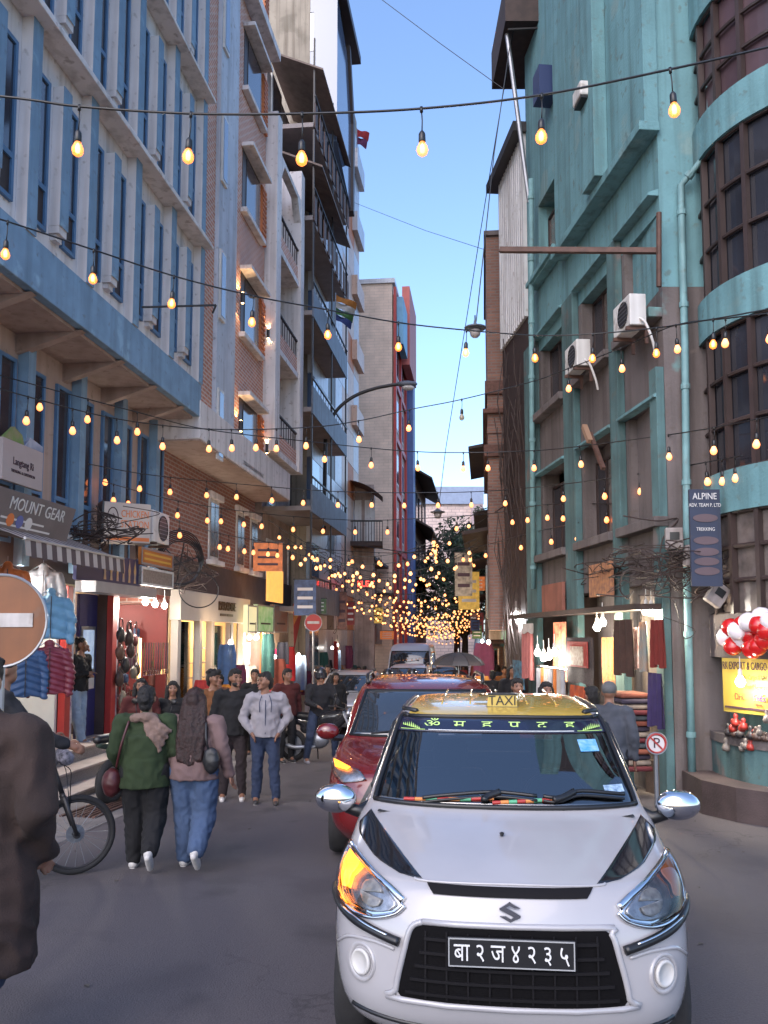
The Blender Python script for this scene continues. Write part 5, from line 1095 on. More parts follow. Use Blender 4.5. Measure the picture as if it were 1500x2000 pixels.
t=thing('cycle_rickshaw','cycle rickshaw with a black folding hood under the umbrella','rickshaw',(p.x,17.3,gz(17.3)))
q=MB(); q.grid(lambda u,v:(.58*cos(PI*u),.1+v*.75,.95+.72*sin(PI*u)*(1-.10*v)),16,6); q.build('hood',mat('black hood vinyl',(.012,.012,.016),.4),t,smooth=True)
q=MB(); q.box(-.5,.2,.55,.5,.8,.72); q.box(-.5,.75,.55,.5,.85,1.2); q.build('seat',mat('blue seat vinyl',(.03,.06,.20),.5),t,bevel=.03)
for sx in (-1,1):
    q=MB(); q.grid(lambda u,v:(sx*.58+.025*sin(2*PI*v),.55+(.33+.025*cos(2*PI*v))*cos(2*PI*u),.355+(.33+.025*cos(2*PI*v))*sin(2*PI*u)),24,7,True); q.build('wheel',M_TYRE,t,smooth=True)
person('rickshaw driver in dark clothes sitting beneath the black umbrella',(p.x,16.9,gz(16.9)),0,1.62,K_BLK,K_BLK,K_SHOE,'short',legs=[((-.16,-.36,.62),(-.14,-.3,.2)),((.16,-.36,.62),(.14,-.3,.2))],seat=-.12,vox=.024)
# far walkers
cols=[K_MAROON,K_BLK,K_RUST,J_DARK,K_NAVY,cloth('teal cloth',(.03,.09,.11)),cloth('dull red cloth',(.25,.03,.03)),cloth('grey cloth',(.12,.12,.13))]
wn=['maroon','black','rust brown','dark blue','charcoal','teal','dull red','grey']
k=0
for (px,Y,rz) in ((945,27,3.0),(962,22,2.9),(985,25,.1),(972,33,3.1),(930,38,.2),(850,40,.1),(700,30,.2),(690,26.5,.3),(712,34,2.9),(655,20,.4),(640,24,.2),(668,28,3.0),(1000,19,.2),(955,45,0),(905,50,.1),(865,55,3)):
    p=at(px,1330,Y); person('distant pedestrian in a %s top %s'%(wn[k%8],'walking away down the street' if rz>1 else 'coming up the street'),(p.x,Y,gz(Y)),rz,random.uniform(1.55,1.75),cols[k%8],K_BLK,K_SHOE,'short' if k%3 else 'shoulder',legs=walk(k%2,lift=False),vox=.03,face=rz<1,group='distant pedestrians'); k+=1
# ================================================================ SHOPS ON THE LEFT
ZF=frS.p(120,1456)[1]          # shop floor above frS origin
def floorz(x): return max(ZF,0)-SLOPE*max(0,x-6)*.9
def shopbox(par,fr,x0,x1,zf,zt,y0,d,wm,bm,fm=M_TREAD):
    q=MB(); q.add([(x0,y0+d,zf),(x1,y0+d,zf),(x1,y0+d,zt),(x0,y0+d,zt)],[(0,1,2,3)]); a=q
    r=thing('x','x x x x','x') if False else None
    def part(nm,q,m):
        o=q.build(nm,m); o.parent=par; o.matrix_basis=par.matrix_basis.inverted()@(Matrix.Translation(fr.o)@Matrix.Rotation(fr.a,4,'Z')); return o
    part('shop_back_wall',a,bm)
    q=MB(); q.box(x0-.06,y0,zf-.4,x0+.02,y0+d,zt); q.box(x1-.02,y0,zf-.4,x1+.06,y0+d,zt) if False else None; part('shop_side_wall',q,wm)
    q=MB(); q.box(x1-.02,y0+.004,zf-.4,x1+.055,y0+d,zt); part('shop_side_wall',q,wm)
    q=MB(); q.box(x0,y0+.002,zf-.5,x1,y0+d,zf); part('shop_floor',q,fm)
    q=MB(); q.box(x0,y0+.003,zt-.02,x1,y0+d,zt+.06); part('shop_ceiling',q,bm)
M_SHOPW=mat('shop wall white',(.62,.60,.56),.7,var=.1); M_SHOPY=mat('shop warm wall',(.60,.42,.22),.7,var=.15); M_SHOPD=mat('shop dark wall',(.08,.05,.045),.8,var=.3); M_SHOPR=mat('shop red wall',(.13,.014,.012),.6,var=.2)
ZT=frS.p(150,1150)[1]
def X(px): return frS.p(px,1250)[0]
SH=[(X(-160),X(112),M_SHOPW,M_SHOPW,A),(X(126),X(208),M_SHOPD,M_SHOPY,A),(X(214),X(326),M_SHOPR,M_SHOPR,A),(X(332),X(462),M_SHOPY,M_SHOPY,B),(X(466),X(526),M_SHOPW,M_SHOPW,B),(X(530),X(600),M_SHOPD,M_SHOPY,C)]
for (a,b,wm,bm,par) in SH: shopbox(par,frS,a,b,floorz(a),ZT+(.0),0,2.4,wm,bm)
q=MB(); q.box(X(-160),-.03,ZT+.06,X(600),.05,3.75); o=q.build('shop_lintel',M_SHOPD); o.parent=A; o.matrix_basis=A.matrix_basis.inverted()@(Matrix.Translation(frS.o)@Matrix.Rotation(frS.a,4,'Z'))
q=MB(); q.box(X(-160),2.42,-.5,X(640),2.6,3.6); o=q.build('rear_wall',M_SHOPD); o.parent=A; o.matrix_basis=A.matrix_basis.inverted()@(Matrix.Translation(frS.o)@Matrix.Rotation(frS.a,4,'Z'))
def F(nm,lab,cat,x,y,z,fr=frS,group=None): return fthing(nm,lab,cat,fr,x,y,z,group)
# stone steps
st=F('stone_steps','speckled terrazzo steps with pale treads below the red framed shop','steps',0,0,0); xs0,xs1=X(-160),X(236)
for k in range(3):
    q=MB(); top=ZF-.19*k-.01; q.box(xs0,-.36-.34*k,-.6,xs1-.12*k,-.002-.34*k,top-.035); so_=q.build('step',M_TERR,st)
    q=MB(); q.box(xs0,-.39-.34*k,top-.034,xs1+.02-.12*k,-.002-.34*k,top); q.build('tread',M_TREAD,so_,bevel=.008)
# lamps
def bulb_mesh(r,m,sock=M_PLAS):
    q=MB(); q.lathe([(0,-r*1.0),(r*.6,-r*.85),(r,-r*.15),(r*.9,r*.4),(r*.5,r*1.0),(r*.4,r*1.2)],n=12); return q.mesh('bulb',m,True)
M_WB=mat('lit white bulb',(1,1,1),emit=(1,.97,.90),estr=7); M_WARM=mat('lit warm tube',(1,.8,.4),emit=(1,.55,.16),estr=2.2)
WB=bulb_mesh(.06,M_WB)
def white_lamp(lab,w,energy=12,col=(1,.93,.82),group=None):
    t=thing('shop_lamp',lab,'lamp',w,0,group); put('bulb',WB,t); q=MB(); q.lathe([(.03,.07),(.025,.14),(.006,.16),(.006,.30)],n=8); q.build('holder',M_PLAS,t)
    l=bpy.data.lights.new('bulb_light','POINT'); l.energy=energy*1.8; l.color=col; l.shadow_soft_size=.06; lo=bpy.data.objects.new('bulb_light',l); COL.objects.link(lo); lo.parent=t; lo.location=(0,0,-.09)
def fp(fr,px,py,off): x,z=fr.p(px,py,off); return fr.w(x,off,z)
for px,py in ((284,1176),(303,1180),(321,1183)): white_lamp('round white bulb of the trio hung before the bag shop',fp(frS,px,py,-.35),14,group='white bulbs before the bag shop')
for px,py in ((487,1245),(502,1245),(516,1245)): white_lamp('round white bulb of the trio under the green signboards',fp(frS,px,py,-.3),16,group='white bulbs under the signboards')
for px,py in ((20,1120),(72,1135)): white_lamp('bright bulb hung among the jackets',fp(frS,px,py,.0),22,group='bulbs among the jackets')
for px,py in ((622,1250),(635,1247)): white_lamp('paired white bulb beside the far no entry sign',fp(frS,px,py,-.2),25,group='paired bulbs by the far sign')
white_lamp('white bulb inside the red framed shop',fp(frS,170,1190,1.2),25); white_lamp('white bulb glowing at head height before the poster shop',fp(frS,462,1308,-.2),10)
for px in (350,400,440): white_lamp('warm bulb inside the cream fronted shop',fp(frS,px,1230,1.3),30,(1,.72,.38),'bulbs inside the cream shop')
white_lamp('warm bulb inside the last dark shop',fp(frS,570,1240,1.2),30,(1,.7,.36)); white_lamp('bulb inside the poster shop',fp(frS,497,1235,1.2),30)
white_lamp('bulb inside the bag shop',fp(frS,270,1220,1.0),18,(1,.8,.6)); white_lamp('bulb inside the jacket shop',fp(frS,40,1180,1.2),30)
# red framed shop with blue door
for px in (121,211):
    t=F('shop_post','red painted shop post '+('between the jackets and the doorway' if px<150 else 'between the blue door and the bag shop'),'post',X(px),-.06,ZF); q=MB(); q.box(-.09,-.06,0,.09,.05,ZT-ZF+.02); q.build('post',M_RED,t,bevel=.006); q=MB(); q.box(.10,-.04,0,.19,.03,ZT-ZF); q.build('patterned_strip',mat('patterned white strip',(.55,.52,.52),.5,col2=(.14,.10,.2),scale=9),t)
t=F('shop_door','deep blue door panel with a framed picture and small notice','door',X(172),.16,ZF); dw=X(206)-X(172); q=MB(); q.box(0,0,0,dw,.05,ZT-ZF-.05); q.build('leaf',mat('deep blue door paint',(.022,.022,.115),.45,var=.2),t)
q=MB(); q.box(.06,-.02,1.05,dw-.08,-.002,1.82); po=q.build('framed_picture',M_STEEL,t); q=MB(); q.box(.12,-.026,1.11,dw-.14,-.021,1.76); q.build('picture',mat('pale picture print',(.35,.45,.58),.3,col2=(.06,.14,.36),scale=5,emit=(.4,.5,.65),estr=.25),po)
q=MB(); q.box(dw-.28,-.006,.78,dw-.06,-.002,.98); q.build('notice',M_PLAS,t)
# hanging jackets
def jacket(lab,w,rz,m,h=.72,puff=0):
    t=thing('hanging_jacket',lab,'jacket',w,rz); q=MB(); drum(q,-h,-h*.45,.235,.225,1,.42); drum(q,-h*.5,-.13,.228,.235,1,.42); cone(q,(-.13,0,-.12),.085,(.13,0,-.12),.085,1,.8); cone(q,(0,0,-.1),.09,(0,0,.0),.065)
    for sx in (-1,1): cone(q,(sx*.2,0,-.13),.075,(sx*.27,.0,-.38),.07); cone(q,(sx*.27,0,-.38),.068,(sx*.26,-.02,-.66),.052)
    o=skin('shell',q,m,t,.014,3,.006,9)
    if puff:
        ns=[v.normal.copy() for v in o.data.vertices]
        for v,n_ in zip(o.data.vertices,ns): v.co+=n_*(.020*abs(sin((v.co.z+abs(v.co.x)*.35)*PI/puff))-.010)
    q=MB(); q.tube([(0,-.12,-h+.01),(0,-.125,-.4),(0,-.11,-.05)],.006,5); q.build('zip',M_BLKP,t); q=MB(); q.tube(catmull([(-.16,0,-.05),(0,0,.04),(.16,0,-.05)],4),.008,5); q.tube([(0,0,.04),(0,0,.13)],.004,5); q.build('hanger',M_STEEL,t)
jacket('light blue padded jacket hanging above the maroon puffer',fp(frS,100,1158,-.55),frS.a-R(60),mat('light blue nylon',(.12,.27,.42),.5,var=.2,scale=5,bump=.2),.62,.16)
jacket('maroon quilted puffer jacket hanging at the shop entrance',fp(frS,97,1258,-.62),frS.a-R(60),mat('maroon nylon',(.16,.018,.035),.45,var=.2),.66,.075)
jacket('navy blue jacket hanging behind the round road sign',fp(frS,48,1262,-.4),frS.a-R(50),mat('navy nylon',(.03,.07,.16),.5),.66,.09)
jacket('grey and white jacket under the striped awning',fp(frS,85,1108,-.2),frS.a-R(60),mat('grey white nylon',(.3,.3,.34),.5,var=.5,scale=5),.5)
jacket('orange and black jacket beneath the striped awning',fp(frS,15,1105,-.2),frS.a-R(60),mat('orange nylon',(.5,.12,.02),.5,var=.6,scale=4),.5)
# bags and belts in the bag shop
random.seed(3)
for k in range(16):
    px=random.uniform(222,268); py=random.uniform(1235,1400); w=fp(frS,px,py,-.12-random.random()*.2); t=thing('hanging_bag','small leather bag hung in the cluster at the bag shop front','bag',w,frS.a,'bags at the bag shop'); q=MB(); s_=random.uniform(.8,1.2); q.ball((0,0,0),(.12*s_,.06,.14*s_),12,8); b_=skin('pouch',q,mat('bag leather %d'%(k%5),[(.05,.025,.02),(.02,.02,.022),(.12,.05,.03),(.20,.16,.11),(.09,.012,.014)][k%5],.5,var=.3),t,.02,2,.012,12); q=MB(); q.tube(catmull([(-.09,0,.08),(-.05,0,.26),(.05,0,.26),(.09,0,.08)],4),.010,5); q.build('strap',b_.data.materials[0],t)
for k in range(11):
    px=282+k*4.6; x,z=frS.p(px,1255,-.25); t=F('hanging_belt','woven belt with metal buckle hanging in the row by the bag shop','belt',x,-.25,z,group='belts in a row'); q=MB(); q.box(-.018,-.004,-.52,.018,.004,0); q.build('strap',mat('belt %d'%(k%4),[(.08,.10,.02),(.10,.02,.05),(.02,.02,.05),(.05,.03,.02)][k%4],.7,col2=(.02,.02,.02),scale=18),t); q=MB(); q.tube([(-.035,0,-.52),(.035,0,-.52),(.035,0,-.60),(-.035,0,-.60),(-.035,0,-.52)],.010,6); q.build('buckle',M_CHROME,t)
t=F('neon_tube','vertical warm tube lamp glowing by the bag shop','lamp',X(272),-.02,floorz(X(272))+.9); q=MB(); q.tube([(0,0,0),(0,0,.75)],.025,8); q.build('tube',M_WARM,t); q=MB(); q.box(-.05,.03,-.02,.05,.06,.78); q.build('backing',M_STEEL,t)
t=F('neon_tube','long yellow tube lamp upright beside the pink sign','lamp',X(512),-.05,floorz(X(512))+.5); q=MB(); q.tube([(0,0,0),(0,0,1.75)],.05,8); q.build('tube',M_WARM,t); q=MB(); q.box(-.12,.055,-.02,.12,.08,1.8); q.build('backing',M_ORANGE,t)
# cream shop front
xa_,xb_=X(329),X(470); zf_=frS.p(400,1213,-.25)[1]; t=F('shop_fascia','cream fascia board with dark raised shop name','sign',xa_,-.25,zf_); h_=frS.p(400,1158,-.25)[1]-zf_
q=MB(); q.box(0,0,0,xb_-xa_,.24,h_); q.build('board',mat('cream fascia paint',(.52,.45,.39),.6,var=.08),t,bevel=.01)
text('lettering','PARADISE',t,mat('bronze letters',(.06,.035,.02),.3,metal=.5),.30,((xb_-xa_)*.60,-.02,h_*.58),(R(90),0,0),.018,sx=1.05)
for k in range(2): q=MB(); q.box((xb_-xa_)*.5+k*.55,-.012,h_*.22,(xb_-xa_)*.5+.5+k*.55,-.002,h_*.22+.06); q.build('small_lettering',MATS['bronze letters'],t)
for px in (334,378,402,440,464):
    t=F('shop_column','square cream column of the lit shop front','column',X(px),-.12,floorz(X(px))-.1,group='cream shop columns'); q=MB(); q.box(-.09,-.06,0,.09,.1,ZT-floorz(X(px))+.02); q.build('shaft',MATS['cream fascia paint'],t,bevel=.01)
for (a,b) in ((340,374),(408,436)):
    t=F('display_window','warmly lit display window with glass shelves','window',X(a),.0,floorz(X(a))+.1); W_=X(b)-X(a); q=MB(); q.box(.1,.0,.1,W_-.05,.012,1.95); q.build('pane',glassmat('shop glass',(.92,.92,.9),1.3),t)
    for k in range(4): q=MB(); q.box(.1,.25,.35+k*.35,W_-.05,.55,.37+k*.35); s_=q.build('shelf',M_STEEL,t)
    q=MB(); q.box(.08,.9,.1,W_,.92,1.95); q.build('backdrop',M_SHOPY,t)
# signs of the left row
def board(lab,fr,px0,px1,py0,py1,off,m,th=.06,nm='shop_sign',frame=None,tilt=0.0):
    x0,z1=fr.p(px0,py0,off); x1,z0=fr.p(px1,py1,off); x0,_=fr.p(px0,(py0+py1)/2,off); x1,_=fr.p(px1,(py0+py1)/2,off); z1=fr.p((px0+px1)/2,py0,off)[1]; z0=fr.p((px0+px1)/2,py1,off)[1]
    t=fthing(nm,lab,'sign',fr,(x0+x1)/2,off,z0); t.rotation_euler=(tilt,0,fr.a); W_=x1-x0; H_=z1-z0; q=MB(); q.box(-W_/2,0,0,W_/2,th,H_); q.build('board',m,t,bevel=.006)
    if frame:
        for bx_ in ((-W_/2,-.012,0,W_/2,-.001,.04),(-W_/2,-.012,H_-.04,W_/2,-.001,H_),(-W_/2,-.012,.041,-W_/2+.04,-.001,H_-.041),(W_/2-.04,-.012,.041,W_/2,-.001,H_-.041)): q=MB(); q.box(*bx_); q.build('frame_rail',frame,t)
    return t,W_,H_
def ptext(t,s,m,size,x,z,sx=1.0,y=-.004,al='CENTER'): text('lettering',s,t,m,size,(x,y,z),(R(90),0,0),.003,al,sx)
M_INK=mat('dark print ink',(.05,.02,.03),.6); M_WINK=mat('white print ink',(.55,.53,.52),.6); M_RINK=mat('red print ink',(.45,.04,.02),.6); M_OINK=mat('orange print ink',(.55,.14,.03),.6)
fA2=Frame(frA.w(0,LOW-.05,0),frA.a)
t,W_,H_=board('large grey board lettered MOUNT GEAR tilted over the striped awning',fA2,-50,128,965,1052,-.45,mat('faded grey sign sheet',(.13,.105,.11),.6,var=.25,scale=2.5),tilt=R(16)); ptext(t,'MOUNT GEAR',M_WINK,H_*.40,.15,H_*.72,.95)
for k,c in enumerate((M_OINK,mat('blue print ink',(.08,.1,.3),.6),M_WINK)): q=MB(); q.lathe([(.0,-.008),(.085,-.006),(.085,-.002)],(-W_*.2+k*.22,0,H_*.36),1,14); q.build('printed_badge',c,t)
for k in range(3): q=MB(); q.box(-W_*.3,-.006,.05+k*.08,W_*.35-k*.2,-.002,.075+k*.08); q.build('printed_line',M_WINK,t)
t,W_,H_=board('pale trekking sign with mountain peak cut-out reading Langtang Ri',fA2,4,84,868,948,-.35,mat('pale sign sheet',(.36,.30,.29),.6,var=.08)); ptext(t,'Langtang Ri',M_INK,H_*.26,0,H_*.52,.8); ptext(t,'TREKKING & EXPEDITION',M_INK,H_*.10,0,H_*.28,.95); ptext(t,'Since 1999',M_INK,H_*.06,0,H_*.14) if False else None
q=MB(); q.prism([(-W_*.48,H_),(-W_*.25,H_*1.35),(-W_*.05,H_*1.22),(.0,H_*1.0)],1,.0,.05); q.prism([(-W_*.04,H_),(W_*.10,H_*.66),(W_*.22,H_*1.15)],1,-.004,.05) if False else None; q.build('landscape_print',mat('green hill print',(.10,.20,.04),.6,col2=(.25,.2,.12),scale=5),t)
q=MB(); q.prism([(.02,H_),(W_*.16,H_*1.25),(W_*.48,H_*1.15),(W_*.48,H_)],1,.001,.05); q.build('mountain_print',mat('blue grey mountain print',(.12,.15,.25),.6,col2=(.35,.38,.45),scale=4),t)
t=fthing('striped_awning','grey and cream striped awning over the jacket shop','awning',fA2,fA2.p(100,1060,-.5)[0],-.5,fA2.p(100,1062,-.5)[1])
for k in range(22):
    q=MB(); x=-1.5+k*.13; q.add([(x,.4,.22),(x+.13,.4,.22),(x+.13,-.45,-.10),(x,-.45,-.10),(x+.13,-.47,-.30-.02*(k%2)),(x,-.47,-.30-.02*(k%2))],[(0,3,2,1),(3,5,4,2)]); q.build('stripe',[mat('awning cream',(.42,.36,.33),.8,var=.2),mat('awning dark',(.09,.06,.06),.8,var=.2)][k%2],t)
q=MB(); q.tube([(-1.5,-.45,-.09),(1.36,-.45,-.09)],.02,6); q.build('front_bar',M_STEEL,t); q=MB(); q.tube([(-1.5,.42,.24),(1.36,.42,.24)],.06,8); q.build('roller',M_PLAS,t)
# chicken box sign set square to the street
w=fp(fA2,250,1060,-.55); t=thing('box_sign','white box sign with orange letters CHICKEN STATION','sign',w,R(30)); q=MB(); q.box(-.40,-.02,0,.36,.35,.66); q.build('box',mat('sign white face',(.40,.33,.29),.5,var=.06),t,bevel=.01)
q=MB(); q.box(-.43,-.018,-.01,-.402,.36,.67); q.build('dark_side',M_BLKP,t); text('lettering','CHICKEN',t,M_OINK,.17,(.10,-.024,.47),(R(90),0,0),.003,sx=.62); text('lettering','STATION',t,M_OINK,.17,(.10,-.024,.30),(R(90),0,0),.003,sx=.66)
q=MB(); q.tube([(-.26+.09*cos(2*PI*k/14),-.022,.38+.19*sin(2*PI*k/14)) for k in range(15)],.008,5); q.tube(catmull([(-.26,-.022,.47),(-.23,-.022,.42),(-.27,-.022,.38)],4),.008,5); q.build('logo_outline',M_INK,t)
q=MB(); q.box(-.36,-.024,.03,.34,-.021,.09); q.build('orange_stripe',M_OINK,t)
t,W_,H_=board('dark blue sign with a row of golden flame shapes over the red framed shop',fA2,150,274,1082,1140,-.5,mat('navy sign sheet',(.018,.018,.07),.4))
for k in range(6): q=MB(); x=-W_*.1+k*W_*.1; q.prism([(x-.045,.06),(x+.045,.06),(x+.03,H_*.35),(x+.05,H_*.55),(x,H_*.95),(x-.05,H_*.55),(x-.03,H_*.35)],1,-.008,-.002); q.build('flame_shape',mat('gold print',(.50,.28,.09),.4,col2=(.3,.22,.2),scale=7),t)
q=MB(); q.box(-W_*.5,-.3,-.18,W_*.5,.02,-.02); q.build('shutter_box',M_STEEL,t)
t,W_,H_=board('orange signboard with printed lines mounted below the cable coil',fA2,276,338,1075,1108,-.55,mat('orange sign sheet',(.48,.15,.02),.5,var=.2),frame=M_STEEL)
for k in range(2): q=MB(); q.box(-W_*.42,-.006,H_*(.3+k*.3),W_*.42,-.002,H_*(.42+k*.3)); q.build('printed_line',mat('yellow print',(.6,.35,.05),.5),t)
t,W_,H_=board('grey brown signboard in a pale frame, lower of the pair',fA2,276,338,1112,1146,-.55,mat('grey brown sign sheet',(.16,.12,.10),.5,col2=(.26,.22,.19),scale=22),frame=M_PLAS)
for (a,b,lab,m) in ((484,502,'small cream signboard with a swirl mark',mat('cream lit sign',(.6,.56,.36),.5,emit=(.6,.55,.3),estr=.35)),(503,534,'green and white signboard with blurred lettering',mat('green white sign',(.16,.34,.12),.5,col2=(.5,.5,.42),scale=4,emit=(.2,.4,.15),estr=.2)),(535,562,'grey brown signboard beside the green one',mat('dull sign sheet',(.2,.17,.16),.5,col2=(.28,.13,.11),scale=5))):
    t,W_,H_=board(lab,frS,a,b,1182,1236,-.5,m,.12,frame=M_STEEL); q=MB(); q.box(-W_*.3,-.006,H_*.3,W_*.3,-.002,H_*.36); q.build('printed_line',M_INK,t)
t,W_,H_=board('orange lit banner sign above the signboards',frS,524,553,1112,1176,-.9,mat('orange lit banner',(.5,.2,.05),.5,col2=(.2,.1,.05),scale=6,emit=(1,.4,.08),estr=.5))
t,W_,H_=board('pink vertical sign with white Devanagari style strokes',frS,523,541,1268,1372,-.35,mat('pink lit sign',(.65,.03,.12),.5,emit=(.9,.04,.15),estr=.6)); 
for k in range(8): q=MB(); q.box(-W_*.2,-.008,H_*(.1+k*.105),W_*.2,-.002,H_*(.15+k*.105)); q.build('white_stroke',M_WINK,t)
t,W_,H_=board('black and white printed poster board in the bright shop',frS,470,489,1255,1338,.1,mat('newsprint poster',(.6,.6,.58),.6,col2=(.05,.06,.10),scale=16))
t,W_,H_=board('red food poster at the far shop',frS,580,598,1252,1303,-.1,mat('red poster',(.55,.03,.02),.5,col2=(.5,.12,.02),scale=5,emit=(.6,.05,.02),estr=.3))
t,W_,H_=board('black and white lettered column sign beside the pink sign',frS,560,576,1262,1370,-.2,mat('white black column',(.5,.5,.46),.5,col2=(.04,.04,.04),scale=14))
t=fthing('hanging_pennant','red pennant with an orange corner hanging over the shops','pennant',frS,*[frS.p(580,1180,-.8)[0],-.8,frS.p(580,1180,-.8)[1]]); q=MB(); q.prism([(-.5,0),(.9,-.1),(-.3,-1.35)],1,0,.012); q.build('cloth',mat('dark red pennant cloth',(.30,.02,.025),.8),t); q=MB(); q.prism([(-.5,0),(.72,-.09),(-.43,-.62)],1,-.012,-.002); q.build('orange_corner',mat('orange cloth',(.55,.22,.06),.8),t)
def round_sign(lab,w,r,face,rz=0,bar=True,post=True,gzv=None):
    t=thing('road_sign',lab,'road sign',w,rz); q=MB(); q.lathe([(r,0),(r,.012),(r*.97,.02)],(0,0,0),1,40); q.build('disc',face,t); q=MB(); q.tube([(r*cos(2*PI*k/40),0,r*sin(2*PI*k/40)) for k in range(41)],.010,6); q.build('rim',M_STEEL,t)
    if bar: q=MB(); q.box(-r*.70,-.008,-r*.14,r*.70,-.001,r*.16); q.build('white_bar',mat('worn white paint',(.50,.46,.44),.6,var=.25,scale=6,streak=.5),t)
    if post: q=MB(); q.tube([(0,.04,r*.8),(0,.04,gzv-w[2]-.05)],.025,8); q.build('post',M_STEEL,t)
    return t
p=at(2,1212,6.0); round_sign('faded orange brown no entry sign with a dirty white bar',(p.x,p.y,p.z),.315,mat('faded orange sign paint',(.20,.065,.018),.5,var=.35,scale=3,streak=.4),gzv=gz(6)) 
p=at(612,1216,22.5); round_sign('red no entry sign with white bar far along the shops',(p.x,p.y,p.z),.22,M_RED,gzv=gz(22.5))
p=at(1282,1452,9.7); t=round_sign('round no parking sign with red ring, black P and diagonal bar',(p.x,p.y,p.z),.115,mat('sign white enamel',(.6,.57,.56),.4),bar=False,gzv=gz(9.7)+.3); text('letter','P',t,M_INK,.16,(0,-.004,0),(R(90),0,0),.002)
q=MB(); q.tube([(.10*cos(2*PI*k/30),-.004,.10*sin(2*PI*k/30)) for k in range(31)],.012,5); q.build('red_ring',M_RED,t); q=MB(); q.X=Matrix.Rotation(R(45),4,'Y'); q.box(-.10,-.01,-.009,.10,-.004,.009); q.build('red_slash',M_RED,t)
p=at(714,1141,36); t=thing('led_sign','red glowing LED lettering strip in the distance','sign',(p.x,p.y,p.z)); q=MB(); q.box(-.4,0,-.2,.4,.06,.2); q.build('case',M_BLKP,t); text('lettering','ELEV',t,mat('red LED',(1,.05,.03),emit=(1,.03,.02),estr=4),.34,(0,-.01,0),(R(90),0,0),.004)
# air conditioners
def aircon(lab,w,rz,s=1.0):
    t=thing('air_conditioner',lab,'air conditioner',w,rz); q=MB(); q.box(-.40*s,-.3*s,0,.40*s,0,.56*s); q.build('casing',M_PLAS,t,bevel=.015)
    q=MB(); q.tube([(.08*s+.22*s*cos(2*PI*k/24),-.305*s,.28*s+.22*s*sin(2*PI*k/24)) for k in range(25)],.012,5); q.lathe([(.21*s,-.006),(.21*s,0)],(.08*s,-.302*s,.28*s),1,24); f=q.build('fan_grille',M_BLKP,t)
    for k in range(6): q=MB(); q.box(-.13*s,-.315*s,.10*s+k*.07*s,.29*s,-.31*s,.11*s+k*.07*s); q.build('grille_bar',M_STEEL,f)
    for sx in (-.3,.3): q=MB(); q.box(sx*s-.02,-.34*s,-.05,sx*s+.02,.05,-.002); q.box(sx*s-.02,.0,-.3*s,sx*s+.02,.04,-.05); q.build('bracket',M_RUST,t)
    q=MB(); q.tube(catmull([(.38*s,-.1,.1),(.5*s,-.05,.0),(.48*s,.05,-.25),(.42*s,.1,-.4)],4),.018,6); q.build('pipe',M_PLAS,t)
aircon('white air conditioner mounted highest on the teal wall',fp(frR,1246,650,-.25),frR.a,.78); aircon('stained air conditioner beneath the teal window hood',fp(frR,1142,725,-.25),frR.a,.78); aircon('air conditioner with round fan beside the chicken sign',fp(fA2,283,1062,-.35),frA.a,1.0)
# ================================================================ RIGHT: shop front textiles, pipes, boxes, bay shop
def hang_cloth(lab,fr,px0,px1,py0,py1,off,m,folds=4,amp=.03,extra=None,group=None,nm='hanging_textile'):
    x0=fr.p(px0,(py0+py1)/2,off)[0]; x1=fr.p(px1,(py0+py1)/2,off)[0]; pm=(px0+px1)/2; z1=fr.p(pm,py0,off)[1]; z0=fr.p(pm,py1,off)[1]; W_=abs(x1-x0); H_=z1-z0
    t=fthing(nm,lab,'textile',fr,(x0+x1)/2,off,z0,group); q=MB(); n=folds*6+1; ph=random.random()*6
    fn=lambda u,v,s_:((u-.5)*W_*(1-.06*sin(v*3+ph)),amp*sin(u*folds*2*PI+ph)*(1.1-.6*v)+s_,H_*v+.02*sin(u*9+ph)*(1-v))
    q.grid(lambda u,v:fn(u,v,0),n,8); q.grid(lambda u,v:fn(1-u,v,.008),n,8); q.build('cloth',m,t,smooth=True); return t,W_,H_
RF=frR; random.seed(11)
RS=frR
hang_cloth('long dusty pink banner cloth hanging at the far shop edge',RS,1020,1040,1225,1325,-.7,cloth('dusty pink cloth',(.40,.13,.12)))
hang_cloth('white notice cloth at the top of the pink banner',RS,1020,1041,1218,1236,-.73,cloth('off white cloth',(.5,.46,.43)),2,.005)
hang_cloth('red and orange striped scarf hanging by the white bulbs',RS,1082,1108,1215,1330,-.35,mat('red orange stripe',(.55,.05,.03),.8,col2=(.6,.3,.15),scale=7),4)
t,W_,H_=hang_cloth('framed thangka style textile with dark brocade border',RS,1106,1158,1245,1335,-.65,cloth('dark brocade',(.075,.055,.052),.5,scale=30),2,.008)
for (k,(m,i)) in enumerate(((mat('red brocade',(.35,.04,.03),.7,var=.3,scale=20),.12),(mat('cream panel',(.45,.36,.26),.7,col2=(.22,.12,.08),scale=18),.26))): q=MB(); q.box(-W_*(.5-i),-.03-.012*k,H_*(.32+i*.3),W_*(.5-i),-.018-.012*k,H_*(1-i*.75)); q.build('inner_panel',m,t)
hang_cloth('glowing orange patterned fabric panel in the shop doorway',RS,1176,1200,1245,1350,-.05,mat('orange brocade',(.55,.22,.04),.7,col2=(.30,.08,.02),scale=22),3,.012)
hang_cloth('dark brown heavy rug hanging beside the doorway',RS,1200,1236,1210,1318,-.45,cloth('dark brown rug',(.055,.025,.018),.4),3)
hang_cloth('pale printed shawl hanging behind the brown rug',RS,1232,1250,1225,1305,-.3,mat('pale print shawl',(.4,.36,.36),.8,col2=(.2,.06,.05),scale=9),3)
hang_cloth('teal and tan narrow scarf by the shop corner',RS,1250,1262,1215,1310,-.35,mat('tan teal scarf',(.30,.16,.09),.8,col2=(.04,.18,.22),scale=2.2),2)
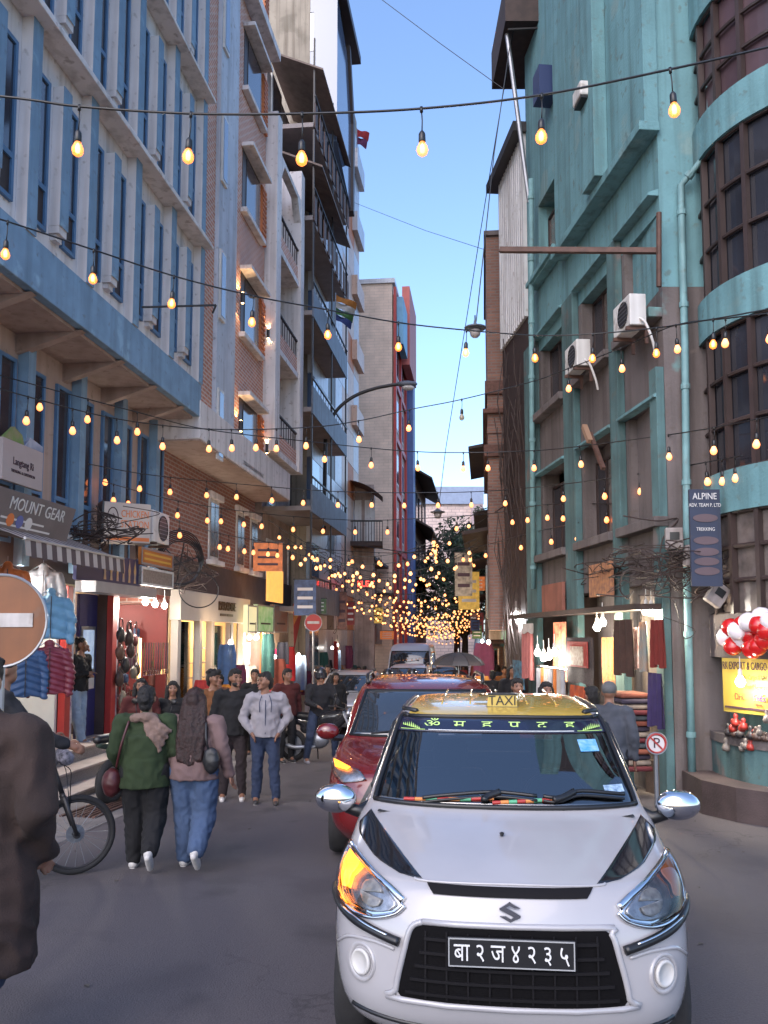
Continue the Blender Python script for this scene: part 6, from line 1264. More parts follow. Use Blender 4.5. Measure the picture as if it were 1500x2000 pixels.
hang_cloth('deep maroon cloth hanging at the teal pier',RS,1272,1297,1210,1302,-.3,cloth('deep maroon cloth',(.14,.014,.01)),3)
hang_cloth('purple cloth hanging below the maroon one',RS,1268,1296,1315,1420,-.25,cloth('purple cloth',(.035,.022,.09)),3)
hang_cloth('blue striped puffer like cloth near the pink banner',RS,1000,1022,1290,1345,-.45,mat('blue stripe cloth',(.04,.15,.24),.7,col2=(.02,.02,.03),scale=9),2,.05)
for k in range(7): hang_cloth('scarf in the pale and orange row on the rail',RS,1048+k*8,1056+k*8,1305,1380,-.75,[cloth('pale grey scarf',(.4,.4,.42)),cloth('orange scarf',(.55,.16,.03)),cloth('cream scarf',(.5,.44,.38))][k%3],2,.03,group='scarves on the rail')
hang_cloth('orange red cloth folded over the stall edge',RS,1115,1150,1340,1372,-.7,mat('orange red cloth',(.5,.09,.02),.8,col2=(.15,.03,.02),scale=6),4)
for k in range(14):
    x=frR.p(1236,1420,-.3)[0]+random.uniform(-.05,.05); z=frR.p(1236,1500,-.3)[1]+k*.075; t=fthing('folded_textile','folded dark woven textile in the tall stack by the pier','textile',frR,x,-.35,z,'folded textiles in a stack'); q=MB(); q.box(-.30,-.22,0,.30,.2,.066); q.build('cloth',mat('folded %d'%(k%5),[(.10,.015,.02),(.25,.2,.16),(.04,.03,.05),(.18,.05,.03),(.05,.06,.07)][k%5],.9,var=.3,scale=14),t,bevel=.025)
for px,py,e in ((1050,1275,25),(1062,1285,20),(1072,1282,20),(1083,1274,25)): white_lamp('blazing white bulb of the cluster over the scarf rail',fp(RS,px,py,-.75),e*.4,group='bulbs over the scarf rail')
for px,py in ((1166,1225),(1177,1216)): white_lamp('warm bulb at the rug shop doorway',fp(RS,px,py,-.4),18,(1,.8,.5),'bulbs at the rug doorway')
for px,py in ((1262,1193),(1272,1195)): white_lamp('bright bulb over the corner textiles',fp(RS,px,py,-.25),18,(1,.9,.7),'bulbs over the corner')
for px,py in ((1008,1200),(1013,1214),(1020,1213)): white_lamp('cool white bulb at the far poster shop',at(px,py,19.5),20,(.9,.95,1),'bulbs at the far right shop')
q=MB(); q.tube([fp(RS,1048,1300,-.75),fp(RS,1108,1308,-.75)],.012,6); tag(q.build('clothes_rail',M_CHROME),'chrome clothes rail holding the row of scarves','rail')
t,W_,H_=board('orange lit wooden sign board above the rug shop',frR,1150,1192,1100,1165,-.25,mat('carved glow sign',(.22,.10,.07),.6,col2=(.5,.22,.09),scale=12))
t,W_,H_=board('reddish shuttered panel above the scarf rail',frR,1058,1098,1140,1195,-.2,mat('reddish shutter',(.28,.10,.07),.7,var=.3,streak=.4))
q=MB(); q.box(0,-.5,2.72,xt,-.13,2.8); o=q.build('shop_canopy',M_DARKW,T)
q=MB(); q.box(.1,.6,-.2,xt-.1,.88,3.1); q.build('shop_back',M_SHOPD,T)
# pipes, boxes, beam, wires
def pipe(lab,pts,r,m): q=MB(); q.tube(catmull(pts,4),r,10); 
def wpipe(lab,pts,r,m):
    t=thing('drain_pipe',lab,'pipe',pts[-1]); o=Vector(pts[-1]); q=MB(); q.tube([Vector(p)-o for p in pts],r,10); q.build('pipe',m,t,smooth=True)
    for i in range(len(pts)-1):
        a,b=Vector(pts[i])-o,Vector(pts[i+1])-o; L_=(b-a).length
        for k in range(int(L_/1.3)+1): c=a.lerp(b,min(1,(k+.3)*1.3/max(L_,.1))); q=MB(); d=(b-a).normalized(); q.tube([c-d*.035,c+d*.035],r*1.25,10); q.build('collar',m,t)
M_TPIPE=mat('teal painted pipe',(.17,.32,.34),.6,var=.3,scale=4,streak=.4)
Yp=pe.y-.09
wpipe('thick teal drain pipe with an elbow on the pier',[at(1386,-60,Yp-.25),at(1388,292,Yp-.25),at(1330,362,Yp),at(1338,700,Yp),at(1343,1180,Yp),at(1352,1525,Yp)],.05,M_TPIPE)
wpipe('slim teal drain pipe on the far edge of the teal building',[fp(frR,1037,350,-.2),fp(frR,1038,700,-.2),fp(frR,1042,1150,-.2)],.055,M_TPIPE)
def mbox(lab,w,rz,rx=0): t=thing('meter_box',lab,'meter box',w,rz); t.rotation_euler=(0,rx,rz); q=MB(); q.box(-.11,-.12,-.14,.11,0,.14); q.build('case',mat('stained meter casing',(.33,.29,.28),.6,var=.3,scale=8,streak=.4),t,bevel=.012); q=MB(); q.box(-.06,-.128,-.02,.06,-.121,.08); q.build('dial_window',M_BLKP,t)
mbox('upper electric meter box on the teal pier',at(1315,1053,Yp-.05),R(-10)); mbox('middle electric meter box hanging from cables',at(1349,1088,Yp-.1),R(10),R(8)); mbox('tilted meter box dangling lowest in the cable tangle',at(1396,1162,Yp-.4),R(5),R(35))
p=at(1379,1060,Yp-.75); t=thing('vertical_sign','blue vertical sign reading ALPINE with pale ovals','sign',(p.x,Yp-.75,at(1379,1145,Yp-.75).z)); Hh=at(1379,968,Yp).z-at(1379,1145,Yp).z; q=MB(); q.box(-.19,0,0,.19,.04,Hh); q.build('board',mat('dusty blue sign',(.022,.030,.062),.6,var=.25,streak=.4),t)
M_PINKP=mat('faded pink oval',(.10,.065,.075),.6,var=.2); text('lettering','ALPINE',t,M_WINK,.115,(0,-.004,Hh-.09),(R(90),0,0),.002,sx=.82); text('lettering','ADV. TEAM P. LTD',t,M_WINK,.065,(0,-.004,Hh-.20),(R(90),0,0),.002,sx=.75); text('lettering','TREKKING',t,M_WINK,.06,(0,-.004,Hh-.50),(R(90),0,0),.002,sx=.8)
for k,z in enumerate((.36,.64,.78,.90,1.02)): q=MB(); q.lathe([(.155,-.008),(.155,-.002)],(0,0,0),1,22); q.v=[(a,b,c*.33+Hh-z) for a,b,c in q.v]; q.build('oval',M_PINKP,t)
random.seed(5)
def tangle(lab,c,ex,n,m=M_BLKP,L=.5,r=.008):
    t=thing('cable_tangle',lab,'cables',c)
    q=MB()
    for k in range(n):
        p=[Vector((random.gauss(0,ex[0]),random.gauss(0,ex[1]),random.gauss(0,ex[2])))]
        for j in range(4): p.append(p[-1]*.75+Vector((random.gauss(0,ex[0]),random.gauss(0,ex[1]),random.gauss(0,ex[2])))*.8)
        q.tube(catmull(p,5),r*random.uniform(.6,1.4),5)
    tag(q.build('cables',m,t,smooth=True),kind='stuff')
tangle('thick brown tangle of cables round the meter boxes',at(1345,1115,Yp-.2),(.40,.12,.22),46,M_DARKW); tangle('tangle of dark cables beside the grey board',fp(fA2,170,1045,-.35),(.42,.12,.14),42,M_DARKW); tangle('dark cables bunched under the lantern signs',fp(fA2,355,1120,-.45),(.3,.1,.22),26,M_DARKW); tangle('cables sagging along the teal shop front',fp(frR,1215,1100,-.25),(.25,.9,.10),24,M_DARKW); tangle('dark cable bunch over the far left shops',fp(frS,640,1120,-.5),(.4,.9,.8),30,M_DARKW)
t=thing('cable_coil','big spoked ring of coiled cable above the orange sign','cables',fp(fA2,352,1100,-.62),R(40))
for k in range(7): q=MB(); rr=.40+.015*k; q.tube([(rr*cos(2*PI*j/30)*1.0,.02*sin(j+k),.02*k+rr*1.05*sin(2*PI*j/30)) for j in range(31)],.012,5); q.build('loop',M_BLKP,t)
for k in range(3): a=R(60*k+20); q=MB(); q.tube([(-.4*cos(a),0,-.4*sin(a)),(.4*cos(a),0,.4*sin(a))],.013,5); q.build('spoke',M_BLKP,t)
q=MB(); q.tube([(.38+.42*cos(2*PI*j/30),-.05,-.5+.34*sin(2*PI*j/30)) for j in range(31)],.012,5); q.build('loose_loop',M_BLKP,t)
q=MB(); e0=fp(frR,1287,490,-.1); e1=at(976,488,e0.y+.8); q.tube([e0,e1],.05,4); tag(q.build('steel_beam',M_RUST),'rusty steel beam reaching from the teal wall over the street','beam')
q=MB(); a_,b_=fp(frR,1287,415,-.12),fp(frR,1287,560,-.12); q.tube([a_,b_],.035,6); tag(q.build('steel_upright',M_RUST),'short rusty upright holding the street beam on the teal wall','bracket')
q=MB(); q.tube([at(988,50,17.6),at(1034,395,17.9)],.05,8); tag(q.build('leaning_pole',M_STEEL),'grey leaning pole propped between the roof canopy and the pipe','pole')
t=thing('roof_canopy','dark timber roof canopy jutting out at the top of the teal building','canopy',at(1040,60,17.5)); q=MB(); c0=at(1040,60,17.5); q.box(-.62,-.3,0,.9,2,.9); q.build('soffit',M_DARKW,t); q=MB(); q.tube([(-.55,-.2,-.12),(.6,-.2,-.06)],.025,6); q.tube([(.5,-.2,0),(.5,-.2,-.3)],.02,6); q.build('strut',M_IRON,t)
t=thing('rooftop_sign','navy box sign on the roof of the corrugated house','sign',fp(frR,1068,205,-.1),frR.a); q=MB(); q.box(-.1,-.25,0,.35,.1,.6); q.build('box',mat('navy box',(.02,.04,.12),.5),t)
t=thing('wall_floodlight','small white floodlight box on the teal wall','lamp',fp(frR,1137,185,-.45),frR.a); q=MB(); q.box(-.2,-.1,-.12,.2,.25,.12); q.build('case',M_PLAS,t,bevel=.03); q=MB(); q.box(-.18,-.08,-.16,.18,.22,-.122); q.build('lens',M_BLKP,t)
t=fthing('tube_light_fitting','old tube light fitting angled off the grey wall','lamp',frR,frR.p(1165,880,-.3)[0],-.3,frR.p(1165,880,-.3)[1]); q=MB(); q.X=Matrix.Rotation(R(50),4,'Y'); q.box(-.45,-.03,-.03,.45,.03,.03); q.build('arm',M_RUST,t); q=MB(); q.X=Matrix.Translation((-.28,-.05,.33))@Matrix.Rotation(R(50),4,'Y'); q.box(-.2,-.04,-.04,.2,.04,.04); q.build('tube_case',mat('tan plastic',(.28,.17,.11),.6),t)
# bay shop: yellow sign, balloons, display
aS=math.atan2(11.2-9.6,0)
def bayp(px,py,r=CR+.06):
    d=ray(px,py); o_=Vector((0,0,CZ)); a2=d.x**2+d.y**2; b2=2*((o_.x-CX)*d.x+(o_.y-CY)*d.y); c2=(o_.x-CX)**2+(o_.y-CY)**2-r*r; D_=b2*b2-4*a2*c2
    k=(-b2-math.sqrt(max(D_,0)))/(2*a2); return o_+d*k
s0=bayp(1412,1340); s1=bayp(1530,1340); zt_=bayp(1460,1287).z; zb_=bayp(1460,1395).z; dv=(s1-s0); az=math.atan2(dv.y,dv.x)
t=thing('shop_banner','yellow export and cargo banner with dark and red lettering','sign',(s0.x,s0.y,zb_),az); Lb=math.hypot(dv.x,dv.y)+.9; Hb=zt_-zb_; q=MB(); q.grid(lambda u,v:(u*Lb,-.02*sin(u*7),v*Hb),20,3); q.grid(lambda u,v:((1-u)*Lb,.012-.02*sin((1-u)*7),v*Hb),20,3); q.build('sheet',mat('yellow banner',(.42,.30,.045),.5,var=.1),t,smooth=True)
V=math.hypot(dv.x,dv.y)/118*88
for (s_,m_,sz,fx_,fz_,sx_) in (('RK EXPORT & CARGO',M_INK,.135,.05,.86,.52),('Sea Cargo & Air Cargo',mat('olive print',(.16,.11,.02),.6),.085,.50,.66,.62),('Postal Service',MATS['olive print'],.085,.55,.49,.66),('DHL',M_RINK,.115,.32,.30,.72),('FedEx',mat('violet print',(.08,.02,.14),.6),.115,.74,.30,.66),('Express',M_RINK,.045,.76,.18,.8)): ptext(t,s_,m_,sz,V*fx_,Hb*fz_,sx_,-.03,'LEFT')
q=MB(); q.box(.05,-.03,.05,Lb-.3,-.026,.075); q.build('printed_line',M_INK,t)
white_lamp('white bulb glaring in front of the yellow banner',bayp(1446,1332,CR+.22),6)
random.seed(9)
M_BR=mat('red balloon',(.50,.012,.012),.22,coat=.5); M_BWt=mat('white balloon',(.72,.66,.68),.25,coat=.4)
for k,(px,py,c) in enumerate(((1418,1245,1),(1432,1262,0),(1440,1232,1),(1447,1250,1),(1450,1222,0),(1462,1215,1),(1465,1240,0),(1468,1268,0),(1482,1222,0),(1486,1205,1),(1492,1250,0),(1497,1230,0),(1428,1226,0),(1480,1262,0),(1505,1215,1))):
    w=bayp(px,py,CR+.16+.05*(k%3)); q=MB(); q.lathe([(0,-.125),(.05,-.115),(.10,-.06),(.115,.0),(.10,.06),(.05,.11),(0,.12)],n=16); q.lathe([(.012,-.14),(.004,-.122)],n=6); o=q.build('balloon',M_BWt if c else M_BR,smooth=True); o.location=w; o.rotation_euler=(random.uniform(-1,1),random.uniform(-1,1),0); tag(o,'glossy %s balloon in the bunch above the yellow banner'%('white' if c else 'red'),'balloon','red and white balloons')
for k in range(26):
    w=bayp(random.uniform(1415,1500),random.uniform(1405,1468),CR+.02); c=[(.35,.03,.02),(.03,.025,.025),(.2,.17,.15),(.07,.04,.03)][k%4]; t=thing('souvenir','small figurine shaped souvenir on the bay window ledge','souvenir',(w.x,w.y,zat(1460)+gz(CY)) if k%2 else w,random.random()*6,'souvenirs on the ledge'); q=MB(); sc_=random.uniform(.5,.8); q.lathe([(.06*sc_,0),(.075*sc_,.05*sc_),(.055*sc_,.10*sc_),(.028*sc_,.12*sc_),(.045*sc_,.16*sc_),(.03*sc_,.2*sc_),(0,.21*sc_)],n=10); q.ball((.06*sc_,0,.07*sc_),(.03*sc_,.03*sc_,.05*sc_),8,6); q.build('figure',mat('souvenir %d'%(k%4),c,.4,var=.4,scale=20),t,smooth=True)
# ================================================================ street lamp, lanterns, flags, overhead wires
p0=at(636,850,29.0); t=thing('street_lamp','curved arm street lamp reaching over the road from the balcony building','street lamp',p0); pts=[at(x,y,29.0)-p0 for x,y in ((636,850),(655,805),(690,775),(735,758),(780,750))]; q=MB(); q.tube(catmull(pts,6),.06,8); q.build('arm',M_IRON,t,smooth=True)
q=MB(); q.ball(at(795,750,29.0)-p0,(.36,.16,.11),14,8); h_=q.build('lamp_head',M_GREY,t,smooth=True); q=MB(); q.ball(at(797,757,29.0)-p0,(.22,.13,.10),12,8); q.build('lens',M_PLAS,h_,smooth=True)
q=MB(); q.tube([(0,0,0),(-.05,.1,-3.2)],.07,8); q.build('bracket_pole',M_IRON,t)
for (px,py,Y,s_,lab) in ((928,645,15,.17,'larger hanging street lantern with a wide shade'),(855,1003,25,.19,'smaller hanging lantern over the string lights')):
    t=thing('hanging_lantern',lab,'lantern',at(px,py,Y)); q=MB(); q.lathe([(.02*s_/.2,s_*1.1),(.03,s_*.7),(s_*1.1,s_*.15),(s_*1.15,.05),(s_*.65,.0)],n=16); q.build('shade',M_GREY,t,smooth=True); q=MB(); q.lathe([(s_*.6,-.005),(s_*.5,-s_*.55),(s_*.3,-s_*.75),(0,-s_*.8)],n=14); q.build('globe',mat('dusty lamp globe',(.34,.30,.29),.4),t,smooth=True); q=MB(); q.tube([(0,0,s_*1.1),(0,0,s_*1.6)],.012,5); q.build('hook',M_IRON,t)
def flag(lab,w,cols_,s_,rz):
    t=thing('flag',lab,'flag',w,rz); q=MB(); q.tube([(0,0,-.2*s_),(0,0,1.25*s_)],.02*s_,6); q.build('pole',M_STEEL,t)
    for k,c in enumerate(cols_): q=MB(); n=len(cols_); f0,f1=k/n,(k+1)/n; q.grid(lambda u,v:(.75*s_*u*(1-.3*lerp(f0,f1,v)),.10*s_*sin(u*6+2*v),1.2*s_-.9*s_*lerp(f0,f1,v)-.35*s_*u),10,4); q.build('cloth',cloth('flag '+str(c),c),t,smooth=True)
flag('small red flag on the edge of the clad tower',at(697,290,36.0),[(.30,.02,.025),(.12,.03,.09)],.75,R(-10)); flag('multi coloured flag on the balcony building',at(655,640,28.0),[(.35,.14,.03),(.4,.4,.4),(.05,.14,.05),(.03,.05,.18)],.95,R(-5))
def wire(lab,pts,r=.008): q=MB(); q.tube([at(*p) for p in pts] if len(pts)>2 else [at(*p) for p in pts],r,5); tag(q.build('overhead_wire',M_BLKP),lab,'wire')
wire('thin wire crossing the sky from the tower to the leaning pole',[(740,-5,20),(860,85,19),(985,175,18)]); wire('long wire running from the roof canopy down to the large lantern',[(1000,60,17.5),(965,300,16.5),(930,628,15)],.010); wire('second wire dropping from the canopy towards the far lantern',[(1003,60,17.5),(950,380,20),(870,880,24),(857,990,25)],.010)
wire('faint wire slanting from the tower to the brick house',[(690,395,34),(830,450,28),(960,492,22)]); wire('cable strung from the pale tower to the teal windows',[(380,240,16.8),(700,330,14),(1050,560,17.5)],.005) if False else None
wire('cable looping down the teal wall',[(1105,60,15.3),(1120,330,15),(1150,560,14.6)],.012); wire('thick cable climbing to the right above the distant bulbs',[(700,1065,28),(800,1080,26),(850,1068,25),(960,1005,22),(1050,945,18)],.016)
q=MB(); e0=fp(frA,277,600,-.2); q.tube([e0,at(422,596,e0.y+.6)],.018,6); q.tube([at(422,596,e0.y+.6),at(415,612,e0.y+.6)],.018,6); tag(q.build('flag_bracket',M_IRON),'thin iron bracket reaching out from the blue windows','bracket')
# ================================================================ TREES beyond the lights
M_LEAF=mat('dark foliage',(.045,.065,.030),.8,var=.5,scale=2); M_BARK=mat('bark',(.06,.045,.035),.9,var=.3)
def tree(lab,px,py,Y,rx,rz_,n,seed):
    random.seed(seed); c=at(px,py,Y); t=thing('tree',lab,'tree',(c.x,Y,gz(Y))); h=c.z-gz(Y)
    q=MB(); q.tube([(0,0,0),(.1,0,h*.5),(0,0,h)],[.3,.2,.08],8)
    for k in range(6): a=random.uniform(0,6.28); q.tube([(0,0,h*.55),(rx*.4*cos(a),rx*.4*sin(a),h*.85),(rx*.7*cos(a),rx*.7*sin(a),h+random.uniform(-.3,.5)*rz_)],[.12,.07,.02],5)
    q.build('trunk',M_BARK,t)
    q=MB()
    cl=[(Vector((random.gauss(0,.45)*rx,random.gauss(0,.45)*rx,h+random.uniform(-.8,.8)*rz_)),random.uniform(.25,.5)*rx) for _ in range(22)]
    for k in range(n):
        cc,r=random.choice(cl); d=Vector((random.gauss(0,1),random.gauss(0,1),random.gauss(0,1))).normalized()*r*random.uniform(.6,1.05); p=cc+d; s_=random.uniform(.10,.24); a=Vector((random.gauss(0,1),random.gauss(0,1),random.gauss(0,.6))).normalized(); b=a.orthogonal().normalized()
        q.add([p-a*s_,p+b*s_*.5,p+a*s_,p-b*s_*.5],[(0,1,2,3)])
    q.build('crown',M_LEAF,t)
tree('round dark tree standing before the pale block building',890,1095,66,3.6,2.4,5200,1); tree('broad dark tree under the string lights at the street end',905,1165,58,4.2,2.0,5200,2); tree('thin tree beside the far right roofs',958,1060,74,2.2,3.2,2600,4)
# ================================================================ STRING LIGHTS
M_AMBG=mat('amber bulb glass',(.9,.5,.15),.08,emit=(1,.17,.018),estr=.6,alpha=.55); M_FIL=mat('glowing filament',(1,.7,.3),emit=(1,.5,.14),estr=4); M_BULB=mat('lit amber bulb',(1,.7,.35),emit=(1,.21,.045),estr=1.15); M_BULBF=mat('lit far bulb',(1,.72,.38),emit=(1,.33,.095),estr=1.25,sample=False); M_BULB0=mat('unlit bulb',(.3,.26,.2),.15)
def lampmeshes(L):
    q=MB(); q.tube([(0,0,0),(.004,0,-L*.5),(0,0,-L)],.005,5); q.lathe([(.012,.012),(.012,-.03)],n=6); q.lathe([(.012,-L+.01),(.024,-L-.01),(.026,-L-.07),(.020,-L-.078)],n=10); a=q.mesh('lamp_holder',M_BLKP,True)
    return a
PROF=[(.018,0),(.026,-.018),(.040,-.048),(.043,-.068),(.036,-.092),(.018,-.108),(0,-.112)]
q=MB(); q.lathe(PROF,n=14); BG=q.mesh('bulb',M_AMBG,True); q=MB(); q.lathe([(.004,-.012),(.015,-.030),(.019,-.055),(.016,-.080),(0,-.090)],n=8); BF=q.mesh('filament',M_FIL,True)
q=MB(); q.lathe(PROF,n=12); BB=q.mesh('bulb',M_BULB,True); BU=q.mesh('bulb',M_BULB0,True); q=MB(); q.lathe([(.02,0),(.045,-.05),(.045,-.075),(.02,-.105),(0,-.11)],n=8); BFAR=q.mesh('bulb',M_BULBF,True)
LH={}
def hang(par,w,L,kind):
    k=round(L,2)
    if k not in LH: LH[k]=lampmeshes(k)
    h=put('lamp_holder',LH[k],par,w,(random.uniform(-.06,.06),random.uniform(-.06,.06),0)); z=-k-.072
    if kind=='near': b=put('bulb',BG,h,(0,0,z)); f=put('filament',BF,h,(0,0,z))
    else: put('bulb',{'mid':BB,'off':BU,'far':BFAR}[kind],h,(0,0,z),None,(1,1,1) if kind!='far' else (.95,.95,.9))
def strand(lab,pts,bulbs,L,kind,off=(),r=.009):
    sp=catmull(pts,8); t=thing('string_light',lab,'string lights',at(*pts[0])); o=t.location.copy(); q=MB(); q.tube([at(*p)-o for p in sp],r,6); q.build('wire',M_BLKP,t,smooth=True)
    for b in bulbs:
        for i in range(len(sp)-1):
            if sp[i].x<=b<=sp[i+1].x: f=(b-sp[i].x)/(sp[i+1].x-sp[i].x+1e-9); s_=sp[i].lerp(sp[i+1],f); hang(t,at(*s_)-o,L*random.uniform(.92,1.08),'off' if b in off else kind); break
random.seed(21)
strand('nearest string of amber bulbs crossing high over the taxi',[(-420,150,6.2),(0,188,6),(155,208,6),(375,222,6),(595,222,6),(823,212,6),(1060,185,6),(1310,135,6),(1500,92,6),(1750,30,6)],[155,373,590,823,1058,1309],.20,'near')
strand('long string of amber bulbs sloping from the blue windows to the bowed bay',[(-150,385,7.6),(0,428,8),(183,488,8.5),(343,540,9),(495,578,9.5),(640,605,10),(778,630,10.4),(912,645,10.8),(1045,655,11),(1160,652,10.9),(1285,640,10.4),(1400,622,9.7),(1520,600,9.2)],[15,183,340,495,640,778,911,1043,1158,1282,1393],.18,'near')
strand('string of bulbs from the grey sign across to the grey bay windows',[(-100,705,10.5),(80,755,11.5),(268,805,12.5),(400,838,13.5),(600,862,14.5),(780,880,15),(905,884,15),(1045,880,14.5),(1130,872,13.5),(1300,850,11.6),(1395,835,10.6),(1520,810,9.7)],[80,172,268,635,725,815,905,952,1043,1132,1305,1395,1478],.16,'mid')
strand('string of bulbs rising to the right past the air conditioners',[(-80,735,10),(55,775,10.8),(228,818,12),(408,838,13),(598,835,13.5),(700,822,13.8),(800,800,14),(902,780,14),(1040,745,13.4),(1110,720,12.8),(1212,680,11.8),(1320,635,10.8),(1417,622,10),(1520,610,9.5)],[55,142,228,318,408,452,502,540,598,700,800,902,1110,1212,1320,1417,1500],.17,'mid',(902,))
strand('string of bulbs spanning level from the brick windows to the teal pier',[(120,895,13.5),(275,925,15),(465,945,16.5),(660,960,17.5),(855,962,17.8),(985,957,17),(1130,942,14.6),(1250,925,12.8),(1378,903,11.2),(1450,890,10.5)],[157,205,275,333,403,462,530,593,660,725,790,855,920,988,1100,1180,1250,1313,1333,1378,1410,1435],.14,'mid')
strand('string of bulbs from the chicken sign to the teal windows',[(200,940,14),(345,978,16),(512,1003,18),(693,1016,19.5),(830,1012,20),(960,1003,19),(1075,985,16.6),(1250,985,13)],[222,250,348,405,432,475,512,573,632,693,757,893,1000,1030,1070,1098,1128,1185,1245],.14,'mid')
strand('short string of bulbs along the brick wall to the orange banner',[(330,1010,15),(420,1040,17),(545,1062,19),(660,1075,21),(800,1080,22),(930,1068,21.5),(1020,1045,18.6),(1130,1020,15)],[350,430,447,478,495,525,543,572,620,688,740,795,905,948,1018,1045,1075,1128],.14,'mid')
for i in range(32):
    Y=20.5+i*1.45; xl=LX+LM*Y+.15; xr=2.75+LM*(Y-23)-.25; hz_=4.9+random.uniform(-.6,.5)+(.25 if i<6 else -.1); n=int((xr-xl)/(.42 if i<8 else .27)); sag=random.uniform(.6,1.1); dy=random.uniform(-.4,.4)
    t=thing('string_light','string of small warm bulbs sagging across the far street','string lights',(xl,Y,gz(Y)+hz_),0,'far string lights'); pts=[]
    tilt=random.uniform(-.5,.3)
    for k in range(13): f=k/12; pts.append(Vector(((xr-xl)*f,dy*f,-sag*4*f*(1-f)+tilt*f)))
    q=MB(); q.tube(pts,.010,4); q.build('wire',M_BLKP,t)
    for k in range(n):
        f=(k+.5+random.uniform(-.15,.15))/n; j=min(int(f*12),11); hang(t,pts[j].lerp(pts[j+1],f*12-j),random.choice((.1,.14,.2)),'far')
t=thing('string_light','upright cone of warm bulbs climbing to the small lantern','string lights',at(850,1045,25.2)); o=t.location.copy(); pa=[at(848,1040,25.2)-o,at(835,1075,26)-o,at(815,1105,27)-o]; pb=[at(848,1040,25.2)-o,at(855,1075,25.6)-o,at(850,1110,26)-o]
for pts in (pa,pb):
    q=MB(); q.tube(catmull(pts,5),.01,4); q.build('wire',M_BLKP,t)
    for f in range(6): s_=catmull(pts,5)[min(f+1,10)]; hang(t,s_+Vector((random.uniform(-.08,.08),0,0)),.1,'far')

# ================================================================ FAR CLUTTER: projecting signs, lamps and goods of the far shops
random.seed(33)
PC=[((.45,.12,.03),1),((.30,.02,.02),0),((.06,.10,.22),0),((.42,.36,.28),0),((.08,.16,.06),0),((.50,.30,.06),1),((.25,.10,.07),0)]
PN=['glowing orange','dark red','navy blue','cream','dull green','lit amber','brown']
for k in range(22):
    left=k%2==0; Y=20+k*1.7; x=(LX+LM*Y+.35+random.uniform(0,.5)) if left else (2.75+LM*(Y-23)-.3-random.uniform(0,.4))
    if not left and Y<23: continue
    z=gz(Y)+random.uniform(2.7,4.6); w_=random.uniform(.3,.75); h_=random.uniform(.4,1.3); c,e=PC[k%7]
    t=thing('projecting_sign','%s projecting shop sign %s'%(PN[k%7],'over the far left shops' if left else 'over the far right shops'),'sign',(x,Y,z),random.uniform(-.25,.25),'projecting signs of the far shops')
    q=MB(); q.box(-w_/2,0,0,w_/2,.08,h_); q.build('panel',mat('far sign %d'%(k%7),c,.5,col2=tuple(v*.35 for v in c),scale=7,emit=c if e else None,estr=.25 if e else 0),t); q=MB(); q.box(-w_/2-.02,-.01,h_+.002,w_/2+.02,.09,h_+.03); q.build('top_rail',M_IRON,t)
    for j in range(3): q=MB(); q.box(-w_*.35,-.008,h_*(.2+.25*j),w_*.35,-.002,h_*(.28+.25*j)); q.build('printed_line',M_WINK if k%3 else M_INK,t)
for k in range(26):
    left=k%2==0; Y=19.5+k*1.25; x=(LX-LOW+LM*Y+.7) if left else (2.75+LM*(Y-23)-.05)
    if not left and Y<23: continue
    t=thing('shop_lamp','bare bulb lighting a far %s shop front'%('left' if left else 'right'),'lamp',(x+random.uniform(-.2,.2),Y,gz(Y)+random.uniform(1.9,2.5)),0,'far shop lamps'); put('bulb',WB,t,None,None,(.9,.9,.9)); q=MB(); q.tube([(0,0,.06),(0,0,.4)],.008,5); q.build('holder',M_BLKP,t)
    if k%3==0:
        l=bpy.data.lights.new('bulb_light','POINT'); l.energy=40; l.color=(1,.72,.42); l.shadow_soft_size=.08; lo=bpy.data.objects.new('bulb_light',l); COL.objects.link(lo); lo.parent=t; lo.location=(0,0,-.1)
GC=[(.35,.03,.03),(.05,.10,.22),(.45,.20,.04),(.10,.02,.06),(.30,.26,.22),(.03,.10,.09),(.22,.05,.03),(.02,.02,.03)]
GN=['red','blue','orange','plum','pale','teal','rust','black']
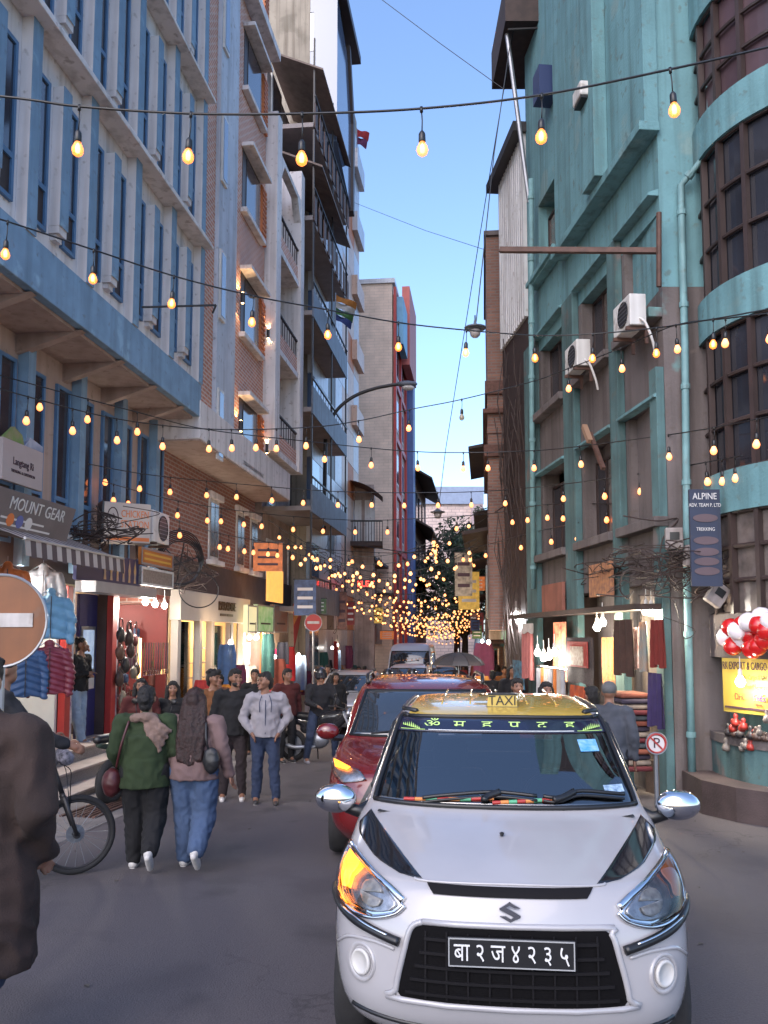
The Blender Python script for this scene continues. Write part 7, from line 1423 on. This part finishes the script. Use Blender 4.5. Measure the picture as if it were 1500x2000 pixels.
for k in range(54):
    if k<26: Y=18.5+k*.95; x=LX-LOW+LM*Y+.45+random.uniform(0,.35); side='left'
    elif k<40: Y=23.5+(k-26)*1.1; x=2.75+LM*(Y-23)-random.uniform(.05,.3); side='right'
    else: continue
    h_=random.uniform(.5,1.2); w_=random.uniform(.3,.6); z=gz(Y)+random.uniform(1.0,2.2); t=thing('hanging_garment','%s garment hung outside the far %s shops'%(GN[k%8],side),'garment',(x,Y,z),random.uniform(-.5,.5),'garments outside the far shops'); q=MB(); ph=random.random()*6
    q.grid(lambda u,v:((u-.5)*w_*(1-.35*max(0,v-.8)*3),.03*sin(u*12+ph),h_*(v-.5)),12,5); q.grid(lambda u,v:((.5-u)*w_*(1-.35*max(0,v-.8)*3),.05+.03*sin((1-u)*12+ph),h_*(v-.5)),12,5); q.build('cloth',cloth('garment %d'%(k%8),GC[k%8]),t,smooth=True)
# goods filling the bag shop
for k in range(34):
    px=random.uniform(222,322); off=random.choice((.25,.6,1.0)); x_,z_=frS.p(px,random.uniform(1225,1400),off); c=GC[(k*3)%8]; t=F('hanging_bag','cloth or leather goods hung on the inner walls of the bag shop','bag',x_,off,z_,group='goods inside the bag shop'); q=MB(); w_=random.uniform(.10,.2); h_=random.uniform(.15,.38); q.box(-w_/2,-.06,-h_,w_/2,.06,0); q.build('pouch',mat('goods %d'%((k*3)%8),tuple(v*.45 for v in c),.6,var=.5,scale=14),t,bevel=.04); q=MB(); q.tube(catmull([(-w_*.35,0,-.01),(0,0,.14),(w_*.35,0,-.01)],4),.008,5); q.build('handle',M_BLKP,t)
# litter on the road
q=MB()
for k in range(90):
    x=random.uniform(-4,4); y=random.uniform(4.5,22); s_=random.uniform(.008,.03); a=random.random()*6; z=gz(y)+.006; q.add([(x+s_*cos(a),y+s_*sin(a),z),(x-s_*.6*sin(a),y+s_*.6*cos(a),z+.004),(x-s_*cos(a),y-s_*sin(a),z),(x+s_*.6*sin(a),y-s_*.6*cos(a),z+.006)],[(0,1,2,3)])
tag(q.build('litter',mat('litter scraps',(.10,.085,.07),.9,col2=(.03,.025,.02),scale=3)),'tiny dark scraps of litter and leaves scattered on the road','litter',kind='stuff')
